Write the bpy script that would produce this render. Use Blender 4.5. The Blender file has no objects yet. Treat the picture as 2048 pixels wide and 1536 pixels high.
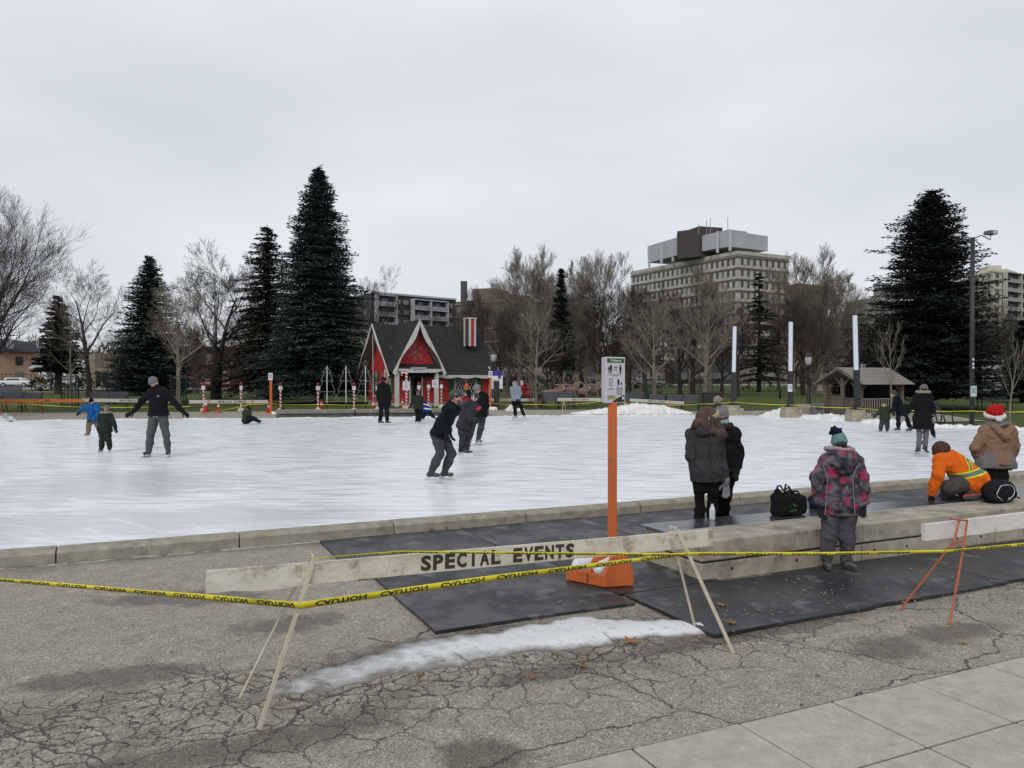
import bpy, math, random
import numpy as np
from mathutils import Vector, Matrix
PI = math.pi
R = math.radians
random.seed(7)
SC = bpy.context.scene
COL = SC.collection

# ---------------------------------------------------------------- camera, world, sun, exposure
F, CX, HZ, CH = 1560.0, 1024.0, 757.0, 1.88       # focal length (px of 2048), centre, horizon row, eye height
cam_d = bpy.data.cameras.new("camera")
cam = bpy.data.objects.new("camera", cam_d)
COL.objects.link(cam)
cam.location = (0, 0, CH)
cam.rotation_euler = (R(90) - math.atan((768 - HZ) / F), 0, 0)
cam_d.sensor_width = 36
cam_d.lens = 36 * F / 2048
cam_d.clip_start = 0.05
cam_d.clip_end = 5000
SC.camera = cam

w = bpy.data.worlds.new("World")
SC.world = w
w.use_nodes = True
wn, wl = w.node_tree.nodes, w.node_tree.links
for n in list(wn): wn.remove(n)
SUN_EL, SUN_ROT = R(38), R(200)
wo = wn.new('ShaderNodeOutputWorld')
bg = wn.new('ShaderNodeBackground'); bg.inputs['Strength'].default_value = 0.08
sky = wn.new('ShaderNodeTexSky'); sky.sky_type = 'NISHITA'; sky.sun_disc = False
sky.sun_elevation = SUN_EL; sky.sun_rotation = SUN_ROT; sky.air_density = 1.0; sky.dust_density = 3.0
# overcast deck: soft cloud noise over the clear sky
tc = wn.new('ShaderNodeTexCoord')
mp = wn.new('ShaderNodeMapping'); mp.inputs['Scale'].default_value = (1.0, 1.0, 3.0)
nz = wn.new('ShaderNodeTexNoise'); nz.inputs['Scale'].default_value = 2.1; nz.inputs['Detail'].default_value = 5; nz.inputs['Roughness'].default_value = 0.42
cr = wn.new('ShaderNodeValToRGB')
cr.color_ramp.elements[0].position = 0.30; cr.color_ramp.elements[0].color = (7.0, 7.4, 8.1, 1)
cr.color_ramp.elements[1].position = 0.72; cr.color_ramp.elements[1].color = (9.1, 9.4, 9.9, 1)
mx = wn.new('ShaderNodeMixRGB'); mx.inputs['Fac'].default_value = 0.93
wl.new(tc.outputs['Generated'], mp.inputs['Vector']); wl.new(mp.outputs['Vector'], nz.inputs['Vector'])
wl.new(nz.outputs['Fac'], cr.inputs['Fac']); wl.new(sky.outputs['Color'], mx.inputs['Color1'])
wl.new(cr.outputs['Color'], mx.inputs['Color2']); wl.new(mx.outputs['Color'], bg.inputs['Color'])
wl.new(bg.outputs['Background'], wo.inputs['Surface'])

sd = bpy.data.lights.new("sun", 'SUN'); sd.energy = 1.1; sd.angle = R(25); sd.color = (1.0, 0.97, 0.93)
sun = bpy.data.objects.new("sun", sd); COL.objects.link(sun)
az = SUN_ROT                                       # sun stands behind the camera, a little to the left
sv = Vector((math.sin(az) * math.cos(SUN_EL), math.cos(az) * math.cos(SUN_EL), math.sin(SUN_EL)))
sun.rotation_euler = sv.to_track_quat('Z', 'Y').to_euler()
SC.view_settings.view_transform = 'Standard'; SC.view_settings.look = 'None'
SC.view_settings.exposure = 0.26; SC.view_settings.gamma = 1.0

# ---------------------------------------------------------------- helpers
def smooth(a, b, x):
    t = min(1, max(0, (x - a) / (b - a))); return t * t * (3 - 2 * t)

U = (.9083, .4183); V = (.4183, -.9083)            # along the near kerb of the rink / from the kerb towards the viewer
def UV(s, t, z=0.0): return Vector((s * U[0] + t * V[0], 9.98 + s * U[1] + t * V[1], z))
UANG = math.atan2(U[1], U[0])

def h(x, y):                                        # height of the park's ground
    d = (y - (36.7 + 0.196 * x)) / 1.019
    dn = (x * V[0] + (y - 9.98) * V[1])             # >0 on the viewer's side of the near kerb
    z = 0.10 * smooth(2, -8, dn)
    if x > 8: d = min(d, (y - (54.5 - 1.05 * x)) * 0.69)
    z += 0.20 * smooth(0.3, 7, d)
    z += 0.6 * min(max((y - 52) / 90, 0), 1) + 0.3 * min(max((y - 142) / 300, 0), 1)
    return z

def at(px, py, Y): return Vector(((px - CX) / F * Y, Y, CH - (py - HZ) / F * Y))
def gnd(px, Y, dz=0.0):
    x = (px - CX) / F * Y; return Vector((x, Y, h(x, Y) + dz))

WORG = {}
def worg(o): return WORG.get(o.name, Vector((0, 0, 0)))

class MB:
    def __init__(s): s.v = []; s.f = []; s.mi = []; s.cur = 0
    def add(s, vs, fs):
        n = len(s.v); s.v += [tuple(v) for v in vs]
        s.f += [tuple(i + n for i in f) for f in fs]; s.mi += [s.cur] * len(fs); return s
    def box(s, c, d, rz=0, M=None):
        cx, cy, cz = c; a, b, e = d[0] / 2, d[1] / 2, d[2] / 2
        P = [Vector((x, y, z)) for z in (-e, e) for y in (-b, b) for x in (-a, a)]
        if M is None: M = Matrix.Rotation(rz, 3, 'Z')
        return s.add([M @ p + Vector(c) for p in P],
                     [(0, 2, 3, 1), (4, 5, 7, 6), (0, 1, 5, 4), (2, 6, 7, 3), (0, 4, 6, 2), (1, 3, 7, 5)])
    def bar(s, p, q, wd, ht, up=(0, 0, 1)):
        p = Vector(p); q = Vector(q); d = q - p; L = d.length
        if L < 1e-6: return s
        z = d / L; u = Vector(up)
        if abs(z.dot(u)) > .98: u = Vector((1, 0, 0))
        x = z.cross(u).normalized(); y = x.cross(z)
        M = Matrix((x, z, y)).transposed()
        return s.box((p + q) / 2, (wd, L, ht), M=M)
    def tube(s, pts, rs, n=8, cap=True):
        pts = [Vector(p) for p in pts]
        if not hasattr(rs, '__len__'): rs = [rs] * len(pts)
        vs, fs = [], []; x = None
        for i, p in enumerate(pts):
            a = pts[max(i - 1, 0)]; b = pts[min(i + 1, len(pts) - 1)]
            d = (b - a).normalized()
            if x is None: x = d.orthogonal().normalized()
            else:
                x = x - d * x.dot(d)
                x = x.normalized() if x.length > 1e-5 else d.orthogonal().normalized()
            y = d.cross(x)
            for k in range(n):
                t = 2 * PI * k / n; vs.append(p + (x * math.cos(t) + y * math.sin(t)) * rs[i])
        m = len(pts)
        for i in range(m - 1):
            for k in range(n):
                fs.append((i * n + k, i * n + (k + 1) % n, (i + 1) * n + (k + 1) % n, (i + 1) * n + k))
        if cap: fs.append(tuple(range(n - 1, -1, -1))); fs.append(tuple((m - 1) * n + k for k in range(n)))
        return s.add(vs, fs)
    def lathe(s, prof, c=(0, 0, 0), n=16, sc=(1, 1)):
        vs = []; fs = []
        for r, z in prof:
            for k in range(n):
                t = 2 * PI * k / n; vs.append((c[0] + r * math.cos(t) * sc[0], c[1] + r * math.sin(t) * sc[1], c[2] + z))
        m = len(prof)
        for i in range(m - 1):
            for k in range(n):
                fs.append((i * n + k, i * n + (k + 1) % n, (i + 1) * n + (k + 1) % n, (i + 1) * n + k))
        fs.append(tuple(range(n - 1, -1, -1))); fs.append(tuple((m - 1) * n + k for k in range(n)))
        return s.add(vs, fs)
    def prism(s, poly, a, b):                       # poly of 3-D points extruded from offset a to offset b (vectors)
        n = len(poly); a = Vector(a); b = Vector(b)
        vs = [Vector(p) + a for p in poly] + [Vector(p) + b for p in poly]
        fs = [tuple(range(n)), tuple(range(2 * n - 1, n - 1, -1))]
        fs += [(i, i + n, (i + 1) % n + n, (i + 1) % n) for i in range(n)]
        return s.add(vs, fs)
    def quad(s, *p): return s.add(p, [tuple(range(len(p)))])

def finish(me, mats, sm):
    for m in (mats if isinstance(mats, (list, tuple)) else [mats]): me.materials.append(m)
    if sm: me.polygons.foreach_set('use_smooth', [True] * len(me.polygons))

def obj(name, mb, mat, parent=None, world=False, sm=False, org=None, bev=0):
    me = bpy.data.meshes.new(name)
    off = Vector((0, 0, 0))
    if parent is not None and world: off = worg(parent)
    if org is not None: off = Vector(org)
    vs = mb.v
    if off.length > 0: vs = [(v[0] - off.x, v[1] - off.y, v[2] - off.z) for v in vs]
    me.from_pydata([tuple(v) for v in vs], [], mb.f)
    finish(me, mat, sm)
    if any(mb.mi): me.polygons.foreach_set('material_index', mb.mi)
    me.validate(); me.update()
    if not sm: fixn(me)
    o = bpy.data.objects.new(name, me); COL.objects.link(o)
    if parent is not None: o.parent = parent; WORG[o.name] = worg(parent)
    elif org is not None: o.location = org; WORG[o.name] = Vector(org)
    if bev:
        b = o.modifiers.new('bevel', 'BEVEL'); b.width = bev; b.segments = 2; b.limit_method = 'ANGLE'
    return o

import bmesh
def fixn(me):
    bm = bmesh.new(); bm.from_mesh(me); bmesh.ops.recalc_face_normals(bm, faces=bm.faces); bm.to_mesh(me); bm.free()

def np_obj(name, V_, Fq, mat, parent=None, org=None, world=True, sm=True):
    off = worg(parent) if (parent is not None and world) else (Vector(org) if org is not None else Vector((0, 0, 0)))
    V_ = np.asarray(V_, dtype=np.float64) - np.array(off)
    Fq = np.asarray(Fq, dtype=np.int64); k = Fq.shape[1]
    me = bpy.data.meshes.new(name)
    me.vertices.add(len(V_)); me.vertices.foreach_set('co', V_.ravel())
    me.loops.add(Fq.size); me.loops.foreach_set('vertex_index', Fq.ravel())
    me.polygons.add(len(Fq)); me.polygons.foreach_set('loop_start', np.arange(0, Fq.size, k))
    try: me.polygons.foreach_set('loop_total', np.full(len(Fq), k))
    except Exception: pass
    finish(me, mat, sm); me.update(calc_edges=True); me.validate()
    o = bpy.data.objects.new(name, me); COL.objects.link(o)
    if parent is not None: o.parent = parent; WORG[o.name] = worg(parent)
    elif org is not None: o.location = org; WORG[o.name] = Vector(org)
    return o

def tag(o, label=None, cat=None, group=None, kind=None):
    if label: o['label'] = label
    if cat: o['category'] = cat
    if group: o['group'] = group
    if kind: o['kind'] = kind
    return o
def thing(name, label, cat, loc=(0, 0, 0), rz=0, group=None):
    o = bpy.data.objects.new(name, None); COL.objects.link(o); o.empty_display_size = .2
    o.location = loc; o.rotation_euler = (0, 0, rz); WORG[o.name] = Vector(loc)
    return tag(o, label, cat, group)
def copy_tree(o, parent=None):
    c = o.copy(); COL.objects.link(c)
    if parent is not None: c.parent = parent
    for ch in o.children: copy_tree(ch, c)
    return c
def dup(root, loc, rz=0, label=None, group=None, scale=None, cat=None):
    c = copy_tree(root); c.location = loc; c.rotation_euler = (0, 0, rz)
    if scale is not None: c.scale = scale if hasattr(scale, '__len__') else (scale,) * 3
    WORG[c.name] = Vector(loc)
    return tag(c, label, cat, group)

# ---------------------------------------------------------------- materials
def ndm(name):
    m = bpy.data.materials.new(name); m.use_nodes = True
    nt = m.node_tree; return m, nt, nt.nodes['Principled BSDF']
def noise_(nt, sc, det=4, rough=.55, stretch=None, vec=None, rot=0):
    n = nt.nodes.new('ShaderNodeTexNoise'); n.inputs['Scale'].default_value = sc
    n.inputs['Detail'].default_value = det; n.inputs['Roughness'].default_value = rough
    if vec is None:
        tcn = nt.nodes.new('ShaderNodeTexCoord'); vec = tcn.outputs['Object']
    if stretch or rot:
        mpn = nt.nodes.new('ShaderNodeMapping'); mpn.inputs['Scale'].default_value = stretch or (1, 1, 1)
        mpn.inputs['Rotation'].default_value = (0, 0, rot)
        nt.links.new(vec, mpn.inputs['Vector']); vec = mpn.outputs['Vector']
    nt.links.new(vec, n.inputs['Vector']); return n
def ramp_(nt, src, stops):
    r = nt.nodes.new('ShaderNodeValToRGB'); e = r.color_ramp.elements
    while len(e) < len(stops): e.new(0.5)
    for i, (p, c) in enumerate(stops):
        e[i].position = p; e[i].color = (c, c, c, 1) if not hasattr(c, '__len__') else (*c[:3], 1)
    nt.links.new(src, r.inputs['Fac']); return r
def mix_(nt, fac, a, b, mode='MIX'):
    m = nt.nodes.new('ShaderNodeMixRGB'); m.blend_type = mode
    for i, x in (('Fac', fac), ('Color1', a), ('Color2', b)):
        if hasattr(x, 'links'): nt.links.new(x, m.inputs[i])
        elif hasattr(x, '__len__'): m.inputs[i].default_value = (*x[:3], 1)
        else: m.inputs[i].default_value = x if i == 'Fac' else (x, x, x, 1)
    return m.outputs['Color']
def math_(nt, op, a, b=0.0, clamp=False):
    m = nt.nodes.new('ShaderNodeMath'); m.operation = op; m.use_clamp = clamp
    for i, x in ((0, a), (1, b)):
        if hasattr(x, 'links'): nt.links.new(x, m.inputs[i])
        else: m.inputs[i].default_value = x
    return m.outputs[0]
def bump_(nt, bs, src, st, dist=.01, prev=None):
    b = nt.nodes.new('ShaderNodeBump'); b.inputs['Strength'].default_value = st; b.inputs['Distance'].default_value = dist
    nt.links.new(src, b.inputs['Height'])
    if prev is not None: nt.links.new(prev, b.inputs['Normal'])
    nt.links.new(b.outputs['Normal'], bs.inputs['Normal']); return b.outputs['Normal']
MC = {}
def mat(name, c1, c2=None, sc=6, rough=.8, bump=.15, bsc=None, metal=0, stretch=None, spec=None, dirt=0, dcol=(.05, .04, .03), dsc=2.0, bd=.01):
    """everyday material: two tones mixed by noise, a little bump, optional dirt patches"""
    if name in MC: return MC[name]
    m, nt, bs = ndm(name); c2 = c2 or tuple(x * .72 for x in c1)
    n = noise_(nt, sc, 6, .6, stretch)
    r = ramp_(nt, n.outputs['Fac'], [(.32, c2), (.68, c1)])
    col = r.outputs['Color']
    if dirt:
        dn = noise_(nt, dsc, 7, .65)
        dr = ramp_(nt, dn.outputs['Fac'], [(.62 - dirt * .3, 0), (.72 - dirt * .2, 1)])
        col = mix_(nt, math_(nt, 'MULTIPLY', dr.outputs['Color'], .7), col, dcol)
    nt.links.new(col, bs.inputs['Base Color'])
    bs.inputs['Roughness'].default_value = rough; bs.inputs['Metallic'].default_value = metal
    if spec is not None: bs.inputs['Specular IOR Level'].default_value = spec
    if bump:
        b = noise_(nt, bsc or sc * 5, 5, .6, stretch); bump_(nt, bs, b.outputs['Fac'], bump, bd)
    MC[name] = m; return m
def cloth(name, c, c2=None, sc=9, rough=.9):
    if name in MC: return MC[name]
    m, nt, bs = ndm(name); c2 = c2 or tuple(x * .55 + .001 for x in c)
    n = noise_(nt, sc, 4, .6); f = noise_(nt, 160, 2, .5)
    a = ramp_(nt, n.outputs['Fac'], [(.35, c2), (.65, c)])
    k = mix_(nt, .35, a.outputs['Color'], ramp_(nt, f.outputs['Fac'], [(.3, tuple(x * .6 for x in c)), (.7, tuple(min(1, x * 1.35 + .004) for x in c))]).outputs['Color'])
    nt.links.new(k, bs.inputs['Base Color']); bs.inputs['Roughness'].default_value = rough
    bs.inputs['Specular IOR Level'].default_value = .12
    b = noise_(nt, 13, 5, .68, (1, 1, .5)); nm = bump_(nt, bs, b.outputs['Fac'], .9, .045)
    bump_(nt, bs, f.outputs['Fac'], .15, .004, nm)
    MC[name] = m; return m

# ---------------------------------------------------------------- the ground, as one sheet, and what is laid on it
def gcoord(nt):
    g = nt.nodes.new('ShaderNodeNewGeometry'); return g.outputs['Position']
def blob(nt, pos, x, y, ax, ay, ang=0, wob=.35, wn_=None):
    """soft elliptical stain at a place on the ground: 1 inside, 0 outside"""
    mpn = nt.nodes.new('ShaderNodeMapping'); mpn.vector_type = 'TEXTURE'
    mpn.inputs['Location'].default_value = (x, y, 0); mpn.inputs['Rotation'].default_value = (0, 0, ang)
    mpn.inputs['Scale'].default_value = (ax, ay, 1000)
    nt.links.new(pos, mpn.inputs['Vector'])
    ln = nt.nodes.new('ShaderNodeVectorMath'); ln.operation = 'LENGTH'; nt.links.new(mpn.outputs['Vector'], ln.inputs[0])
    d = math_(nt, 'ADD', ln.outputs['Value'], math_(nt, 'MULTIPLY', math_(nt, 'SUBTRACT', wn_.outputs['Fac'], .5), wob * 4))
    return ramp_(nt, d, [(.55, 1), (1.0, 0)]).outputs['Color']

def asphalt_mat():
    m, nt, bs = ndm('cracked_asphalt'); pos = gcoord(nt)
    big = noise_(nt, .8, 5, .6, vec=pos); mid = noise_(nt, 6, 5, .6, vec=pos); fine = noise_(nt, 120, 3, .7, vec=pos)
    vor = nt.nodes.new('ShaderNodeTexVoronoi'); vor.inputs['Scale'].default_value = 110; nt.links.new(pos, vor.inputs['Vector'])
    base = mix_(nt, big.outputs['Fac'], (.25, .222, .182), (.335, .302, .252))
    base = mix_(nt, .5, base, ramp_(nt, mid.outputs['Fac'], [(.35, (.22, .196, .160)), (.65, (.355, .318, .265))]).outputs['Color'])
    ag = ramp_(nt, vor.outputs['Color'], [(.0, .40), (.5, .92), (.8, 1.18), (1.0, 2.1)])
    base = mix_(nt, 1.0, base, ag.outputs['Color'], 'MULTIPLY')
    base = mix_(nt, .8, base, ramp_(nt, fine.outputs['Fac'], [(.3, .62), (.7, 1.3)]).outputs['Color'], 'MULTIPLY')
    # cracks: warped voronoi cell edges, dense along a band beside the rink, sparse elsewhere
    wnz = noise_(nt, 2.2, 5, .65, vec=pos)
    add = nt.nodes.new('ShaderNodeVectorMath'); add.operation = 'MULTIPLY_ADD'
    nt.links.new(wnz.outputs['Color'], add.inputs[0]); add.inputs[1].default_value = (.38, .38, 0); nt.links.new(pos, add.inputs[2])
    def cracks(scale, wid, rnd=1.0, st=(1, 1, 1)):
        mpn = nt.nodes.new('ShaderNodeMapping'); mpn.inputs['Rotation'].default_value = (0, 0, -UANG); mpn.inputs['Scale'].default_value = st
        nt.links.new(add.outputs['Vector'], mpn.inputs['Vector'])
        v = nt.nodes.new('ShaderNodeTexVoronoi'); v.voronoi_dimensions = '2D'; v.feature = 'DISTANCE_TO_EDGE'
        v.inputs['Scale'].default_value = scale; v.inputs['Randomness'].default_value = rnd
        nt.links.new(mpn.outputs['Vector'], v.inputs['Vector'])
        wv = math_(nt, 'MULTIPLY', ramp_(nt, mid.outputs['Fac'], [(.32, .15), (.68, 1.6)]).outputs['Color'], wid)
        return math_(nt, 'SUBTRACT', 1, math_(nt, 'DIVIDE', v.outputs['Distance'], wv), True)
    # t = distance from the kerb, s = along it
    dotn = nt.nodes.new('ShaderNodeVectorMath'); dotn.operation = 'DOT_PRODUCT'; nt.links.new(pos, dotn.inputs[0]); dotn.inputs[1].default_value = (V[0], V[1], 0)
    t = math_(nt, 'ADD', dotn.outputs['Value'], 9.98 * .9083)
    dsn = nt.nodes.new('ShaderNodeVectorMath'); dsn.operation = 'DOT_PRODUCT'; nt.links.new(pos, dsn.inputs[0]); dsn.inputs[1].default_value = (U[0], U[1], 0)
    s_ = math_(nt, 'SUBTRACT', dsn.outputs['Value'], 9.98 * .4183)
    tw = math_(nt, 'ADD', t, math_(nt, 'MULTIPLY', math_(nt, 'SUBTRACT', big.outputs['Fac'], .5), 1.2))
    band = ramp_(nt, math_(nt, 'ABSOLUTE', math_(nt, 'SUBTRACT', tw, 4.30)), [(.38, 1), (.62, 0)]).outputs['Color']
    band = math_(nt, 'MULTIPLY', band, ramp_(nt, math_(nt, 'MULTIPLY', s_, .1), [(-.0, 1), (.12, .35)]).outputs['Color'])
    c1 = math_(nt, 'MULTIPLY', cracks(8.0, .062), band)
    c2 = math_(nt, 'MULTIPLY', cracks(3.4, .034), math_(nt, 'MULTIPLY', ramp_(nt, math_(nt, 'ABSOLUTE', math_(nt, 'SUBTRACT', tw, 4.4)), [(.55, 1), (.95, 0)]).outputs['Color'], ramp_(nt, math_(nt, 'MULTIPLY', s_, .1), [(-.0, 1), (.12, .45)]).outputs['Color']))
    c3 = math_(nt, 'MULTIPLY', cracks(.62, .0095, 1, (1, 1.25, 1)), ramp_(nt, t, [(.0, 1), (.0, 1)]).outputs['Color'])
    c3 = math_(nt, 'MULTIPLY', c3, math_(nt, 'GREATER_THAN', t, 3.5))
    crk = math_(nt, 'MAXIMUM', c1, math_(nt, 'MAXIMUM', c2, c3))
    # damp and dirty patches where the photograph has them
    st = None
    P_ = [(-2.85, 6.65, .85, .28, .1), (-1.7, 5.95, .5, .28, .5), (-2.5, 4.9, .7, .22, .25), (-.95, 5.05, .16, .11, 0), (2.62, 5.42, .42, .25, .4), (-.14, 3.85, .26, .30, .9), (-.02, 3.62, .12, .2, .2),
          (3.25, 5.75, .6, .22, .4), (1.7, 5.7, 1.5, .14, .43), (-1.5, 3.9, 1.3, .2, .45), (-3.4, 4.6, .35, .16, .3), (.2, 4.95, .5, .14, .45), (.35, 3.55, .2, .12, .3), (-.3, 5.6, 1.2, .25, .43)]
    for x, y, a, b, an in P_:
        k = blob(nt, pos, x, y, a, b, an, .3, mid); st = k if st is None else math_(nt, 'MAXIMUM', st, k)
    kerbwet = ramp_(nt, tw, [(.05, .8), (.35, 0)]).outputs['Color']
    st = math_(nt, 'MAXIMUM', st, kerbwet)
    soil = math_(nt, 'MULTIPLY', band, ramp_(nt, wnz.outputs['Fac'], [(.45, 0), (.62, .75)]).outputs['Color'])
    col = mix_(nt, math_(nt, 'MULTIPLY', st, .85), base, mix_(nt, 1, base, (.40, .365, .325), 'MULTIPLY'))
    col = mix_(nt, math_(nt, 'MULTIPLY', soil, .8), col, (.105, .082, .06))
    col = mix_(nt, math_(nt, 'MULTIPLY', crk, .96), col, (.018, .014, .010))
    salt = math_(nt, 'MULTIPLY', ramp_(nt, t, [(.0, 1), (.035, 1), (.075, 0)]).outputs['Color'], ramp_(nt, mid.outputs['Fac'], [(.42, 0), (.55, .85)]).outputs['Color'])
    salt = math_(nt, 'MULTIPLY', salt, math_(nt, 'GREATER_THAN', t, -.05)); col = mix_(nt, salt, col, (.55, .54, .52))
    nt.links.new(col, bs.inputs['Base Color'])
    nt.links.new(ramp_(nt, st, [(0, .9), (1, .62)]).outputs['Color'], bs.inputs['Roughness'])
    hgt = math_(nt, 'SUBTRACT', math_(nt, 'ADD', math_(nt, 'MULTIPLY', fine.outputs['Fac'], .12), math_(nt, 'MULTIPLY', vor.outputs['Distance'], .25)), crk)
    bump_(nt, bs, hgt, .7, .012)
    return m
M_ASPH = asphalt_mat()

def grass_mat():
    m, nt, bs = ndm('winter_grass'); pos = gcoord(nt)
    a = noise_(nt, .35, 5, .6, vec=pos); b = noise_(nt, 9, 4, .7, vec=pos)
    c = mix_(nt, a.outputs['Fac'], (.036, .062, .016), (.072, .095, .028))
    c = mix_(nt, ramp_(nt, b.outputs['Fac'], [(.4, 0), (.72, .75)]).outputs['Color'], c, (.10, .105, .045))
    v = nt.nodes.new('ShaderNodeTexVoronoi'); v.inputs['Scale'].default_value = 1.3; nt.links.new(pos, v.inputs['Vector'])
    lf = ramp_(nt, v.outputs['Distance'], [(.07, 1), (.09, 0)]).outputs['Color']
    c = mix_(nt, math_(nt, 'MULTIPLY', lf, .8), c, (.22, .15, .08))
    nt.links.new(c, bs.inputs['Base Color']); bs.inputs['Roughness'].default_value = .95
    bs.inputs['Specular IOR Level'].default_value = .1
    bump_(nt, bs, b.outputs['Fac'], .8, .05); return m
M_GRASS = grass_mat()
def paving_mat(name, c1, c2, dark=(.12, .11, .10)):
    m, nt, bs = ndm(name); pos = gcoord(nt)
    a = noise_(nt, .9, 6, .65, vec=pos); f = noise_(nt, 130, 3, .7, vec=pos); mdn = noise_(nt, 9, 5, .6, vec=pos)
    c = mix_(nt, a.outputs['Fac'], c1, c2)
    c = mix_(nt, 1, c, ramp_(nt, f.outputs['Fac'], [(.3, .72), (.7, 1.22)]).outputs['Color'], 'MULTIPLY')
    c = mix_(nt, 1, c, ramp_(nt, mdn.outputs['Fac'], [(.3, .82), (.7, 1.12)]).outputs['Color'], 'MULTIPLY')
    c = mix_(nt, ramp_(nt, a.outputs['Fac'], [(.6, 0), (.75, .5)]).outputs['Color'], c, dark)
    nt.links.new(c, bs.inputs['Base Color']); bs.inputs['Roughness'].default_value = .9
    bump_(nt, bs, f.outputs['Fac'], .35, .006); return m
M_PAVE = paving_mat('promenade_concrete', (.25, .225, .19), (.31, .285, .245))
M_SLAB = paving_mat('slab_concrete', (.36, .325, .27), (.43, .39, .325), (.27, .24, .195))
M_ROAD = paving_mat('street_asphalt', (.16, .155, .15), (.22, .215, .21))
M_CONC = mat('weathered_concrete', (.39, .35, .28), (.25, .22, .17), sc=5, rough=.92, bump=.5, bsc=60, dirt=.35, dcol=(.12, .10, .08), dsc=3)
M_KERB = mat('kerb_concrete', (.33, .30, .24), (.20, .18, .14), sc=7, rough=.92, bump=.5, bsc=70, dirt=.25, dcol=(.13, .115, .09), dsc=4)
M_SNOW = mat('old_snow', (.80, .80, .80), (.58, .57, .55), sc=5, rough=.75, bump=.8, bsc=14, dirt=.1, dcol=(.30, .26, .21), dsc=6, bd=.05)

def grid_sheet(name, xs, ys, zf, m, kind='structure'):
    vs = [(x, y, zf(x, y)) for y in ys for x in xs]; n = len(xs)
    fs = [(j * n + i, j * n + i + 1, (j + 1) * n + i + 1, (j + 1) * n + i) for j in range(len(ys) - 1) for i in range(n - 1)]
    o = np_obj(name, vs, fs, m, sm=True); return tag(o, kind=kind)
def axis(marks):
    out = []
    for a, b, st in marks:
        k = max(1, int(round((b - a) / st))); out += [a + (b - a) * i / k for i in range(k)]
    return out + [marks[-1][1]]
XS = axis([(-2500, -300, 300), (-300, -60, 20), (-60, 60, 1.5), (60, 300, 20), (300, 2500, 300)])
YS = axis([(-300, -10, 30), (-10, 62, 1.2), (62, 160, 7), (160, 460, 30), (460, 3000, 300)])
grid_sheet('grass_ground', XS, YS, lambda x, y: h(x, y) - .03, M_GRASS)
def strip(name, A, B, m, dz, nu=None, nv=6, kind='structure'):
    """sheet between polylines A and B (plan points), draped on the ground"""
    A = [Vector(a) for a in A]; B = [Vector(b) for b in B]
    def samp(P, k):
        seg = [(P[i + 1] - P[i]).length for i in range(len(P) - 1)]; tot = sum(seg); out = []
        for j in range(k + 1):
            d = tot * j / k; i = 0
            while i < len(seg) - 1 and d > seg[i]: d -= seg[i]; i += 1
            out.append(P[i].lerp(P[i + 1], d / seg[i]))
        return out
    L = sum((A[i + 1] - A[i]).length for i in range(len(A) - 1)); nu = nu or max(2, int(L / 1.2))
    a = samp(A, nu); b = samp(B, nu); vs = []; fs = []
    for i in range(nu + 1):
        for j in range(nv + 1):
            p = a[i].lerp(b[i], j / nv); vs.append((p.x, p.y, h(p.x, p.y) + dz))
    for i in range(nu):
        for j in range(nv):
            q = i * (nv + 1) + j; fs.append((q, q + nv + 1, q + nv + 2, q + 1))
    o = np_obj(name, vs, fs, m); return tag(o, kind=kind)
def xy(v): return (v[0], v[1])
# near pavement: everything on the viewer's side of the kerb, out to both sides
strip('asphalt_pavement', [xy(UV(-45, .0)), xy(UV(45, .0))], [xy(UV(-45, 25)), xy(UV(45, 25))], M_ASPH, 0.0, nu=60, nv=10)
# paving slabs, one sheet of separate slabs with open joints
sl = MB(); rr = random.Random(3)
for i in range(-14, 24):
    for j in range(9):
        s0 = -1.30 + .685 * i; t0 = 5.75 + .62 * j + (.0); c = UV(s0 + .3425, t0 + .31, .0)
        sl.box((c.x, c.y, -.02 + .004 * rr.random() + .01), (.672, .607, .045), UANG)
so = obj('slab_pavement', sl, M_SLAB, bev=.006); tag(so, kind='structure')
strip('slab_bedding', [xy(UV(-12, 5.74)), xy(UV(16, 5.74))], [xy(UV(-12, 11.4)), xy(UV(16, 11.4))], mat('joint_dirt', (.07, .058, .045), (.03, .025, .02), sc=20, rough=1), 0.005, nu=20, nv=2)

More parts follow.
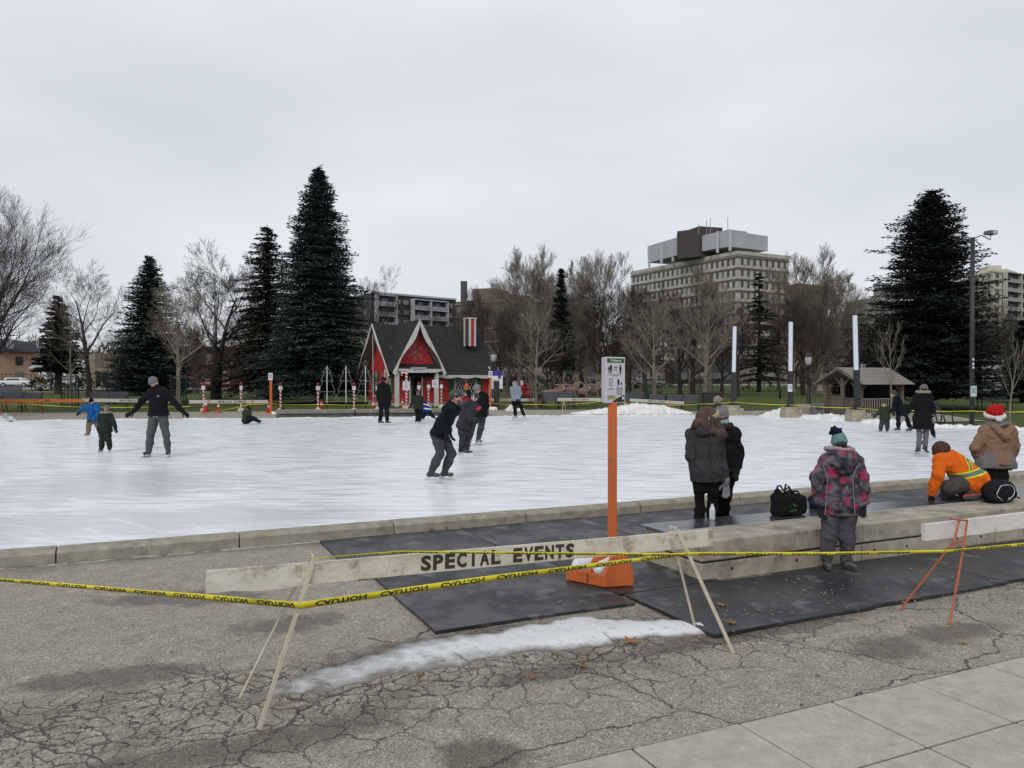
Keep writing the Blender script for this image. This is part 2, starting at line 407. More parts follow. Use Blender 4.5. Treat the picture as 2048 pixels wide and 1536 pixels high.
# ---------------------------------------------------------------- the rink
ICE = .125
RINK = [(-34, -5.8), (24.5, 21.25), (24.8, 23.4), (17.7, 27.4), (14.6, 31.0), (13.2, 34.6), (11.2, 37.4), (9.0, 38.3), (-21.3, 32.5), (-34, 29.5), (-44, 18), (-44, 4)]
RINK[0] = xy(UV(-30, -.25)); RINK[1] = xy(UV(27, -.25))
def ice_mat():
    m, nt, bs = ndm('skated_ice'); pos = gcoord(nt)
    st1 = noise_(nt, 1.1, 7, .62, (1, 5.5, 1), pos, -R(6)); st2 = noise_(nt, 3.2, 6, .7, (1, 7, 1), pos, -R(20))
    big = noise_(nt, .16, 4, .5, vec=pos); fine = noise_(nt, 30, 5, .7, (1, 3, 1), pos)
    c = ramp_(nt, st1.outputs['Fac'], [(.30, (.60, .63, .68)), (.48, (.73, .75, .79)), (.72, (.83, .85, .88))]).outputs['Color']
    c = mix_(nt, .42, c, ramp_(nt, st2.outputs['Fac'], [(.34, (.55, .59, .65)), (.62, (.86, .87, .90))]).outputs['Color'])
    c = mix_(nt, ramp_(nt, fine.outputs['Fac'], [(.6, 0), (.78, .55)]).outputs['Color'], c, (.88, .89, .91))
    # thin greyish ice over the pool floor near the left end
    wet = blob(nt, pos, -4.6, 9.6, 3.8, 1.1, .25, .3, st1); wet2 = blob(nt, pos, -6.5, 13.0, 2.4, 2.4, .25, .4, st1)
    wet = math_(nt, 'MAXIMUM', wet, wet2)
    c = mix_(nt, math_(nt, 'MULTIPLY', wet, .28), c, (.46, .47, .45))
    # skate scratches: thin arcs
    def arcs(cx, cy, sc, seed):
        mpn = nt.nodes.new('ShaderNodeMapping'); mpn.inputs['Location'].default_value = (cx, cy, 0); nt.links.new(pos, mpn.inputs['Vector'])
        wv = nt.nodes.new('ShaderNodeTexWave'); wv.wave_type = 'RINGS'; wv.rings_direction = 'Z'
        wv.inputs['Scale'].default_value = sc; wv.inputs['Distortion'].default_value = 3.5; wv.inputs['Detail'].default_value = 2; wv.inputs['Detail Scale'].default_value = .3
        nt.links.new(mpn.outputs['Vector'], wv.inputs['Vector'])
        msk = ramp_(nt, noise_(nt, .7 + seed * .2, 3, .5, vec=pos).outputs['Fac'], [(.52, 0), (.62, 1)]).outputs['Color']
        return math_(nt, 'MULTIPLY', ramp_(nt, wv.outputs['Fac'], [(.955, 0), (.985, 1)]).outputs['Color'], msk)
    ac = math_(nt, 'MAXIMUM', arcs(-2, -30, .9, 0), math_(nt, 'MAXIMUM', arcs(9, -4, .7, 1), arcs(-16, -42, .55, 2)))
    c = mix_(nt, math_(nt, 'MULTIPLY', ac, .55), c, (.92, .93, .95))
    nt.links.new(c, bs.inputs['Base Color'])
    rg = mix_(nt, wet, ramp_(nt, st1.outputs['Fac'], [(.35, .18), (.65, .42)]).outputs['Color'], (.22, .22, .22))
    nt.links.new(rg, bs.inputs['Roughness']); bs.inputs['Specular IOR Level'].default_value = .42
    bump_(nt, bs, math_(nt, 'ADD', st2.outputs['Fac'], math_(nt, 'MULTIPLY', fine.outputs['Fac'], .5)), .22, .008)
    return m
ib = MB(); ib.quad(*[(x, y, ICE) for x, y in RINK])
tag(obj('ice_rink', ib, ice_mat()), kind='structure')
# kerb stones round the rink: long precast stones with open joints (one structure)
def kerb_run(P, start, stone, zt, wd, mb, gap=.012):
    pos = start
    for i in range(len(P) - 1):
        a = Vector(P[i]); b = Vector(P[i + 1]); L = (b - a).length; d = (b - a) / L; n = Vector((d.y, -d.x)); x = 0
        pos = start if i == 0 else stone
        while x < L:
            e = min(L, x + pos); p = a + d * (x + gap / 2); q = a + d * (e - gap / 2)
            jz = rr.uniform(-.006, .006); prof = [(-.02, -.12), (-.02, zt - .01), (.02, zt + jz), (wd - .05, zt + jz - .004), (wd, zt - .035), (wd + .01, -.12)]
            k = len(prof); vs = [(c.x + n.x * o, c.y + n.y * o, z) for c in (p, q) for o, z in prof]
            fs = [(u_, u_ + 1, u_ + 1 + k, u_ + k) for u_ in range(k - 1)] + [tuple(range(k)), tuple(range(2 * k - 1, k - 1, -1))]
            mb.add(vs, fs); x = e; pos = stone
kb = MB()
kerb_run([xy(UV(-30, -.25)), xy(UV(27, -.25))], .29, 1.76, .15, .24, kb)
tag(obj('rink_kerb', kb, M_KERB, bev=.008), kind='structure')
kb = MB()
P2 = [Vector(p) for p in RINK[1:9]]; kerb_run([tuple(p) for p in P2], 2, 2.4, .145, .22, kb)
tag(obj('far_rink_kerb', kb, M_KERB), kind='structure')

# ---------------------------------------------------------------- sculpting: smooth unions of tapered limbs, meshed into one skin
class Sdf:
    def __init__(s, vox=.014): s.ops = []; s.vox = vox; s.lo = np.full(3, 1e9); s.hi = np.full(3, -1e9)
    def _ext(s, a, b):
        s.lo = np.minimum(s.lo, a); s.hi = np.maximum(s.hi, b)
    def cap(s, a, b, ra, rb=None, k=.02):
        a = np.array(a, float); b = np.array(b, float); rb = ra if rb is None else rb; r = max(ra, rb)
        s._ext(np.minimum(a, b) - r, np.maximum(a, b) + r); s.ops.append(('c', a, b, ra, rb, k)); return s
    def chain(s, pts, rs, k=.02):
        for i in range(len(pts) - 1): s.cap(pts[i], pts[i + 1], rs[i], rs[i + 1], k)
        return s
    def ell(s, c, r, ax=None, k=.02):                # ellipsoid; ax = 3 row vectors
        c = np.array(c, float); r = np.array(r, float); A = np.eye(3) if ax is None else np.array(ax, float)
        m = r.max(); s._ext(c - m, c + m); s.ops.append(('e', c, r, A, k)); return s
    def box(s, c, hs, rad, ax=None, k=.02):
        c = np.array(c, float); hs = np.array(hs, float); A = np.eye(3) if ax is None else np.array(ax, float)
        m = np.linalg.norm(hs); s._ext(c - m, c + m); s.ops.append(('b', c, hs, rad, A, k)); return s
    def cut(s, p, n): s.ops.append(('k', np.array(p, float), np.array(n, float) / np.linalg.norm(n))); return s    # removes what lies beyond p along n
    def dig(s, c, r, k=.01): s.ops.append(('d', np.array(c, float), r, k)); return s
    def fold(s, amp, fr=18, seed=0): s.ops.append(('n', amp, fr, seed)); return s
    def mesh(s):
        v = s.vox; lo = s.lo - 4 * v; n = np.ceil((s.hi + 4 * v - lo) / v).astype(int) + 1
        ax = [lo[i] + v * np.arange(n[i]) for i in range(3)]
        D = np.full(n, .5, dtype=np.float32)
        def sub(a, b, m):
            i0 = np.clip(((a - m - lo) / v).astype(int), 0, n - 1); i1 = np.clip(((b + m - lo) / v).astype(int) + 2, 1, n)
            sl_ = tuple(slice(i0[i], i1[i]) for i in range(3))
            X = ax[0][sl_[0]][:, None, None]; Y = ax[1][sl_[1]][None, :, None]; Z = ax[2][sl_[2]][None, None, :]
            return sl_, X, Y, Z
        def smin(a, b, k):
            q = np.maximum(k - np.abs(a - b), 0) / k; return np.minimum(a, b) - q * q * k * .25
        for o in s.ops:
            if o[0] == 'c':
                _, a, b, ra, rb, k = o; m = max(ra, rb) + k + 3 * v
                sl_, X, Y, Z = sub(np.minimum(a, b), np.maximum(a, b), m); d = b - a; L = max(d @ d, 1e-9)
                t = np.clip(((X - a[0]) * d[0] + (Y - a[1]) * d[1] + (Z - a[2]) * d[2]) / L, 0, 1)
                q = np.sqrt((X - a[0] - t * d[0]) ** 2 + (Y - a[1] - t * d[1]) ** 2 + (Z - a[2] - t * d[2]) ** 2) - (ra + (rb - ra) * t)
                D[sl_] = smin(D[sl_], q, k)
            elif o[0] == 'e':
                _, c, r, A, k = o; m = r.max() + k + 3 * v
                sl_, X, Y, Z = sub(c, c, m); x, y, z = X - c[0], Y - c[1], Z - c[2]
                q = np.sqrt(sum(((A[i, 0] * x + A[i, 1] * y + A[i, 2] * z) / r[i]) ** 2 for i in range(3)))
                q = (q - 1) * r.min() * .5 + (q - 1) * .5 * r.mean()
                D[sl_] = smin(D[sl_], q, k)
            elif o[0] == 'b':
                _, c, hs, rad, A, k = o; m = np.linalg.norm(hs) + k + 3 * v
                sl_, X, Y, Z = sub(c, c, m); x, y, z = X - c[0], Y - c[1], Z - c[2]
                q = [np.abs(A[i, 0] * x + A[i, 1] * y + A[i, 2] * z) - hs[i] + rad for i in range(3)]
                out = np.sqrt(sum(np.maximum(i_, 0) ** 2 for i_ in q)); ins = np.minimum(np.maximum(np.maximum(q[0], q[1]), q[2]), 0)
                D[sl_] = smin(D[sl_], out + ins - rad, k)
            elif o[0] == 'k':
                _, p, nn = o
                q = (ax[0][:, None, None] - p[0]) * nn[0] + (ax[1][None, :, None] - p[1]) * nn[1] + (ax[2][None, None, :] - p[2]) * nn[2]
                D = np.maximum(D, q).astype(np.float32)
            elif o[0] == 'd':
                _, c, r, k = o; sl_, X, Y, Z = sub(c - r, c + r, k + 3 * v)
                q = r - np.sqrt((X - c[0]) ** 2 + (Y - c[1]) ** 2 + (Z - c[2]) ** 2)
                D[sl_] = np.maximum(D[sl_], q)
            elif o[0] == 'n':
                _, amp, fr, sd_ = o; rg = np.random.RandomState(sd_ + 11)
                X = ax[0][:, None, None]; Y = ax[1][None, :, None]; Z = ax[2][None, None, :]
                q = 0
                for i in range(5):
                    kx = rg.normal(size=3) * fr * (.6 + .35 * i); kx[2] *= 1.3; ph = rg.rand() * 6.28
                    q = q + np.sin(X * kx[0] + Y * kx[1] + Z * kx[2] + ph + 1.3 * np.sin(X * kx[1] * .6 + Z * kx[0] * .7)) / (1 + .5 * i)
                D = (D + q * amp * .45).astype(np.float32)
        S = D < 0
        c8 = np.zeros(n - 1, dtype=np.int8)
        for i in (0, 1):
            for j in (0, 1):
                for k in (0, 1): c8 += S[i:n[0] - 1 + i, j:n[1] - 1 + j, k:n[2] - 1 + k]
        act = (c8 > 0) & (c8 < 8); I = np.argwhere(act); idx = np.full(n - 1, -1, dtype=np.int64); idx[act] = np.arange(len(I))
        acc = np.zeros((len(I), 3)); cnt = np.zeros(len(I))
        cs = [(i, j, k) for i in (0, 1) for j in (0, 1) for k in (0, 1)]
        vals = {c: D[I[:, 0] + c[0], I[:, 1] + c[1], I[:, 2] + c[2]] for c in cs}
        for c in cs:
            for a_ in range(3):
                if c[a_] == 0:
                    e = list(c); e[a_] = 1; e = tuple(e); va, vb = vals[c], vals[e]
                    mk = (va < 0) != (vb < 0); t = np.where(mk, va / np.where(mk, va - vb, 1), 0)
                    p = np.array(c, float)[None, :].repeat(len(I), 0); p[:, a_] += t
                    acc[mk] += p[mk]; cnt[mk] += 1
        Vt = lo + v * (I + acc / np.maximum(cnt, 1)[:, None])
        Fs = []
        for a_ in range(3):
            b_, c_ = (a_ + 1) % 3, (a_ + 2) % 3
            sA = [slice(None)] * 3; sB = [slice(None)] * 3; sA[a_] = slice(0, n[a_] - 1); sB[a_] = slice(1, n[a_])
            E_ = S[tuple(sA)] != S[tuple(sB)]; P_ = np.argwhere(E_); P_ = P_[(P_[:, b_] > 0) & (P_[:, c_] > 0) & (P_[:, b_] < n[b_] - 1) & (P_[:, c_] < n[c_] - 1)]
            def at_(db, dc):
                q = P_.copy(); q[:, b_] -= db; q[:, c_] -= dc; return idx[q[:, 0], q[:, 1], q[:, 2]]
            f = np.stack([at_(1, 1), at_(0, 1), at_(0, 0), at_(1, 0)], 1)
            ins = S[P_[:, 0], P_[:, 1], P_[:, 2]]; f[~ins] = f[~ins][:, ::-1]; Fs.append(f)
        Fq = np.concatenate(Fs); Fq = Fq[(Fq >= 0).all(1)]
        return Vt, Fq
    def obj(s, name, m, parent=None, org=None):
        Vt, Fq = s.mesh(); return np_obj(name, Vt, Fq, m, parent, org)

def nv(v): v = np.array(v, float); return v / max(np.linalg.norm(v), 1e-9)
SKIN = mat('skin', (.52, .31, .23), (.45, .25, .18), sc=12, rough=.6, bump=.05)
SKIN2 = mat('red_cold_skin', (.56, .28, .21), (.46, .22, .17), sc=12, rough=.6, bump=.05)

def hand_caps(S, wr, d, up, side, sc, r, curl=.35, k=.006):
    """palm, four bent fingers of unequal length and a thumb from the side of the palm, added to the sculpt S"""
    d = nv(d); up = nv(np.array(up, float) - d * np.dot(up, d)); sd_ = np.cross(d, up) * side; L = .19 * sc
    p0 = np.array(wr, float); pe = p0 + d * L * .5
    for o in (-.03, -.01, .01, .03): S.cap(p0 + sd_ * o * .6 * sc, pe + sd_ * o * sc, r * 1.15, r * 1.1, .012)
    for o, ln in ((-.033, .74), (-.011, .95), (.011, 1.0), (.033, .88)):
        q = pe + sd_ * o * sc; l = L * .25 * ln; dd = d
        for j in range(3):
            dd = nv(dd - up * curl * (.6 + .3 * j) + sd_ * o * 2.2 * (j == 0)); q2 = q + dd * l * (1, .8, .65)[j]
            S.cap(q, q2, r * (1 - .07 * j), r * (.93 - .07 * j), k); q = q2
    b = p0 + d * L * .16 + sd_ * .03 * sc; m1 = b + nv(d * .7 + sd_ * .8 - up * .2) * L * .28; m2 = m1 + nv(d * .95 + sd_ * .25 - up * .35) * L * .22
    S.cap(b, m1, r * 1.25, r * 1.05, k); S.cap(m1, m2, r * 1.05, r * .9, k)

def person(label, Y, S, hd, nk, pv, arms, legs, ax=0., axp=None, fv=(0, -1, 0), face=None, vox=.016, top=None, coat=None, cmat=None, pmat=None,
           hatk=None, hmat=None, hair=None, hairm=None, glove=None, boots='skate', bmat=None, toe=None, group=None, bulk=1.0, sw=1.0, ground=None, extra=None,
           skin=None, facebits=False, hem=None, flare=0., hood=None, seed=0, bladem=None, legb=1.0, pants_to=None):
    """pixel joints (x, y, metres behind Y) -> a posed figure; S = size factor (1 = 1.78 m adult)"""
    P = lambda j: np.array(at(j[0], j[1], Y + (j[2] if len(j) > 2 else 0)))
    skin = skin or SKIN
    hd, nk, pv = P(hd), P(nk), P(pv); A = np.array((math.cos(R(ax)), math.sin(R(ax)), 0.)); axp = R(ax if axp is None else axp)
    Ap = np.array((math.cos(axp), math.sin(axp), 0.)); fv = nv(fv); fc = nv(face if face is not None else fv)
    sh = [nk + (A * sgn * .158 * sw - np.array((0, 0, .085))) * S for sgn in (-1, 1)]
    hp = [pv + Ap * sgn * .085 * S for sgn in (-1, 1)]
    arms = [[P(j) for j in a] for a in arms]; legs = [[P(j) for j in l] for l in legs]
    base = legs[0][-1].copy(); base = (legs[0][-1] + legs[1][-1]) / 2; gz = ground if ground is not None else min(legs[0][-1][2], legs[1][-1][2])
    root = thing('person', label, 'person', (base[0], base[1], gz), 0, group)
    toes = []
    for i in (0, 1):
        td = nv((toe[i] if toe else fv)); toes.append(td)
    up = nv(hd - nk); b = bulk
    # body: one continuous skin
    B = Sdf(vox * .8)
    rt = nv(np.cross(fc, up)); upf = nv(np.cross(rt, fc))
    sk = hd + upf * .02 * S
    B.ell(sk, np.array((.076, .095, .098)) * S, (rt, fc, upf)); B.ell(hd + fc * .028 * S - upf * .055 * S, np.array((.052, .055, .06)) * S, (rt, fc, upf), k=.03)
    B.cap(hd + fc * .088 * S - upf * .004 * S, hd + fc * .108 * S - upf * .03 * S, .010 * S, .014 * S, .012)     # nose
    for sgn in (-1, 1):
        B.ell(hd + rt * sgn * .078 * S - upf * .005 * S, np.array((.010, .018, .03)) * S, (rt, fc, upf), k=.006)   # ear
        B.cap(hd + rt * sgn * .015 * S + fc * .088 * S + upf * .022 * S, hd + rt * sgn * .05 * S + fc * .074 * S + upf * .022 * S, .010 * S, .010 * S, .012)   # brow
    B.cap(hd - upf * .04 * S - fc * .01 * S, nk, .052 * S, .06 * S, .03)
    ch = nk - (nk - pv) * .25
    B.cap(nk - (nk - pv) * .04, pv, .075 * S, .085 * S, .04)
    for i in (0, 1):
        B.cap(sh[i], ch, .06 * S, .075 * S, .04); B.cap(sh[i] * .75 + ch * .25, hp[i], .07 * S, .085 * S, .05)
        B.chain([sh[i], (sh[i] + arms[i][0]) / 2, arms[i][0], (arms[i][0] + arms[i][1]) / 2, arms[i][1]], np.array([.045, .042, .038, .036, .029]) * S, .02)
        B.chain([hp[i], (hp[i] + legs[i][0]) / 2, legs[i][0], (legs[i][0] + legs[i][1]) / 2, legs[i][1]], np.array([.075, .062, .046, .044, .032]) * S * min(1, legb * bulk), .02)
        B.cap(legs[i][1], legs[i][1] - np.array((0, 0, .03 * S)) + toes[i] * .08 * S, .028 * S, .02 * S)
        wr = arms[i][1]; hdir = nv((arms[i][2] - wr) if len(arms[i]) > 2 else (wr - arms[i][0]))
        if not glove: hand_caps(B, wr, hdir, nv(-np.cross(hdir, A) if abs(hdir[2]) > .5 else (0, 0, 1)), (1, -1)[i], S, .0095 * max(S, .75) + .002)
    B.obj('body', skin, root)
    if facebits:
        for sgn in (-1, 1):
            e = MB(); c = hd + rt * sgn * .031 * S + fc * .083 * S + upf * .004 * S; e.lathe([(.0001, -.009 * S), (.008 * S, -.004 * S), (.009 * S, .002 * S), (.0001, .008 * S)], c, 8); obj('eye', e, mat('dark_eye', (.02, .015, .012), rough=.3, bump=0), root, world=True, sm=True)
        e = Sdf(.006); e.cap(hd + fc * .082 * S - upf * .058 * S - rt * .022 * S, hd + fc * .086 * S - upf * .058 * S, .006, .008, .004).cap(hd + fc * .086 * S - upf * .058 * S, hd + fc * .082 * S - upf * .058 * S + rt * .022 * S, .008, .006, .004)
        if top != 'masked': e.obj('mouth', mat('lips', (.35, .14, .12), rough=.5, bump=0), root)
    # trousers
    T = Sdf(vox)
    T.cap(hp[0], hp[1], .112 * S * b, .112 * S * b, .05); T.cap(pv, pv + (nk - pv) * .2, .12 * S * b, .115 * S * b, .05)
    for i in (0, 1):
        l = legs[i]; lb = b * legb; pe = l[1] if pants_to is None else l[0] + (l[1] - l[0]) * pants_to
        T.chain([hp[i], (hp[i] + l[0]) / 2, l[0], (l[0] + l[1]) / 2, pe], np.array([.112, .098, .076, .070, .060]) * S * lb, .03)
    for i in (0, 1):
        l = legs[i]; pe = l[1] if pants_to is None else l[0] + (l[1] - l[0]) * pants_to
        if pants_to is None: pe = l[1] - nv(l[1] - l[0]) * .01 * S
        dn_ = nv(l[1] - l[0])
        if abs(dn_[2]) > .6 and abs(legs[0][1][2] - legs[1][1][2]) < .12 * S: T.cut(pe + dn_ * .01, dn_) if i == (0 if legs[0][1][2] < legs[1][1][2] else 1) else None
    T.fold(.012 * S + .003, 17 / S, seed); T.obj('trousers', pmat, root)
    # jacket or coat
    hem_ = hem if hem is not None else .0           # how far below the pelvis the hem reaches, m
    C = Sdf(vox); dn = nv(pv - nk)
    C.cap(sh[0], sh[1], .078 * S * b, .078 * S * b, .05); [C.cap(nk + up * .01 * S, sh[i], .062 * S * b, .066 * S * b, .05) for i in (0, 1)]; C.cap(nk, ch, .075 * S * b, .12 * S * b, .05)
    wst = nk + (pv - nk) * .6
    for i in (0, 1):
        C.chain([sh[i] * .85 + nk * .15, wst + (hp[i] - pv) * .9, hp[i]], np.array([.10, .105, .118]) * S * b, .07)
        C.chain([sh[i], (sh[i] + arms[i][0]) / 2, arms[i][0], (arms[i][0] + arms[i][1]) / 2, arms[i][1] + (arms[i][0] - arms[i][1]) * .08], np.array([.075, .070, .062, .056, .046]) * S * b, .03)
        if hem_ > 0: C.cap(hp[i], hp[i] * .9 + pv * .1 + dn * (hem_ + .05), .12 * S * b, (.12 + flare) * S * b, .08)
    C.cap(wst, pv, .12 * S * b, .13 * S * b, .06)
    if hem_ > 0: C.cap(pv, pv + dn * (hem_ + .05), .13 * S * b, (.13 + flare) * S * b, .08)
    C.cap(nk + up * .02 * S, nk + up * .055 * S, .068 * S * b, .066 * S * b, .03)                                             # collar
    C.fold(.013 * S + .003, 15 / S, seed + 5)
    arm_low = min(a[1] @ dn for a in arms)
    cutp = pv + dn * (hem_ if hem_ > 0 else .04 * S)
    # hem: cut only the torso, so rebuild arms after the cut
    C.cut(cutp, dn)
    for i in (0, 1):
        C.chain([sh[i], (sh[i] + arms[i][0]) / 2, arms[i][0], (arms[i][0] + arms[i][1]) / 2, arms[i][1] + (arms[i][0] - arms[i][1]) * .08], np.array([.074, .069, .061, .056, .047]) * S * b, .012)
    if hood == 'down': C.ell(nk - fv * .095 * S + up * .0 * S, np.array((.125, .085, .095)) * S, (A, fv, (0, 0, 1)), k=.03)
    if hood == 'up':
        C.ell(hd + upf * .01 * S - fc * .018 * S, np.array((.108, .125, .135)) * S, (rt, fc, upf), k=.03); C.cap(hd - upf * .08 * S - fc * .03 * S, nk, .09 * S, .1 * S, .03)
        C.dig(hd + fc * .135 * S - upf * .01 * S, .105 * S)
    C.fold(.005, 30, seed + 9)
    J = C.obj('coat' if hem_ > .2 else 'jacket', cmat, root)
    # gloves
    if glove:
        for i in (0, 1):
            gl = glove[i] if isinstance(glove, (list, tuple)) else glove
            G_ = Sdf(max(.007, vox * .5)); wr = arms[i][1]; hdir = nv((arms[i][2] - wr) if len(arms[i]) > 2 else (wr - arms[i][0]))
            upv = nv(-np.cross(hdir, A)) if abs(hdir[2]) > .5 else np.array((0, 0, 1.))
            if gl.name.startswith('mitten'):
                G_.cap(wr, wr + hdir * .06 * S, .035 * S, .048 * S).cap(wr + hdir * .06 * S, wr + hdir * .14 * S, .05 * S, .036 * S); G_.cap(wr + hdir * .04 * S, wr + hdir * .085 * S + A * (.05, -.05)[i] * S, .02 * S, .018 * S)
            else: hand_caps(G_, wr, hdir, upv, (1, -1)[i], S, .0125 * max(S, .8))
            G_.cap(wr - hdir * .03 * S, wr + hdir * .02 * S, .042 * S, .036 * S, .01); G_.obj('glove', gl, root)
    # footwear
    bm_ = bmat or mat('black_boot', (.02, .02, .022), rough=.5, bump=.2)
    for i in (0, 1):
        an = legs[i][1]; td = toes[i]; sh_d = nv(legs[i][0] - an); K = Sdf(max(.008, vox * .6)); dz = np.array((0, 0, -1.))
        dnn = nv(np.cross(np.cross(td, sh_d), td)) * -1
        if dnn @ dz < 0 and abs(td[2]) < .5: dnn = dz
        sole = an + dnn * .075 * S
        K.cap(an + sh_d * .07 * S, an, .056 * S, .05 * S).cap(sole - td * .045 * S - dnn * .035 * S, sole + td * .13 * S - dnn * .034 * S, .038 * S, .032 * S, .03).cap(an, sole - dnn * .04 * S, .048 * S, .042 * S)
        K.cut(sole, dnn); nm = 'skate' if boots == 'skate' else 'shoe'
        fo = K.obj(nm, bm_, root)
        if boots == 'skate':
            lat = nv(np.cross(td, dnn)); Mx = Matrix((lat, td, -dnn)).transposed(); hb = MB(); cb = sole + td * .035 * S
            for o in (-.085, .075):
                hb.add([Mx @ (Vector((x * .016 * S, y * .035 * S + o * S, z)) ) + Vector(cb) for x, y, z in [(-1, -1, 0), (1, -1, 0), (1, 1, 0), (-1, 1, 0), (-.6, -1.6, -.03 * S), (.6, -1.6, -.03 * S), (.6, 1.6, -.03 * S), (-.6, 1.6, -.03 * S)]],
                       [(0, 1, 2, 3), (7, 6, 5, 4), (0, 4, 5, 1), (1, 5, 6, 2), (2, 6, 7, 3), (3, 7, 4, 0)])
            hb.box(Vector(cb + dnn * .033 * S), (.016 * S, .27 * S, .012 * S), M=Mx); obj('blade_holder', hb, bladem or mat('holder_white', (.62, .62, .62), rough=.4, bump=0), fo, world=True)
            bl = MB(); pr = [(-.15, 0), (.15, 0), (.165, .006), (.15, .02), (.13, .026), (-.13, .026), (-.15, .02)]
            bl.prism([Mx @ Vector((0, y * S, -z * S)) + Vector(cb + dnn * .038 * S) for y, z in pr], lat * -.003, lat * .003)
            obj('blade', bl, mat('blade_steel', (.6, .6, .62), rough=.3, metal=1, bump=0), fo, world=True)
        elif boots == 'shoe':
            s2 = Sdf(.012); s2.cap(sole - td * .06 * S - dnn * .006, sole + td * .15 * S - dnn * .006, .036 * S, .030 * S).cut(sole + dnn * .012, dnn).cut(sole - dnn * .012, -dnn)
            s2.obj('sole', mat('shoe_sole', (.06, .06, .06), rough=.8), fo)
    # hair and hat
    if hair:
        H_ = Sdf(max(.009, vox * .7)); H_.ell(hd + upf * .03 * S - fc * .012 * S, np.array((.086, .104, .103)) * S, (rt, fc, upf))
        H_.cut(hd + fc * .05 * S, nv(fc - upf * .7)) if hair != 'long' else None
        if hair == 'long':
            H_.cut(hd + fc * .045 * S, nv(fc - upf * .5))
            for o in np.linspace(-1, 1, 7):
                q0 = hd + rt * o * .075 * S - fc * (.03 + .03 * (1 - abs(o))) * S; q1 = q0 - upf * .12 * S + rt * o * .03 * S; q2 = q1 - upf * .11 * S + rt * (o * .02 + .012 * math.sin(o * 9)) * S - fc * .015 * S
                H_.chain([q0, q1, q2], np.array([.04, .042, .022]) * S, .02)
            H_.fold(.016, 34, seed)
        else: H_.fold(.004, 60, seed)
        H_.obj('hair', hairm, root)
    if hatk:
        Q = Sdf(max(.008, vox * .6))
        if hatk in ('beanie', 'pom', 'tall'):
            hh = .125 if hatk == 'tall' else .112
            Q.ell(sk + upf * (.012 if hatk != 'tall' else .03) * S - fc * .004, np.array((.092, .110, hh)) * S, (rt, fc, upf)).cut(hd + upf * (.018 if hatk != 'tall' else (-.055 if seed == 14 else -.01)) * S, nv(-upf - fc * .12)).fold(.0025, 70, 1)
            Q.obj('knit_hat', hmat, root)
            c = Sdf(.009); c.ell(hd + upf * .035 * S, np.array((.099, .117, .09)) * S, (rt, fc, upf)).cut(hd + upf * .01 * S, nv(-upf - fc * .12)).cut(hd + upf * .06 * S, nv(upf + fc * .12)); c.obj('cuff', hmat, root)
        elif hatk == 'helmet':
            Q.ell(sk + upf * .012 * S, np.array((.108, .132, .118)) * S, (rt, fc, upf)).cut(hd + upf * .02 * S, nv(-upf + fc * .15)); Q.obj('helmet', hmat, root)
            st_ = MB()
            for sgn in (-1, 1): st_.tube([hd + rt * sgn * .09 * S + upf * .03 * S, hd + rt * sgn * .08 * S - upf * .05 * S, hd + fc * .05 * S - upf * .105 * S], .006 * S, 5)
            obj('helmet_strap', st_, mat('strap_black', (.02, .02, .02), rough=.7), root, world=True)
            vt = MB()
            for o in (-.05, 0, .05): vt.tube([sk + rt * o * S + upf * .118 * S - fc * .05 * S, sk + rt * o * S + upf * .125 * S, sk + rt * o * S + upf * .112 * S + fc * .06 * S], .006 * S, 5)
            obj('helmet_vent', vt, mat('vent_grey', (.12, .12, .13), rough=.5), root, world=True)
        elif hatk == 'band':
            Q.ell(hd + upf * .035 * S, np.array((.108, .126, .122)) * S, (rt, fc, upf)).cut(hd + upf * .0 * S, nv(-upf + fc * .5)).cut(hd + upf * .075 * S + fc * .02, nv(upf - fc * .5)).fold(.004, 70, 2); Q.obj('headband', hmat, root)
    if extra: extra(root, dict(hd=hd, nk=nk, pv=pv, sh=sh, hp=hp, arms=arms, legs=legs, fc=fc, rt=rt, upf=upf, S=S, fv=fv, A=A, up=up, sk=sk, ch=ch))
    return root
def blobpart(root, name, m, vox, *caps, fold=None, ells=(), cuts=()):
    s = Sdf(vox)
    for c in caps: s.cap(*c)
    for e in ells: s.ell(*e)
    for c in cuts: s.cut(*c)
    if fold: s.fold(*fold)
    return s.obj(name, m, root)

# ---------------------------------------------------------------- people
def striped(name, c, bands, sc=9):
    """cloth with sewn bands: (point, normal, half width, colour, centre, reach), all in metres from the figure's base"""
    m = cloth(name, c, sc=sc); nt = m.node_tree; bs = nt.nodes['Principled BSDF']; col = bs.inputs['Base Color'].links[0].from_socket
    tcn = nt.nodes.new('ShaderNodeTexCoord'); pos = tcn.outputs['Object']
    for p, n, wd, cc, ce, rc in bands:
        s = nt.nodes.new('ShaderNodeVectorMath'); s.operation = 'SUBTRACT'; nt.links.new(pos, s.inputs[0]); s.inputs[1].default_value = tuple(p)
        d = nt.nodes.new('ShaderNodeVectorMath'); d.operation = 'DOT_PRODUCT'; nt.links.new(s.outputs['Vector'], d.inputs[0]); d.inputs[1].default_value = tuple(nv(n))
        f = math_(nt, 'LESS_THAN', math_(nt, 'ABSOLUTE', d.outputs['Value']), wd)
        if ce is not None:
            fl_ = nt.nodes.new('ShaderNodeVectorMath'); fl_.operation = 'MULTIPLY'; nt.links.new(pos, fl_.inputs[0]); fl_.inputs[1].default_value = (1, 0, 1)
            q = nt.nodes.new('ShaderNodeVectorMath'); q.operation = 'DISTANCE'; nt.links.new(fl_.outputs['Vector'], q.inputs[0]); q.inputs[1].default_value = (ce[0], 0, ce[2])
            f = math_(nt, 'MULTIPLY', f, math_(nt, 'LESS_THAN', q.outputs['Value'], rc))
        col = mix_(nt, f, col, cc)
    nt.links.new(col, bs.inputs['Base Color']); return m
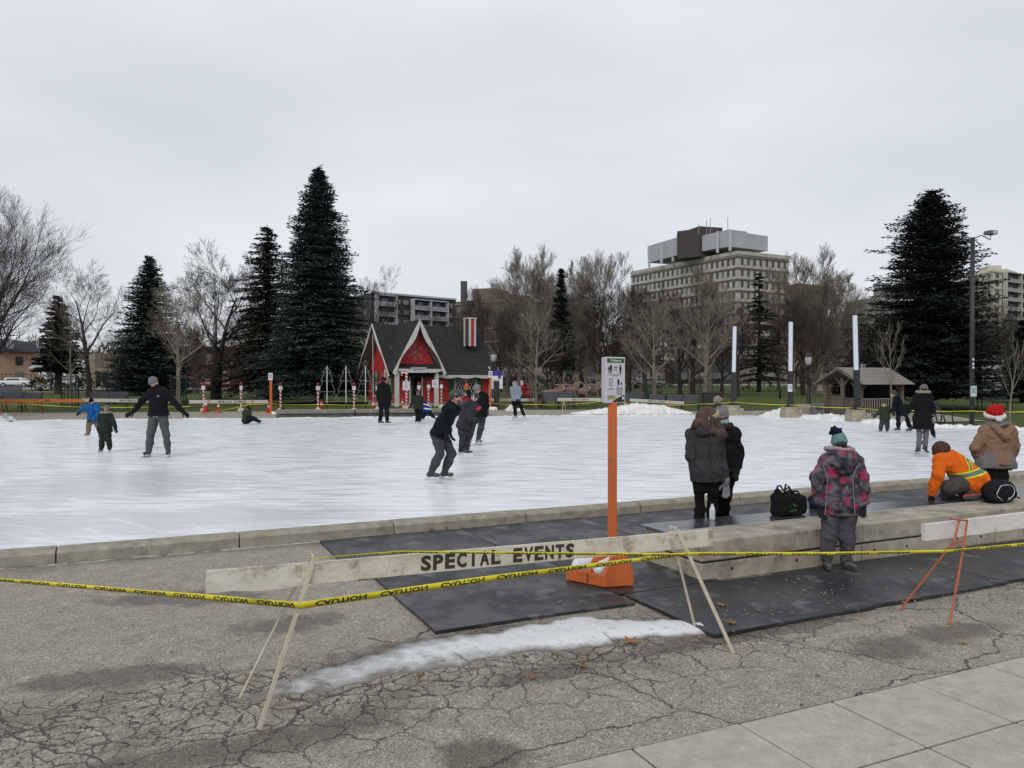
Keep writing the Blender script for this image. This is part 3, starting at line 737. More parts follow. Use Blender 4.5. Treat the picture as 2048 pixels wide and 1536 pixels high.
def camo(name):
    m, nt, bs = ndm(name)
    a = noise_(nt, 7, 3, .6); b = noise_(nt, 14, 4, .6); vn = nt.nodes.new('ShaderNodeTexVoronoi'); vn.inputs['Scale'].default_value = 9.5
    tcn = nt.nodes.new('ShaderNodeTexCoord'); ad = nt.nodes.new('ShaderNodeVectorMath'); ad.operation = 'MULTIPLY_ADD'
    nt.links.new(b.outputs['Color'], ad.inputs[0]); ad.inputs[1].default_value = (.10, .10, .10); nt.links.new(tcn.outputs['Object'], ad.inputs[2]); nt.links.new(ad.outputs['Vector'], vn.inputs['Vector'])
    c = ramp_(nt, b.outputs['Fac'], [(.38, (.018, .016, .022)), (.50, (.055, .048, .062)), (.64, (.14, .125, .135))]).outputs['Color']
    pk = ramp_(nt, vn.outputs['Distance'], [(.36, 1), (.52, 0)]).outputs['Color']
    pk = math_(nt, 'MULTIPLY', pk, ramp_(nt, vn.outputs['Color'], [(.40, 0), (.43, 1)]).outputs['Color'])
    c = mix_(nt, pk, c, mix_(nt, b.outputs['Fac'], (.20, .015, .055), (.36, .04, .11)))
    nt.links.new(c, bs.inputs['Base Color']); bs.inputs['Roughness'].default_value = .7; bs.inputs['Specular IOR Level'].default_value = .25
    bump_(nt, bs, noise_(nt, 22, 4, .6).outputs['Fac'], .5, .02); return m
BLK = cloth('black_cloth', (.009, .009, .011)); NVY = cloth('navy_black_cloth', (.008, .010, .017)); CHAR = cloth('charcoal_cloth', (.06, .063, .068), (.04, .042, .046))
GRYT = cloth('grey_trouser', (.085, .09, .09), (.06, .063, .063)); GBEAN = cloth('grey_knit', (.17, .165, .19), (.11, .11, .13), sc=30); FUR = cloth('pale_fur', (.30, .25, .21), (.16, .13, .11), sc=40)
HELM = mat('helmet_black', (.02, .022, .025), rough=.35, bump=0); HELG = mat('helmet_green', (.03, .05, .045), (.015, .016, .02), sc=6, rough=.35, bump=0)
BROWNHAIR = mat('brown_hair', (.085, .042, .024), (.022, .011, .007), sc=16, rough=.6, bump=.8, stretch=(1, 1, .35)); DARKHAIR = mat('dark_hair', (.03, .022, .017), rough=.6, bump=.6, sc=20)
GLVB = cloth('black_glove', (.015, .015, .017)); SKB = mat('skate_black', (.018, .018, .02), (.03, .03, .032), rough=.35, bump=.2)
def ppos(j, Y): return np.array(at(j[0], j[1], Y + (j[2] if len(j) > 2 else 0)))
def fur_collar(m, r=.03, rr_=.10, hh=.0):
    def f(root, K):
        S = K['S']; s = Sdf(.013); c = K['nk'] + K['up'] * (.05 + hh) * S; n = 14
        P_ = [c + (K['A'] * math.cos(t) * 1.15 + np.cross((0, 0, 1), K['A']) * math.sin(t)) * rr_ * S for t in np.linspace(0, 2 * PI, n)]
        s.chain(P_, [r * S] * n, .01).fold(.012, 60, 3); s.obj('fur_trim', m, root)
    return f
def laces(root, K, legs=(0, 1)):
    S = K['S']
    for i in legs:
        mb = MB(); an, kn = K['legs'][i][1], K['legs'][i][0]; d = nv(K['fv'])
        for j in range(5):
            c = an + d * (.05 + .012 * j) * S + np.array((0, 0, .06 - .022 * j)) * S; si = K['A'] * .022 * S
            mb.tube([c - si, c + si + np.array((0, 0, -.012))], .0045 * S, 4); mb.tube([c + si, c - si + np.array((0, 0, -.012))], .0045 * S, 4)
        obj('laces', mb, mat('lace_white', (.6, .58, .52), rough=.9), root, world=True)

# man with arms held out
def x3(root, K):
    c = K['nk'] + K['A'] * .085 + np.array((0, -.17, -.14)); mb = MB()
    for k in range(3): mb.tube([c + np.array((-.02 + .012 * k, 0, -.012 + .004 * k)), c + np.array((-.008 + .012 * k, -.004, .008 - .003 * k)), c + np.array((.008 + .01 * k, 0, -.012))], .0035, 5)
    obj('chest_mark', mb, mat('mark_white', (.7, .7, .72)), root, world=True)
    mb = MB(); c = K['pv'] + np.array((0, -.15, .0))
    for sg in (-1, 1): mb.tube([c + np.array((sg * .01, 0, .02)), c + np.array((sg * .035, -.01, -.01)), c + np.array((sg * .03, -.005, -.06))], .005, 5)
    obj('drawstring', mb, mat('mark_white', (.7, .7, .72)), root, world=True)
person('man in black jacket, grey knit hat and grey sweatpants gliding with both arms held out', 17.4, 1.0, (308, 765, -.03), (315, 779), (317, 829),
       [[(283, 803), (267, 823), (254, 831)], [(350, 806), (365, 823), (376, 831)]], [[(301, 868, -.06), (297, 902)], [(332, 870, -.06), (336, 902)]],
       fv=(0, -1, 0), face=(-.25, -.85, -.5), cmat=BLK, pmat=GRYT, hatk='beanie', hmat=GBEAN, glove=GLVB, bmat=SKB, toe=[(-.25, -1, 0), (.2, -1, 0)], hair='short', hairm=DARKHAIR,
       vox=.013, hem=.03, facebits=True, bulk=1.06, extra=x3, seed=1, skin=SKIN2)
# child in blue
BLUE = cloth('blue_jacket', (.012, .10, .30), (.008, .06, .18)); TAN = cloth('tan_trouser', (.20, .165, .11), (.13, .105, .07))
person('small child in bright blue jacket and tan trousers leaning over one red skate', 22.9, .70, (183, 803, -.05), (186, 811), (187, 838, .1),
       [[(166, 816, -.1), (160, 823, -.1)], [(197, 829, -.1), (183, 839, -.2)]], [[(177, 850, -.1), (176, 866, 0)], [(196, 852, .15), (198, 862, .5)]],
       ax=8, fv=(-.2, -1, 0), face=(-.1, -.9, -.35), cmat=BLUE, pmat=TAN, hatk='beanie', hmat=BLK, glove=GLVB, bmat=mat('red_skate', (.42, .03, .04), (.3, .02, .02), rough=.4), toe=[(-.5, -.8, -.1), (.5, .4, -.5)],
       vox=.014, hem=.05, bulk=1.35, hood='down', facebits=True, seed=2, skin=SKIN2)
# small child, dark green
GRN = cloth('dark_green_snowsuit', (.022, .032, .024), (.012, .018, .014))
def x2(root, K):
    fur_collar(FUR, .045, .135, .03)(root, K); S = K['S']
    blobpart(root, 'goggles', mat('goggle_lens', (.5, .52, .55), rough=.2, bump=0), .008, (K['hd'] + K['rt'] * .045 * S + K['fc'] * .07 * S + K['upf'] * .045 * S, K['hd'] - K['rt'] * .045 * S + K['fc'] * .07 * S + K['upf'] * .045 * S, .022 * S * 1.3))
person('toddler in dark green snowsuit with fur collar and goggles standing on skates', 18.5, .62, (213, 818), (211, 829), (209, 860),
       [[(200, 846, -.05), (201, 857, -.1)], [(227, 845, -.05), (231, 857, -.08)]], [[(204, 881, -.05), (203, 897)], [(217, 881, -.05), (219, 897)]],
       fv=(0, -1, 0), face=(0, -.97, -.1), cmat=GRN, pmat=GRN, hatk='helmet', hmat=mat('grey_helmet', (.12, .12, .14), rough=.4, bump=0), glove=GLVB, bmat=SKB, toe=[(-.2, -1, 0), (.25, -1, 0)],
       vox=.012, hem=.04, bulk=1.4, extra=x2, facebits=True, seed=3, skin=SKIN2, legb=.95)
# seated child
OLV = cloth('olive_jacket', (.035, .042, .025), (.02, .025, .015))
person('child in olive jacket sitting on the ice with green skates stretched out', 30.0, .68, (495, 818, 0), (493, 823), (492, 842),
       [[(500, 829, -.15), (500, 820, -.15)], [(500, 832, .1), (504, 838, .05)]], [[(506, 836, -.1), (519, 843, -.15)], [(506, 837, .1), (517, 843, .1)]],
       ax=60, fv=(.8, -.5, 0), face=(.7, -.6, -.3), cmat=OLV, pmat=NVY, hatk='beanie', hmat=BLK, glove=GLVB, bmat=mat('green_skate', (.02, .28, .10), rough=.4), toe=[(.55, -.2, .6), (.55, -.2, .6)],
       vox=.016, bulk=1.35, hem=.02, hood='down', ground=ICE, seed=4, skin=SKIN2)
# man from behind by the house
person('man in long black jacket and black trousers seen from behind before the red cottage', 29.25, .98, (767, 761), (767, 769), (768, 804),
       [[(755, 787), (757, 804)], [(780, 787), (780, 803)]], [[(762, 823, .03), (760, 842)], [(774, 824, .03), (774, 842)]],
       fv=(.1, 1, 0), face=(.4, .9, 0), cmat=BLK, pmat=NVY, hatk='beanie', hmat=BLK, glove=GLVB, bmat=SKB, toe=[(.95, -.2, 0), (.95, -.2, 0)], vox=.018, hem=.07, hood='down', hair='short', hairm=DARKHAIR, seed=5, bulk=1.08)
# helmeted child + child in hockey jersey
person('helmeted child in dark snowsuit seen from behind reaching one arm sideways', 30.2, .70, (836, 788), (836, 793), (837, 817),
       [[(827, 803), (821, 811)], [(845, 803), (843, 811)]], [[(835, 829), (834, 841)], [(840, 829), (840, 841)]],
       fv=(-.3, 1, 0), face=(-.2, 1, -.1), cmat=cloth('brown_black_suit', (.03, .026, .024)), pmat=BLK, hatk='helmet', hmat=mat('olive_helmet', (.09, .08, .06), (.03, .03, .03), rough=.4, bump=0), glove=cloth('maroon_glove', (.08, .015, .02)), bmat=SKB, toe=[(-.9, .3, 0), (-.9, .3, 0)], vox=.016, bulk=1.35, hem=.03, seed=6)
base7 = ppos((856, 841), 32.4)
JR = striped('hockey_jersey', (.012, .03, .20), [((0, 0, .38), (.15, 0, 1), .028, (.65, .66, .7), None, 0), ((0, 0, .52), (.4, 0, 1), .02, (.65, .66, .7), None, 0), ((-.02, 0, .60), (1, 0, .2), .02, (.65, .66, .7), (-.05, 0, .62), .12)])
person('child in blue and white hockey jersey bent low pushing off with one leg', 32.4, .70, (845, 800, -.1), (848, 806), (855, 821, .1),
       [[(846, 817), (847, 825)], [(852, 817, .1), (852, 826, .1)]], [[(848, 829), (846, 836)], [(862, 829), (868, 834, .1)]],
       ax=70, fv=(-1, -.2, 0), face=(-.9, -.3, -.3), cmat=JR, pmat=NVY, hatk='helmet', hmat=HELM, glove=GLVB, bmat=SKB, toe=[(-.95, -.2, 0), (.5, 0, -.8)], vox=.016, bulk=1.35, hem=.04, seed=7)
# central skater
def x8(root, K):
    S = K['S']; laces(root, K)
    blobpart(root, 'face_mask', mat('mask_dark', (.07, .075, .075), rough=.9), .009, (K['hd'] + K['fc'] * .055 - K['upf'] * .05, K['hd'] + K['fc'] * .068 - K['upf'] * .075, .058, .045), cuts=((K['hd'] - K['upf'] * .028, K['upf']),))
person('man in black helmet, black jacket and charcoal sweatpants skating bent forward', 13.16, .97, (912, 796), (903, 809), (878, 868),
       [[(885, 842, -.12), (890, 864, -.18)], [(893, 842, .15), (899, 862, .12)]], [[(880, 906, -.12), (862, 945, -.12)], [(903, 906, .1), (889, 944, .12)]],
       ax=72, fv=(.97, -.25, 0), face=(.95, -.25, -.15), cmat=NVY, pmat=CHAR, hatk='helmet', hmat=HELG, glove=GLVB, bmat=SKB, toe=[(.97, -.25, 0), (.98, -.12, 0)],
       vox=.012, hem=.05, bulk=1.0, legb=.98, facebits=True, hair='short', hairm=DARKHAIR, extra=x8, seed=8, skin=SKIN2, top='masked')
# child in grey-black snowsuit + man with raised arm
def x9(root, K):
    blobpart(root, 'headband_trim', mat('mark_white', (.7, .7, .72)), .01, *[(K['hd'] + K['rt'] * a * .095 + K['upf'] * .05 - K['fc'] * .07, K['hd'] + K['rt'] * a * .1 - K['upf'] * .06 - K['fc'] * .03, .009) for a in (-1, 1)])
person('child in charcoal snowsuit and black helmet with one pink mitten', 17.9, .80, (949, 795), (941, 807), (929, 850),
       [[(939, 828, -.15), (941, 843, -.2)], [(946, 822, .1), (952, 820, .0), (957, 817, 0)]], [[(925, 880, -.05), (922, 900, .02)], [(933, 880, .1), (934, 901, 0)]],
       ax=35, fv=(.8, .5, 0), face=(.75, .3, -.3), cmat=cloth('charcoal_snowsuit', (.04, .04, .048), (.018, .018, .022), sc=6), pmat=cloth('print_snowpants', (.045, .045, .055), (.012, .012, .016), sc=14), hatk='helmet', hmat=HELM,
       glove=[GLVB, cloth('mitten_pink', (.65, .05, .12))], bmat=SKB, toe=[(.9, -.2, 0), (.95, .1, 0)], vox=.013, bulk=1.25, hem=.10, seed=9, extra=x9, boots='skate')
person('man in grey knit hat and black jacket waving one orange glove overhead', 20.4, .95, (955, 778, -.05), (960, 788), (958, 830),
       [[(941, 792, -.05), (934, 781, -.1), (932, 772, -.1)], [(974, 812), (965, 829, -.15)]], [[(944, 854), (939, 880)], [(962, 856, -.05), (956, 879)]],
       ax=-15, fv=(-.3, -.95, 0), face=(-.5, -.6, -.5), cmat=BLK, pmat=cloth('slate_jeans', (.05, .055, .06)), hatk='beanie', hmat=cloth('light_grey_knit', (.2, .195, .2), sc=30), glove=[cloth('orange_glove', (.55, .12, .02)), GLVB],
       bmat=mat('skate_pale', (.32, .31, .29), (.03, .03, .03), sc=9, rough=.4), toe=[(.3, -.9, 0), (.8, -.6, 0)], vox=.014, hem=.05, bulk=1.12, facebits=True, seed=10, skin=SKIN2, hair='short', hairm=DARKHAIR)
# hoodie
HOOD = cloth('pale_blue_hoodie', (.22, .25, .31), (.15, .17, .22))
def x11(root, K):
    mb = MB(); a = K['hp'][1] + np.array((.11, -.03, -.05)); b = K['legs'][1][0] + np.array((.075, -.03, 0)); c = K['legs'][1][1] + np.array((.06, -.03, .1))
    mb.tube([a, b, c], .012, 5); obj('side_stripe', mb, mat('mark_white', (.7, .7, .72)), root, world=True)
person('person in pale grey-blue hoodie with hood up and black track pants on white skates', 32.6, .93, (1029, 768), (1031, 774), (1032, 800),
       [[(1024, 787, -.05), (1026, 798, -.12)], [(1041, 787), (1037, 798, -.12)]], [[(1030, 817), (1031, 832)], [(1043, 816), (1048, 831)]],
       ax=20, fv=(-.75, -.6, 0), face=(-.8, -.5, 0), cmat=HOOD, pmat=BLK, hood='up', bmat=mat('skate_white', (.6, .6, .6), (.05, .05, .05), sc=12, rough=.4), toe=[(-.95, -.2, 0), (.2, -.9, -.2)], vox=.018, hem=.03, glove=GLVB,
       bulk=1.1, facebits=True, extra=x11, seed=11, skin=SKIN2, hair='short', hairm=DARKHAIR)
# two women behind the concrete bench
GCOAT = cloth('dark_grey_parka', (.048, .048, .053), (.030, .030, .034), sc=4)
def x12(root, K):
    A, S = K['A'], K['S']
    mb = MB()
    for sgn in (-1, 1):
        mb.tube([K['nk'] + A * sgn * .09 - K['fv'] * .135 + np.array((0, 0, -.12)), K['ch'] + A * sgn * .07 - K['fv'] * .15 + np.array((0, 0, -.1)), K['pv'] + A * sgn * .09 - K['fv'] * .145 + np.array((0, 0, .05))], .004, 4)
    obj('back_seam', mb, BLK, root, world=True); Y = 8.7; w = lambda a, b, d: ppos((a, b, d), Y)
    blobpart(root, 'loose_hair', BROWNHAIR, .009, (w(1413, 828, -.02), w(1399, 846, -.05), .078, .06), (w(1397, 846, -.06), w(1386, 854, -.06), .05, .02), (w(1406, 845, -.08), w(1424, 860, -.10), .06, .05), (w(1424, 862, -.11), w(1443, 868, -.09), .058, .045), (w(1430, 840, -.04), w(1446, 866, -.05), .06, .045), (w(1446, 866, -.06), w(1455, 872, -.05), .04, .02), (w(1424, 862, -.1), w(1438, 880, -.1), .045, .02), fold=(.02, 44, 4))
person('woman with long brown hair, cream headband and dark grey parka behind the bench', 8.7, .89, (1419, 835, .0), (1411, 859), (1412, 938),
       [[(1381, 912, .0), (1392, 936, .14)], [(1444, 918, 0), (1453, 964, -.03), (1453, 984, -.03)]], [[(1401, 1020, .03), (1398, 1078)], [(1424, 1020, .06), (1421, 1078, .05)]],
       ax=-22, fv=(.45, .88, 0), face=(.85, .45, -.05), cmat=GCOAT, pmat=cloth('black_leggings', (.008, .008, .009)), hair='long', hairm=BROWNHAIR, hatk='band', hmat=cloth('cream_knit', (.45, .38, .27), (.3, .25, .17), sc=30),
       glove=cloth('grey_glove', (.22, .22, .24)), bmat=mat('black_boot', (.02, .02, .022)), boots='shoe', toe=[(.4, .9, 0), (.5, .85, 0)], vox=.0105, hem=.14, bulk=.90, hood='down', seed=12, legb=.86, extra=x12, facebits=True)
def x13(root, K):
    S = K['S']; fur_collar(cloth('brown_fur', (.05, .03, .022), (.02, .012, .009), sc=40), .042, .085, -.02)(root, K)
    blobpart(root, 'surgical_mask', mat('mask_blue', (.28, .52, .55), (.24, .46, .5), rough=.9), .007, (K['hd'] + K['fc'] * .045 - K['upf'] * .035 + K['rt'] * .02, K['hd'] + K['fc'] * .055 - K['upf'] * .065, .052, .04),
             (K['hd'] + K['fc'] * .045 - K['upf'] * .035 - K['rt'] * .02, K['hd'] + K['fc'] * .055 - K['upf'] * .065, .052, .04), cuts=((K['hd'] - K['upf'] * .012, K['upf']),))
    mb = MB()
    for sg in (-1, 1):
        c = K['hd'] + K['rt'] * sg * .031 + K['fc'] * .098 + K['upf'] * .006; pts = [c + K['rt'] * math.cos(t) * .024 + K['upf'] * math.sin(t) * .018 for t in np.linspace(0, 2 * PI, 12)]
        mb.tube(pts, .002, 4); mb.tube([c + K['rt'] * sg * .024, c + K['rt'] * sg * .045 - K['fc'] * .1], .002, 4)
    obj('glasses', mb, mat('glasses_frame', (.03, .03, .03), rough=.3, bump=0), root, world=True)
    blobpart(root, 'pompom', FUR, .009, fold=(.012, 70, 2), ells=((ppos((1436, 800.5), 9.2), (.055, .055, .05)),))
person('woman in grey pompom hat, glasses, blue mask and black coat behind the bench', 9.25, .88, (1444, 834, 0), (1447, 857), (1449, 934),
       [[(1428, 905, 0), (1435, 940, -.1)], [(1480, 911, 0), (1474, 938, -.12)]], [[(1440, 990, -.04), (1438, 1052)], [(1455, 990, -.04), (1448, 1050, .05)]],
       ax=14, fv=(-.3, -.95, 0), face=(-.05, -.95, -.25), cmat=BLK, pmat=cloth('black_leggings', (.008, .008, .009)), hatk='tall', hmat=cloth('grey_pattern_knit', (.24, .21, .21), (.13, .12, .13), sc=50), hair='short', hairm=DARKHAIR,
       glove=GLVB, boots='shoe', vox=.0105, hem=.17, bulk=.92, facebits=True, seed=13, extra=x13, legb=.86, top='masked')
# girl with camouflage jacket
CAM = camo('pink_camouflage')
def x14(root, K):
    Y = 7.54; up, A = K['up'], K['A']
    blobpart(root, 'pompom', cloth('navy_yarn', (.008, .012, .03), sc=60), .008, fold=(.014, 80, 2), ells=((ppos((1671.5, 863), Y), (.055, .055, .046)),))
    s = Sdf(.009); c = ppos((1679, 897), Y); P_ = [c + np.array((math.cos(t) * .118, math.sin(t) * .118, .008 * math.sin(t * 2))) for t in np.linspace(0, 2 * PI, 18)]
    s.chain(P_, [.021] * 18, .01).fold(.006, 40, 2); s.obj('hood_lining', cloth('pale_pink_fleece', (.38, .28, .31), (.28, .2, .23), sc=40), root)
    s = Sdf(.010); s.cap(c + np.array((0, .0, -.03)), c + np.array((0, -.04, -.13)), .118, .150, .03).cut(c + np.array((0, 0, .0)), (0, 0, 1)).fold(.012, 26, 3); s.obj('hood', CAM, root)
    mb = MB()
    for sg in (-1, 1):
        mb.tube([ppos((1681 + sg * 34, 931), Y - .16), ppos((1681 + sg * 25, 955), Y - .19), ppos((1681 + sg * 27, 990), Y - .2), ppos((1681 + sg * 30, 1030), Y - .195)], .0045, 5)
    obj('piping', mb, mat('grey_piping', (.22, .2, .22)), root, world=True)
    for i in (0, 1):
        a = K['legs'][i][1]; blobpart(root, 'sock', cloth('purple_sock', (.09, .06, .17)), .008, (a + np.array((0, 0, .02)), a + np.array((0, 0, .07)), .047, .047))
person('girl in teal pompom hat and pink camouflage jacket standing at the bench front', 7.54, .76, (1679, 889, 0), (1681, 914), (1681, 1000),
       [[(1635, 955, -.02), (1640, 1008, -.05), (1643, 1024, -.06)], [(1726, 955, -.02), (1729, 1005, -.05), (1726, 1022, -.06)]], [[(1659, 1073, -.02), (1654, 1122)], [(1695, 1073, -.02), (1694, 1122)]],
       fv=(0, 1, 0), cmat=CAM, pmat=cloth('grey_snowpants', (.085, .085, .095), (.05, .05, .058), sc=5), hatk='tall', hmat=cloth('teal_knit', (.13, .25, .25), (.09, .18, .18), sc=40), hair='short', hairm=DARKHAIR,
       glove=cloth('black_mitt', (.02, .02, .025)), boots='shoe', bmat=mat('sneaker_dark', (.05, .05, .06), (.11, .11, .12), sc=18), toe=[(-.1, -.9, 0), (.35, -.9, 0)], vox=.0095, hem=.14, bulk=1.26, seed=14, sw=1.0, extra=x14, legb=.95)
# kneeling worker in orange
Yw = 9.6; bw = np.array((ppos((1890, 997), Yw) + ppos((1940, 992), Yw)) / 2)
def rel(px, py, d=0): return ppos((px, py, d), Yw) - np.array((*bw[:2], .385))
YEL = (.60, .72, .03); SIL = (.16, .19, .18)
e0 = rel(1871, 962); el = (rel(1862, 990) - rel(1877, 950)) * np.array((1, 0, 1))
hb_n = nv(np.cross(rel(1959, 942) - rel(1902, 953), (0, 1, 0))); vb_n = (1, 0, 0.03)
WB = []
for cc, wd in ((YEL, .042), (SIL, .024)):
    WB += [(rel(1930, 945), hb_n, wd, cc, rel(1933, 948, -.05), .27), (e0, el, wd * .9, cc, e0, .10)]
for cc, wd in ((YEL, .036), (SIL, .02)):
    WB += [(rel(1924, 925), vb_n, wd, cc, rel(1924, 922, -.1), .125)]
    WB += [(rel(1944, 927), nv((rel(1959, 937) - rel(1930, 917))[[2, 1, 0]] * np.array((-1, 0, 1))), wd * .6, cc, rel(1943, 925, -.05), .10)]
ORG = striped('hi_vis_orange', (.83, .15, .012), WB, sc=6)
def x15(root, K):
    blobpart(root, 'collar', ORG, .011, (K['nk'] + np.array((-.06, .0, .0)), K['nk'] + np.array((.07, 0, .0)), .075, .07), (K['hd'] + K['A'] * -.07 - K['up'] * .09, K['nk'], .06, .08), fold=(.01, 20, 1))
    for i, c_ in ((0, (.5, .1, .08)), ):
        pass
person('worker in orange high-visibility jacket kneeling on the bench beside the black backpack', Yw, .95, (1885, 903, .02), (1893, 911, .02), (1946, 962, .05),
       [[(1877, 950, -.22), (1864, 988, -.15), (1862, 998, -.15)], [(1925, 955, .3), (1890, 985, .25)]], [[(1897, 975, -.12), (1892, 997, .22)], [(1915, 972, .32), (1944, 992, -.08)]],
       ax=38, axp=30, fv=(-.8, .45, -.2), face=(-.75, .25, -.6), cmat=ORG, pmat=cloth('brown_grey_trouser', (.09, .075, .072), (.05, .042, .04)), hatk='beanie', hmat=cloth('brown_cap', (.09, .045, .035), sc=20), glove=GLVB, boots='shoe',
       bmat=cloth('coral_shoe', (.55, .09, .07), (.3, .05, .04), sc=30), toe=[(-.9, .2, 0), (-.95, -.2, 0)], vox=.0105, hem=.09, bulk=1.1, ground=.385, seed=15, hair='short', hairm=DARKHAIR, extra=x15)
# woman in red fur-trimmed hat
FUZ = cloth('beige_fleece', (.25, .155, .10), (.18, .11, .072), sc=26)
def x16(root, K):
    Y = 10.5; sk, upf, fc, rt = K['sk'], K['upf'], K['fc'], K['rt']; RED = cloth('red_felt', (.42, .012, .016), (.30, .01, .012)); WH = cloth('white_plush', (.66, .63, .58), (.5, .48, .44), sc=50)
    s = Sdf(.01); s.ell(sk + upf * .03, (.098, .108, .115), (rt, fc, upf)).chain([ppos((1992, 824), Y), ppos((1999, 818), Y), ppos((2008, 826), Y)], [.07, .055, .03], .03).cut(K['hd'] + upf * .01, -upf).fold(.008, 30, 3); s.obj('hat_crown', RED, root)
    s = Sdf(.01); n = 16; c = K['hd'] + upf * .02
    s.chain([c + rt * math.cos(t) * .098 + fc * math.sin(t) * .108 + upf * .025 * math.sin(t) for t in np.linspace(0, 2 * PI, n)], [.027] * n, .01).ell(ppos((1998, 839), Y - .14), (.036, .036, .034)).fold(.007, 60, 1); s.obj('hat_trim', WH, root)
    blobpart(root, 'scarf', cloth('grey_scarf', (.20, .185, .19)), .012, *[(K['nk'] + np.array((math.cos(t) * .12, math.sin(t) * .11, .035 + .01 * math.sin(t * 3))), K['nk'] + np.array((math.cos(t + .5) * .12, math.sin(t + .5) * .11, .035)), .038) for t in np.arange(0, 6.28, .5)], fold=(.01, 30, 2))
    blobpart(root, 'hood', FUZ, .011, (K['nk'] - K['A'] * .10 + np.array((0, -.10, -.01)), K['nk'] + np.array((0, -.15, -.13)), .055, .06), (K['nk'] + K['A'] * .10 + np.array((0, -.10, -.01)), K['nk'] + np.array((0, -.15, -.13)), .055, .06), fold=(.01, 30, 6))
    blobpart(root, 'shirt_tail', cloth('grey_shirt', (.19, .17, .175)), .012, (K['hp'][0] + np.array((0, 0, .06)), K['hp'][0] - np.array((.02, 0, .05)), .15, .165), (K['hp'][1] + np.array((0, 0, .06)), K['hp'][1] - np.array((-.02, 0, .05)), .15, .165), fold=(.012, 16, 2), cuts=((K['pv'] - np.array((0, 0, .10)), (0, 0, -1)),))
person('woman in red and white plush hat and beige fleece hooded jacket seen from behind', 10.5, .88, (1990, 833, 0), (1996, 853), (1993, 922),
       [[(1950, 896, 0), (1958, 918, .1)], [(2028, 892, 0), (2024, 916, .05), (2022, 926, .08)]], [[(1983, 980), (1982, 1025)], [(2003, 980), (2003, 1025)]],
       ax=-5, fv=(-.1, 1, 0), face=(-.5, .85, 0), cmat=FUZ, pmat=cloth('black_leggings', (.008, .008, .009)), hair='long', hairm=BROWNHAIR, glove=GLVB, boots='shoe', vox=.0115, hem=.045, bulk=1.22, seed=16, sw=1.05, extra=x16, legb=.8)
# right-hand group on the ice
def x17(root, K): fur_collar(mat('neon_yellow', (.6, .75, .05), rough=.6), .022, .115, .045)(root, K)
person('toddler in olive snowsuit with neon yellow hood lining seen from behind on the ice', 25.4, .57, (1768, 807), (1769, 815), (1770, 838),
       [[(1759, 824), (1751, 831)], [(1780, 822), (1785, 819)]], [[(1763, 851), (1762, 860)], [(1775, 851), (1775, 860)]],
       fv=(.1, 1, 0), cmat=OLV, pmat=cloth('slate_snowpants', (.05, .055, .065)), hatk='beanie', hmat=cloth('dark_knit', (.03, .028, .03)), glove=GLVB, bmat=SKB, vox=.013, hem=.03, bulk=1.5, extra=x17, seed=17, toe=[(-.3, 1, 0), (.1, 1, 0)])
person('adult in black jacket bending down to hold the toddler\'s hand beside the railing', 25.2, .95, (1787, 788, -.1), (1794, 793), (1802, 823, .15),
       [[(1788, 808, -.1), (1786, 820, -.15)], [(1795, 809, .1), (1790, 821, .05)]], [[(1797, 838), (1797, 856)], [(1815, 840, .1), (1821, 857, .2)]],
       ax=60, fv=(-.95, -.2, 0), face=(-.8, -.2, -.5), cmat=NVY, pmat=NVY, hair='short', hairm=mat('brown_short_hair', (.05, .04, .025)), glove=GLVB, bmat=SKB, toe=[(-.97, -.1, 0), (-.9, -.2, 0)], vox=.016, hem=.03, facebits=True, seed=18, skin=SKIN2)
def x19(root, K):
    fur_collar(FUR, .034, .125, .03)(root, K)
    for i in (0, 1):
        a = K['legs'][i][1]; d = nv(K['legs'][i][0] - a)
        blobpart(root, 'sock', cloth('pink_white_sock', (.5, .3, .3), (.55, .5, .5), sc=30), .009, (a + d * .075, a + d * .12, .045, .045))
person('woman in long black coat with fur hood and grey tights skating away', 17.5, .88, (1847, 779, 0), (1845, 790), (1845, 834),
       [[(1820, 817, 0), (1808, 832, 0), (1803, 843, 0)], [(1867, 818, 0), (1865, 833, -.05), (1866, 842, -.05)]], [[(1840, 873, 0), (1837, 898)], [(1852, 873, 0), (1851, 896)]],
       fv=(0, 1, 0), cmat=BLK, pmat=cloth('grey_tights', (.14, .13, .15), (.10, .095, .11)), hatk='beanie', hmat=cloth('grey_patch_knit', (.20, .17, .17), (.03, .03, .035), sc=16), hair='short', hairm=DARKHAIR,
       glove=cloth('mitten_grey', (.30, .28, .28)), bmat=SKB, toe=[(.05, 1, -.1), (.8, .3, -.55)], vox=.0125, hem=.27, flare=.045, bulk=1.0, seed=19, extra=x19, legb=.82)
person('child in tan jacket mostly hidden behind the woman in the long black coat', 22.3, .62, (1852, 806), (1854, 813), (1858, 841),
       [[(1848, 826), (1849, 836)], [(1864, 830), (1866, 842)]], [[(1854, 856), (1853, 871)], [(1864, 857), (1868, 871)]],
       fv=(0, -1, 0), cmat=cloth('tan_jacket', (.28, .2, .12)), pmat=NVY, hatk='beanie', hmat=BLK, glove=cloth('tan_glove', (.3, .2, .13)), bmat=SKB, vox=.015, hem=.02, bulk=1.25, seed=20, facebits=True)
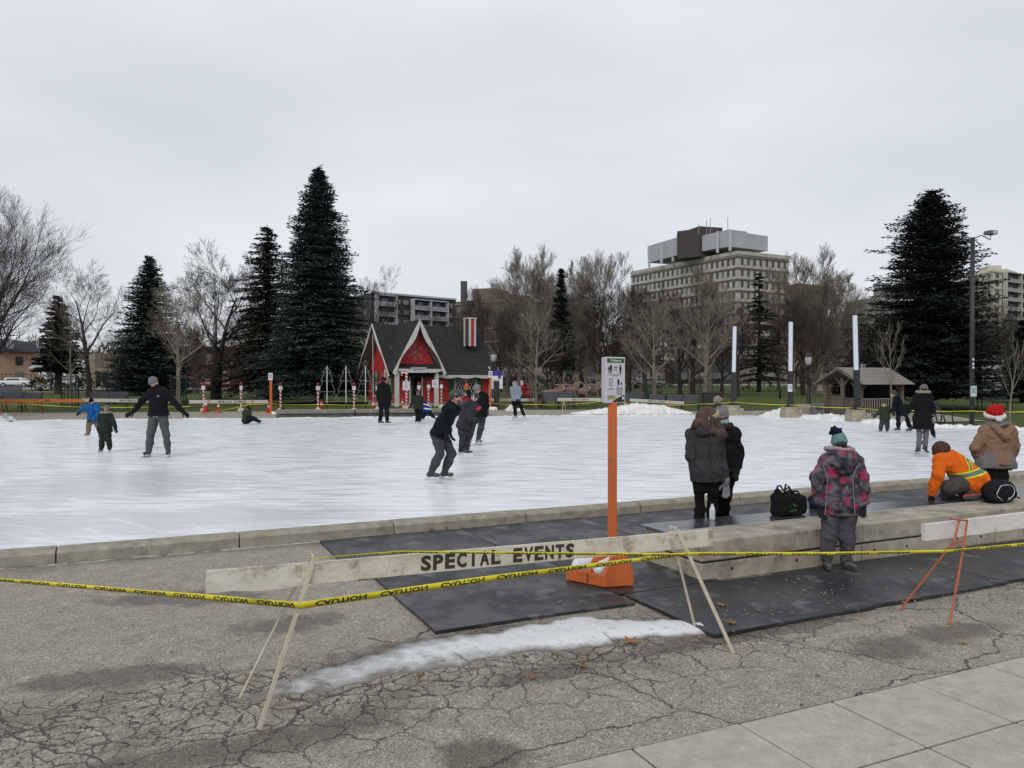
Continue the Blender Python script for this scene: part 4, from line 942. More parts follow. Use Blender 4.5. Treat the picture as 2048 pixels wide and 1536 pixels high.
person('child in jeans sitting on the bench, half hidden behind the girl in pink camouflage', 8.9, .72, (1714, 927, 0), (1708, 948, 0), (1700, 1000, .03),
       [[(1678, 968, 0), (1640, 990, 0), (1628, 992, 0)], [(1705, 975, .12), (1680, 995, .12)]], [[(1632, 1004, 0), (1630, 1060, .3)], [(1640, 1004, .14), (1640, 1058, .4)]],
       ax=60, fv=(-.95, .2, 0), face=(-.6, .8, -.1), cmat=cloth('plum_jacket', (.05, .03, .05)), pmat=cloth('blue_jeans', (.02, .03, .09)), hatk='beanie', hmat=cloth('plum_knit', (.05, .03, .045), sc=40), hair='short', hairm=DARKHAIR, glove=GLVB,
       boots='shoe', toe=[(-.8, .2, -.1), (-.8, .2, -.1)], vox=.0115, hem=.02, bulk=1.15, seed=21, ground=.385)

# ---------------------------------------------------------------- lettering
_tc = {}
def text_geo(s, bold=0.0, stencil=False):
    key = (s, bold, stencil)
    if key in _tc: return _tc[key]
    c = bpy.data.curves.new('t', 'FONT'); c.body = s; c.size = 1; c.offset = bold; c.resolution_u = 3; c.fill_mode = 'FRONT'
    o = bpy.data.objects.new('t', c); COL.objects.link(o); dg = bpy.context.evaluated_depsgraph_get(); dg.update()
    me = bpy.data.meshes.new_from_object(o.evaluated_get(dg))
    bpy.data.objects.remove(o); bpy.data.curves.remove(c)
    v = [(p.co.x, p.co.y) for p in me.vertices]; f = [tuple(p.vertices) for p in me.polygons]; bpy.data.meshes.remove(me)
    xs = [a[0] for a in v]; ys = [a[1] for a in v]; x0, x1, y0, y1 = min(xs), max(xs), min(ys), max(ys)
    v = [((a - x0), (b - y0)) for a, b in v]; _tc[key] = (v, f, x1 - x0, y1 - y0); return _tc[key]
def text_on(mb, s, o, r, u, width, height, bold=.02, spread=0, off=.0015):
    """letters laid flat on the plane through o, right r, up u"""
    o, r, u = Vector(o), Vector(r).normalized(), Vector(u).normalized(); n = r.cross(u)
    if spread:                                       # letter by letter, so they keep an even stencil pitch
        k = len(s); pitch = width / k
        for i, ch in enumerate(s):
            if ch == ' ': continue
            v, f, w_, h_ = text_geo(ch, bold); cw = pitch * (spread if ch not in 'I1' else spread * .28)
            mb.add([o + r * (pitch * i + (pitch - cw) / 2 + a / w_ * cw) + u * (b / h_ * height) + n * off for a, b in v], f)
        return
    v, f, w_, h_ = text_geo(s, bold)
    mb.add([o + r * (a / w_ * width) + u * (b / h_ * height) + n * off for a, b in v], f)

# ---------------------------------------------------------------- things near the viewer
RUB = mat('black_rubber', (.030, .031, .034), (.014, .015, .017), sc=2.2, rough=.55, bump=.25, bsc=90, dirt=.22, dcol=(.15, .15, .15), dsc=3.4)
def rubber():
    m = RUB; nt = m.node_tree; bs = nt.nodes['Principled BSDF']
    n = noise_(nt, 1.6, 5, .6); nt.links.new(ramp_(nt, n.outputs['Fac'], [(.40, .30), (.60, .72)]).outputs['Color'], bs.inputs['Roughness'])
rubber()
MATS = [(-2.45, -.72, .06, 1.90, 'back-left rubber mat reaching to the kerb, left edge bare on asphalt'), (-.71, 1.0, .05, 1.92, 'rubber mat behind the sign post, next to the kerb'),
        (1.01, 2.8, .05, 2.38, 'rubber mat under the two women behind the bench'), (2.81, 4.7, .06, 2.38, 'rubber mat behind the bench, in front of the seated child'), (4.71, 6.6, .05, 2.38, 'rubber mat behind the kneeling worker'), (6.61, 8.6, .05, 2.38, 'rubber mat at the far right behind the bench'),
        (-2.30, -.56, 1.93, 3.64, 'front-left rubber mat with its free corner near the ice ridge'), (-.55, .55, 1.94, 3.36, 'small rubber mat between the orange sign base and the end of the bench'),
        (-.50, 1.16, 3.39, 4.56, 'front rubber mat with a pale salt stain beside the ice ridge'), (1.17, 2.88, 3.37, 4.53, 'front rubber mat under the girl in front of the bench'), (2.89, 4.6, 3.38, 4.50, 'front rubber mat behind the orange trestle legs'), (4.61, 6.3, 3.39, 4.46, 'front rubber mat at the right edge')]
for s0, s1, t0, t1, lb in MATS:
    mb = MB(); n = 10; z0 = .006
    g = [[None] * (n + 1) for _ in range(n + 1)]; vs = []; fs = []
    for i in range(n + 1):
        for j in range(n + 1):
            s = s0 + (s1 - s0) * i / n; t = t0 + (t1 - t0) * j / n; e = .004 * math.sin(s * 3.1 + t * 2.2) + .003 * math.sin(t * 7 + s)
            t += .012 * math.sin(s * 2.7 + t0) * (j == n); vs.append(UV(s, t, z0 + .024 + e)); g[i][j] = len(vs) - 1
    m_ = len(vs)
    for i in range(n + 1):
        for j in range(n + 1): p = vs[g[i][j]]; vs.append(Vector((p.x, p.y, p.z - .022)))
    for i in range(n):
        for j in range(n):
            a, b, c, d = g[i][j], g[i + 1][j], g[i + 1][j + 1], g[i][j + 1]; fs += [(a, b, c, d)]; fs.append((a + m_, d + m_, c + m_, b + m_))
        for a, b in ((g[i][0], g[i + 1][0]), (g[i + 1][n], g[i][n]), (g[0][i + 1], g[0][i]), (g[n][i], g[n][i + 1])): fs.append((a, a + m_, b + m_, b))
    mb.add(vs, fs); c = UV((s0 + s1) / 2, (t0 + t1) / 2, 0)
    tag(obj('rubber_mat', mb, RUB, org=c), 'black ' + lb, 'floor mat', 'black rubber mats laid beside the rink')

# long concrete bench made of blocks
root = thing('concrete_bench', 'long low bench of weathered concrete blocks with brushed steel inlay on its top', 'bench', UV(.4, 2.85, 0), 0)
BT = .385; S0, S1, T0, T1 = .38, 9.2, 2.42, 3.30
def ubox(mb, s0, s1, t0, t1, z0, z1):
    p = [UV(s, t, z) for z in (z0, z1) for s, t in ((s0, t0), (s1, t0), (s1, t1), (s0, t1))]
    mb.add(p, [(0, 3, 2, 1), (4, 5, 6, 7), (0, 1, 5, 4), (1, 2, 6, 5), (2, 3, 7, 6), (3, 0, 4, 7)])
js = [S0, 2.44, 4.55, 6.7, S1]
for k in range(4):
    mb = MB(); ubox(mb, js[k] + .008, js[k + 1] - .008, T0, T1, .0, .175); obj('base_block', mb, M_CONC, root, world=True, bev=.012)
    mb = MB(); ubox(mb, js[k] + .004, js[k + 1] - .004, T0 - .005, T1 + .012, .195, BT); obj('seat_block', mb, M_CONC, root, world=True, bev=.014)
    mb = MB(); ubox(mb, js[k] + .03, js[k + 1] - .03, T0 + .03, T1 - .03, .17, .20); obj('shadow_joint', mb, mat('joint_dark', (.03, .027, .022)), root, world=True)
mb = MB()
for s in (.75, 1.55, 2.62, 3.1, 3.9, 4.3, 5.2, 6.1):
    c = UV(s, T1 + .001, .10); vs = [c + Vector((U[0] * math.cos(a), U[1] * math.cos(a), math.sin(a))) * .016 for a in np.linspace(0, 2 * PI, 11)[:-1]]
    q = MB(); q.prism(vs, (V[0] * -.01, V[1] * -.01, 0), (V[0] * .0015, V[1] * .0015, 0)); obj('form_tie_hole', q, mat('joint_dark', (.03, .027, .022)), root, world=True)
STEEL = mat('wet_brushed_steel', (.30, .31, .33), (.16, .165, .18), sc=3, rough=.22, bump=.12, bsc=30, metal=.85, stretch=(1, 1, 1))
k = S0 - .06
for a, b in ((S0 - .055, 2.3), (2.31, 4.42), (4.43, 6.55), (6.56, 8.9)):
    mb = MB(); ubox(mb, a, b - .012, T0 - .012, 2.845, BT + .001, BT + .012); obj('steel_plate', mb, STEEL, root, world=True, bev=.003)
mb = MB(); ubox(mb, S0 - .02, 8.9, 2.848, 2.858, BT + .001, BT + .016); obj('steel_edge_strip', mb, mat('bright_steel', (.62, .62, .62), rough=.35, metal=.6, bump=0), root, world=True)

# trestle barrier, near
WBRD = mat('weathered_white_board', (.62, .59, .51), (.47, .43, .35), sc=5, rough=.85, bump=.4, bsc=24, stretch=(1, 1, 2.2), dirt=.30, dcol=(.22, .165, .11), dsc=9)
BLKP = mat('stencil_black', (.018, .017, .016), (.05, .045, .04), sc=30, rough=.85)
def board(root, a, b, ht, th, m, text=None, tpos=(.38, .78), tin=.72, flip=False, spread=.80, notch=False, bold=.035, col=None):
    """a, b: top corners at the face towards the viewer"""
    a, b = Vector(a), Vector(b); r = (b - a).normalized(); u = Vector((0, 0, 1)); u = (u - r * u.dot(r)).normalized(); n = r.cross(u)
    if n.y > 0: n = -n
    L = (b - a).length; mb = MB(); bot = []; k = 26; rg = random.Random(int(L * 100))
    for i in range(k + 1):
        x = L * i / k; dy = rg.uniform(-.0015, .0015)
        if notch and 2 <= i <= 3: dy -= .010
        if notch and i == 1: dy += .004
        bot.append(a + r * x - u * (ht - dy))
    top = [a + r * (L * i / k) - u * rg.uniform(0, .0012) for i in range(k, -1, -1)]
    mb.prism(bot + top, n * -th, (0, 0, 0)); p = obj('board', mb, m, root, world=True)
    if text:
        t0, t1 = tpos; o = a + r * L * t0 - u * ht * (1 - (1 - tin) / 2); wd = L * (t1 - t0); tb = MB()
        if flip: text_on(tb, text, a + r * L * t1 - u * ht * (1 - tin) / 2 + n * .001, -r, -u, wd, ht * tin, bold, spread)
        else: text_on(tb, text, o + n * .001, r, u, wd, ht * tin, bold, spread)
        tb.v = [tuple(Vector(v)) for v in tb.v]; obj('lettering', tb, col or BLKP, p if False else root, world=True)
    return n
apL, apR = at(625, 1119, 4.42), at(1350, 1062, 5.62)
rb = (apR - apL); rb.z = 0; bl0 = at(412, 1143, 4.14); br0 = at(1428, 1059, 5.77)
root = thing('trestle_barrier', 'weathered white wooden trestle barrier stencilled SPECIAL EVENTS in the foreground', 'barricade', UV(-2.1, 4.5, 0), 0, 'special events barriers around the rink')
nb = board(root, bl0, br0, .122, .024, WBRD, 'SPECIAL EVENTS', (.343, .656), .76, notch=True, spread=.84, bold=.045)
LEGM = mat('weathered_lath', (.58, .53, .43), (.42, .36, .27), sc=10, rough=.85, stretch=(1, 1, .2), bump=.3)
for ap, f1, f2 in ((apL, (515, 1458, 4.17), (478, 1397, 4.58)), (apR, (1467, 1307, 5.32), (1392, 1260, 5.83))):
    p1, p2 = at(*f1), at(*f2); p1.z = .0; p2.z = .0; q = ap + Vector((0, 0, .012)); a1 = q + nb * .022; a2 = q - nb * .05
    lg = MB(); lg.bar(p1, a1, .009, .012); lg.bar(p1 + Vector((.012, 0, 0)), a1 + Vector((.012, 0, 0)), .006, .010); obj('leg', lg, LEGM, root, world=True)
    lg = MB(); lg.bar(p2, a2, .013, .013); obj('leg', lg, LEGM, root, world=True)
    lg = MB(); lg.tube([a1 + Vector((-.012, 0, 0)), a1 + Vector((0, 0, .012)), a2 + Vector((0, 0, .012)), a2], .007, 5); lg.tube([a1 - Vector((0, 0, .03)) + Vector((-.012, -.006, 0)), a1 - Vector((0, 0, .03)) + Vector((.02, -.004, 0)), a2 - Vector((-.02, 0, .03)), a2 - Vector((.015, 0, .03))], .005, 5)
    obj('leg_bracket', lg, LEGM, root, world=True)
# white board on orange steel trestle at the right edge
root = thing('trestle_barrier', 'clean white plank on a bent orange steel trestle at the right edge', 'barricade', at(1900, 1250, 5.95) * 1, 0, 'special events barriers around the rink')
root.location.z = 0; WORG[root.name] = root.location.copy()
WBR2 = mat('white_painted_plank', (.62, .60, .57), (.52, .50, .47), sc=8, rough=.7, bump=.2, stretch=(1, 1, 3), dirt=.1, dcol=(.3, .26, .2), dsc=5)
a = at(1851, 1050, 6.2); b = at(2048, 1026, 6.55); b = a + (b - a) * 2.2; n2 = board(root, a, b, .13, .038, WBR2)
ORS = mat('orange_steel', (.48, .10, .035), (.30, .07, .03), sc=25, rough=.6, dirt=.25, dcol=(.12, .05, .03), dsc=12)
tA = at(1915, 1040, 6.24) + n2 * .02; tB = at(1931, 1040, 6.30) - n2 * .05; tA2 = tA + (b - a).normalized() * .05; g1, g2 = at(1801, 1222, 6.31), at(1901, 1250, 5.95); g1.z = g2.z = 0
jn = at(1905, 1081, 6.2) + n2 * .025; jn2 = at(1925, 1081, 6.2) + n2 * .025
lg = MB(); lg.tube([tA, jn, g1.lerp(jn, .93), g1], .0085, 8); obj('leg', lg, ORS, root, world=True)
lg = MB(); lg.tube([tB + n2 * .07, jn2, g2], .0085, 8); obj('leg', lg, ORS, root, world=True)
lg = MB(); lg.tube([tA, tA + (tB + n2 * .07 - tA) * 1.0], .008, 8); lg.tube([jn, jn2], .007, 8); lg.tube([tA, tA - n2 * .09], .008, 8); obj('leg_bracket', lg, ORS, root, world=True)

# caution tape
TAPE = mat('caution_yellow', (.72, .62, .02), (.58, .52, .02), sc=18, rough=.35, bump=.15, bsc=60)
def tape(label, pts, wds, period=.37, word=.29, seg=60, flip=True, sag=.0, letters=True, tw=.0, hid=.0, grp='caution tape strung round the rink'):
    pts = [Vector(p) for p in pts]; org = (pts[0] + pts[-1]) / 2
    L = [0]
    for i in range(1, len(pts)): L.append(L[-1] + (pts[i] - pts[i - 1]).length)
    def at_s(x):
        x = max(0, min(L[-1] - 1e-6, x)); i = 0
        while i < len(pts) - 2 and x > L[i + 1]: i += 1
        q = (x - L[i]) / (L[i + 1] - L[i]); p = pts[i].lerp(pts[i + 1], q); p = p - Vector((0, 0, sag * 4 * q * (1 - q)))
        return p, wds[i] + (wds[i + 1] - wds[i]) * q, (pts[i + 1] - pts[i]).normalized()
    def frame(x):
        p, w_, d = at_s(x); n = d.cross(Vector((0, 0, 1))).normalized()
        if n.y > 0: n = -n
        a = tw * math.sin(x * 2.1) + .35; u = Vector((0, 0, 1)) * math.cos(a) - n * math.sin(a) * -1
        return p, w_, u.normalized(), n
    N = int(max(seg, L[-1] * 14)); vs = []; fs = []
    for i in range(N + 1):
        x = L[-1] * i / N; p, w_, u, n = frame(x); cu = .12 * w_ * math.sin(x * 5)
        vs += [p + u * w_ * .5 + n * cu, p + n * .10 * w_, p - u * w_ * .5]
    for i in range(N): fs += [(3 * i, 3 * i + 1, 3 * i + 4, 3 * i + 3), (3 * i + 1, 3 * i + 2, 3 * i + 5, 3 * i + 4)]
    o = np_obj('caution_tape', vs, fs, TAPE, org=org); tag(o, label, 'caution tape', grp)
    md = o.modifiers.new('thickness', 'SOLIDIFY'); md.thickness = .0008
    if letters:
        tb = MB(); x = .08; v, f, w0, h0 = text_geo('CAUTION', .03)
        while x + word < L[-1]:
            q = []
            for a_, b_ in v:
                xx = x + a_ / w0 * word; p, w_, u, n = frame(xx); yy = (b_ / h0 - .5) * .74 * (-1 if flip else 1) + hid
                yy = max(-.49, min(.49, yy)); m0 = .12 * w_ * math.sin(xx * 5) if yy > 0 else 0
                q.append(p + u * w_ * yy + n * (.10 * w_ * (1 - 2 * abs(yy)) + m0 * 2 * max(yy, 0)) + n * .003)
            tb.add(q, f); x += period
        t_ = obj('lettering', tb, BLKP, o, world=True)
    return o
p1 = at(600, 1212, 4.24); p2 = at(1376, 1108, 5.52); p3 = at(1893, 1103, 6.05)
tape('caution tape running from the left edge to the left trestle leg', [at(-40, 1157, 5.6), at(300, 1186, 4.9), p1], [.030, .037, .046])
tape('caution tape sloping in front of the SPECIAL EVENTS board between its two legs', [p1, at(1000, 1155, 4.8), p2], [.047, .043, .030])
tape('caution tape from the right trestle leg across the girl to the orange trestle', [p2, at(1640, 1108, 5.75), p3], [.028, .027, .026], hid=-.18)
tape('caution tape at the right edge beyond the orange trestle', [p3, at(2090, 1086, 6.5)], [.026, .034])
tape('narrow folded caution tape across the face of the SPECIAL EVENTS lettering', [at(628, 1117, 4.36), at(800, 1104, 4.6), at(1376, 1110, 5.48)], [.006, .015, .022], hid=-.15)

# orange sign post with its sandbagged base
OR = mat('orange_painted_wood', (.52, .115, .02), (.40, .085, .016), sc=5, rough=.6, bump=.2, bsc=30, stretch=(1, 1, .3), dirt=.12, dcol=(.2, .06, .03), dsc=14)
pc = at(1225, 1165, 7.2); pc.z = 0
root = thing('welcome_sign', 'white Welcome sign box on an orange wooden post with a low orange base', 'sign', pc, 0)
mb = MB(); mb.box((pc.x, pc.y, .86), (.084, .084, 1.60), R(-8)); obj('post', mb, OR, root, world=True, bev=.004)
c = [at(1132, 1166, 7.14), at(1203, 1182, 6.90), at(1262, 1175, 6.97)]
for q in c: q.z = .034
e1 = (c[1] - c[0]); e2 = (c[2] - c[1]); d4 = c[0] + e2; H1 = .105
mb = MB(); mb.prism([c[0], c[1], c[2], d4], (0, 0, 0), (0, 0, H1)); obj('base', mb, OR, root, world=True, bev=.006)
mb = MB(); u1 = e2; pr = [c[1], c[1] + e2, c[1] + e2 * .98 + Vector((0, 0, .13)), c[1] + e2 * .78 + Vector((0, 0, .27)), c[1] + e2 * .28 + Vector((0, 0, .27)), c[1] + Vector((0, 0, .10))]
nn = e1.normalized(); mb.prism(pr, nn * .002, nn * .032); obj('base_end_panel', mb, OR, root, world=True, bev=.003)
mb = MB(); mb.prism([p + nn * -.16 + e2.normalized() * .0 for p in pr], nn * -.0, nn * .03); obj('base_end_panel', mb, OR, root, world=True, bev=.003)
WP = mat('white_sign_panel', (.60, .60, .64), (.56, .56, .60), rough=.5, bump=0)
fa, fb = at(1210, 714, 7.10), at(1250, 718, 7.28); fa.z = fb.z = 0; ba = at(1203, 714, 7.4); ba.z = 0
zt, zb = 2.078, 1.655
mb = MB(); tri = [Vector((fa.x, fa.y, zb)), Vector((fb.x, fb.y, zb)), Vector((ba.x + .18, ba.y + .1, zb)), Vector((ba.x, ba.y, zb))]
mb.prism(tri, (0, 0, 0), (0, 0, zt - zb)); obj('sign_box', mb, WP, root, world=True, bev=.003)
r_ = (fb - fa).normalized(); nW = r_.cross(Vector((0, 0, 1))); Wd = (fb - fa).length; Ht = zt - zb
def fp(x, y, o=.0015): return Vector((fa.x, fa.y, zb)) + r_ * Wd * x + Vector((0, 0, Ht * y)) + nW * o
def spoly(name, m, pts, o=.002, parent=root):
    mb = MB(); mb.quad(*[fp(x, y, o) for x, y in pts]); return obj(name, mb, m, parent, world=True)
spoly('header_band', mat('sign_green', (.01, .12, .05), rough=.5, bump=0), [(.10, .875), (.95, .875), (.95, .97), (.10, .97)])
tb = MB(); text_on(tb, 'Welcome', fp(.26, .897, .002), r_, (0, 0, 1), Wd * .52, Ht * .055, .02); obj('welcome_lettering', tb, mat('letter_white', (.75, .75, .75), bump=0), root, world=True)
INK = mat('sign_ink', (.015, .015, .02), rough=.6, bump=0)
def figure(cx, y0, hh, wd):
    P_ = [(cx - wd * .28, y0), (cx - wd * .05, y0), (cx, y0 + hh * .35), (cx + wd * .05, y0), (cx + wd * .28, y0), (cx + wd * .34, y0 + hh * .45), (cx + wd * .5, y0 + hh * .5), (cx + wd * .42, y0 + hh * .80), (cx + wd * .12, y0 + hh * .84), (cx - wd * .12, y0 + hh * .84), (cx - wd * .42, y0 + hh * .80), (cx - wd * .5, y0 + hh * .5), (cx - wd * .34, y0 + hh * .45)]
    mb = MB(); mb.quad(*[fp(x, y) for x, y in P_]); mb.quad(*[fp(cx + wd * .2 * math.cos(t), y0 + hh * .92 + hh * .075 * math.sin(t)) for t in np.linspace(0, 2 * PI, 9)[:-1]]); return mb
for a_ in ((.19, .65, .15, .08), (.29, .65, .20, .12), (.76, .635, .20, .12)): obj('pictogram', figure(*a_), INK, root, world=True)
mb = MB(); mb.quad(*[fp(x, y) for x, y in ((.42, .715), (.58, .715), (.58, .725), (.42, .725))]); mb.quad(*[fp(x, y) for x, y in ((.38, .72), (.43, .705), (.43, .735))]); mb.quad(*[fp(x, y) for x, y in ((.62, .72), (.57, .735), (.57, .705))]); obj('double_arrow', mb, INK, root, world=True)
tb = MB(); text_on(tb, "2m/6'", fp(.42, .76, .002), r_, (0, 0, 1), Wd * .2, Ht * .035, .03); obj('distance_lettering', tb, INK, root, world=True)
mb = MB()
for x0, x1, y in ((.22, .80, .615), (.38, .64, .59), (.16, .42, .315), (.13, .46, .29), (.56, .88, .335), (.54, .90, .31), (.55, .89, .285), (.55, .9, .26), (.57, .86, .235), (.57, .88, .21), (.6, .84, .187), (.12, .50, .155), (.12, .42, .138)):
    x = x0
    while x < x1: e = min(x1, x + rr.uniform(.03, .09)); mb.quad(*[fp(a, b) for a, b in ((x, y - .006), (e - .012, y - .006), (e - .012, y + .006), (x, y + .006))]); x = e
obj('fine_print', mb, mat('ink_grey', (.12, .12, .14), rough=.6, bump=0), root, world=True)
spoly('checklist_frame', INK, [(.21, .37), (.39, .37), (.39, .53), (.21, .53)], .002); spoly('checklist_sheet', WP, [(.225, .382), (.375, .382), (.375, .515), (.225, .515)], .003); spoly('check_mark', mat('sign_green', (.01, .12, .05)), [(.25, .44), (.28, .40), (.36, .48), (.34, .495), (.28, .43), (.265, .455)], .004)
obj('pictogram', figure(.66, .375, .15, .13), INK, root, world=True)
mb = MB(); mb.quad(*[fp(.80 + .05 * math.cos(t), .42 + .03 * math.sin(t)) for t in np.linspace(0, 2 * PI, 10)[:-1]]); obj('pictogram', mb, INK, root, world=True)
spoly('yellow_bar', mat('sign_yellow', (.45, .42, .05), bump=0), [(.12, .08), (.60, .08), (.60, .13), (.12, .13)], .002); spoly('black_corner', INK, [(.30, .02), (.95, .02), (.95, .185)], .003)
spoly('crest', mat('letter_white', (.75, .75, .75), bump=0), [(.83, .075), (.86, .06), (.91, .07), (.92, .13), (.87, .145), (.82, .13)], .0045)
# sandbag on the base
s = Sdf(.008); q = (c[0] + d4) / 2 + e1 * .42; q.z = .185
s.cap(q + Vector((-.16, .06, -.02)), q + Vector((.11, .05, .05)), .055, .075, .05).cap(q + Vector((.03, -.10, -.01)), q + Vector((.11, -.02, .02)), .05, .07, .05).cap(q + Vector((-.05, .07, .02)), q + Vector((.1, .08, .035)), .055, .05, .05).fold(.014, 26, 4)
tag(s.obj('sandbag', mat('white_plastic_bag', (.62, .63, .66), (.5, .5, .53), sc=12, rough=.45, bump=.5, bsc=20), org=q), 'crumpled white plastic sandbag lying on the orange base of the Welcome sign', 'sandbag')

# bags and bottle on the bench
def bench_pt(px, py):
    Y = (CH - BT - .012) * F / (py - HZ); return at(px, py, Y)
bc = bench_pt(1578, 1030); D = Vector((U[0], U[1], 0)); Nn = Vector((V[0], V[1], 0))
root = thing('tote_bag', 'slouching black tote bag with loop handles and a green print on the bench', 'bag', bc)
s = Sdf(.009); ax3 = (tuple(D), tuple(Nn), (0, 0, 1))
s.box(bc + Vector((0, 0, .11)), (.19, .09, .11), .035, ax3).cap(bc + D * -.15 + Vector((0, 0, .16)), bc + D * -.165 + Vector((0, 0, .27)), .04, .018, .05).cap(bc + D * .0 + Vector((0, 0, .20)), bc + D * .11 + Vector((0, 0, .17)), .05, .04, .06).cap(bc + D * -.10 + Vector((0, 0, .2)), bc + D * .02 + Vector((0, 0, .235)), .045, .03, .05)
s.cut(bc + Vector((0, 0, .002)), (0, 0, -1)).fold(.013, 22, 7); TB = cloth('black_nylon', (.011, .011, .012)); s.obj('bag_body', TB, root)
for o in (-.06, .06):
    mb = MB(); mb.tube([bc + D * -.13 + Nn * o + Vector((0, 0, .22)), bc + D * -.10 + Nn * o + Vector((0, 0, .33 + o * .3)), bc + D * -.06 + Nn * o * 1.1 + Vector((0, 0, .315)), bc + D * -.02 + Nn * o + Vector((0, 0, .265)), bc + D * .06 + Nn * o + Vector((0, 0, .275 - o * .2)), bc + D * .12 + Nn * o + Vector((0, 0, .20))], .010, 6); obj('handle', mb, TB, root, world=True, sm=True)
mb = MB(); g = bc + Nn * .098 + Vector((0, 0, .10)); rg = random.Random(4)
for k in range(13):
    x, z = rg.uniform(-.06, .05), rg.uniform(-.045, .055); a = rg.uniform(.006, .016); mb.quad(*[g + D * (x + a * math.cos(t) * 1.3 - .03) + Vector((0, 0, z + a * math.sin(t) * .9)) for t in np.linspace(0, 2 * PI, 6)[:-1]])
obj('green_print', mb, mat('print_green', (.02, .13, .04), bump=0), root, world=True)
bc = bench_pt(1998, 1003)
root = thing('backpack', 'round black sports backpack with white curved piping sitting on the bench', 'bag', bc)
s = Sdf(.010); c0 = bc + Vector((0, 0, .125)); s.ell(c0, (.235, .12, .14), ax3).box(c0 + Vector((0, 0, -.03)), (.19, .10, .10), .06, ax3, k=.05).cap(c0 + D * .12 + Vector((0, 0, .03)), c0 + D * .25 + Vector((0, 0, -.07)), .07, .04, .05).cut(bc, (0, 0, -1)).fold(.009, 18, 2)
s.obj('bag_body', cloth('black_nylon_bag', (.013, .014, .017)), root)
mb = MB(); n = 26; PTS = []
for k in range(n + 1):
    t = 2 * PI * k / n; rx, rz = .165 * (1 + .12 * math.sin(2 * t + .5)), .112 * (1 + .1 * math.sin(3 * t)); xd, zd = rx * math.cos(t) * .82 - .03, rz * math.sin(t) * .9 - .004; PTS.append(c0 + Nn * (.016 + max(.12 * math.sqrt(max(.05, 1 - (xd / .235) ** 2 - (zd / .14) ** 2)), .10 - max(0, abs(xd) - .13) ** 2 * 14 - max(0, abs(zd + .03) - .04) ** 2 * 14)) + D * xd + Vector((0, 0, zd)))
mb.tube(PTS, .0045, 5, cap=False); obj('piping', mb, mat('piping_white', (.6, .6, .6), bump=0), root, world=True)
mb = MB(); mb.tube([c0 + D * -.05 + Vector((0, 0, .12)), c0 + Vector((0, 0, .165)), c0 + D * .05 + Vector((0, 0, .125))], .009, 6); obj('handle', mb, TB, root, world=True)
mb = MB(); mb.tube([c0 + D * .2 + Vector((0, 0, -.02)), c0 + D * .30 + Vector((0, 0, .03)), c0 + D * .34 + Vector((0, 0, -.06)), c0 + D * .30 + Vector((0, 0, -.105))], .012, 6); mb.tube([c0 + D * .24 + Vector((0, 0, -.06)), c0 + D * .33 + Nn * .05 + Vector((0, 0, -.10)), c0 + D * .37 + Vector((0, 0, -.11))], .008, 5); obj('strap', mb, TB, root, world=True)
mb = MB(); g = c0 + Nn * .128 + D * -.0 + Vector((0, 0, -.075)); mb.quad(g + D * -.02, g + D * .012, g + D * .008 + Vector((0, 0, .02))); obj('emblem', mb, mat('piping_white', (.6, .6, .6)), root, world=True)
bc = bench_pt(1425, 1040)
root = thing('bottle', 'white and clear plastic bottle standing on the steel top behind the grey parka', 'bottle', bc)
mb = MB(); mb.lathe([(.028, 0), (.031, .01), (.031, .10), (.024, .13), (.013, .145)], bc, 14); obj('bottle_body', mb, mat('cloudy_plastic', (.55, .57, .6), (.4, .42, .46), sc=30, rough=.25, bump=0), root, world=True, sm=True)
mb = MB(); mb.lathe([(.014, .145), (.014, .165)], bc, 10); obj('cap', mb, mat('cap_white', (.7, .7, .7), bump=0), root, world=True)

# ridge of old ice lying along the pavement
def mound(name, pts, wl, wr_, hts, m, label=None, cat=None, seed=0, n=90, k=16, amp=.02, fr=9, org=None, kind=None, group=None, base=None):
    """long low mound: centre-line points, half widths, heights"""
    pts = [Vector(p) for p in pts]; rg = np.random.RandomState(seed); ph = rg.rand(8) * 6.28; vs = []; fs = []
    for i in range(n + 1):
        q = i / n * (len(pts) - 1); a = min(int(q), len(pts) - 2); fq = q - a; p = pts[a].lerp(pts[a + 1], fq); d = (pts[a + 1] - pts[a]).normalized(); no = Vector((d.y, -d.x, 0))
        L_ = wl[a] + (wl[a + 1] - wl[a]) * fq; R_ = wr_[a] + (wr_[a + 1] - wr_[a]) * fq; Hh = hts[a] + (hts[a + 1] - hts[a]) * fq
        L_ *= 1 + .13 * math.sin(q * fr + ph[0]) + .08 * math.sin(q * fr * 2.7 + ph[1]) + .05 * math.sin(q * fr * 6.1 + ph[5]); R_ *= 1 + .16 * math.sin(q * fr * 1.1 + ph[2]) + .08 * math.sin(q * fr * 3.1 + ph[3])
        for j in range(k + 1):
            t = -1 + 2 * j / k; pp = p + no * (R_ * t if t > 0 else L_ * t); z = Hh * (max(0, 1 - t * t) ** .8 if name != 'ice_ridge' else max(0, 1 - abs(t) ** 2.1))
            z += amp * max(0, 1 - t * t) * (math.sin(pp.x * fr * 2.3 + ph[4]) * math.cos(pp.y * fr * 2.9 + ph[5]) + .6 * math.sin(pp.x * fr * 5.3 + pp.y * fr * 4.1 + ph[6]) + .35 * rg.normal())
            zz = base if base is not None else h(pp.x, pp.y); vs.append((pp.x, pp.y, zz - (.012 if abs(t) == 1 else -.003) + max(0, z)))
    for i in range(n):
        for j in range(k): q = i * (k + 1) + j; fs.append((q, q + 1, q + k + 2, q + k + 1))
    c = sum(pts, Vector((0, 0, 0))) / len(pts); o = np_obj(name, vs, fs, m, org=c); return tag(o, label, cat, group, kind)
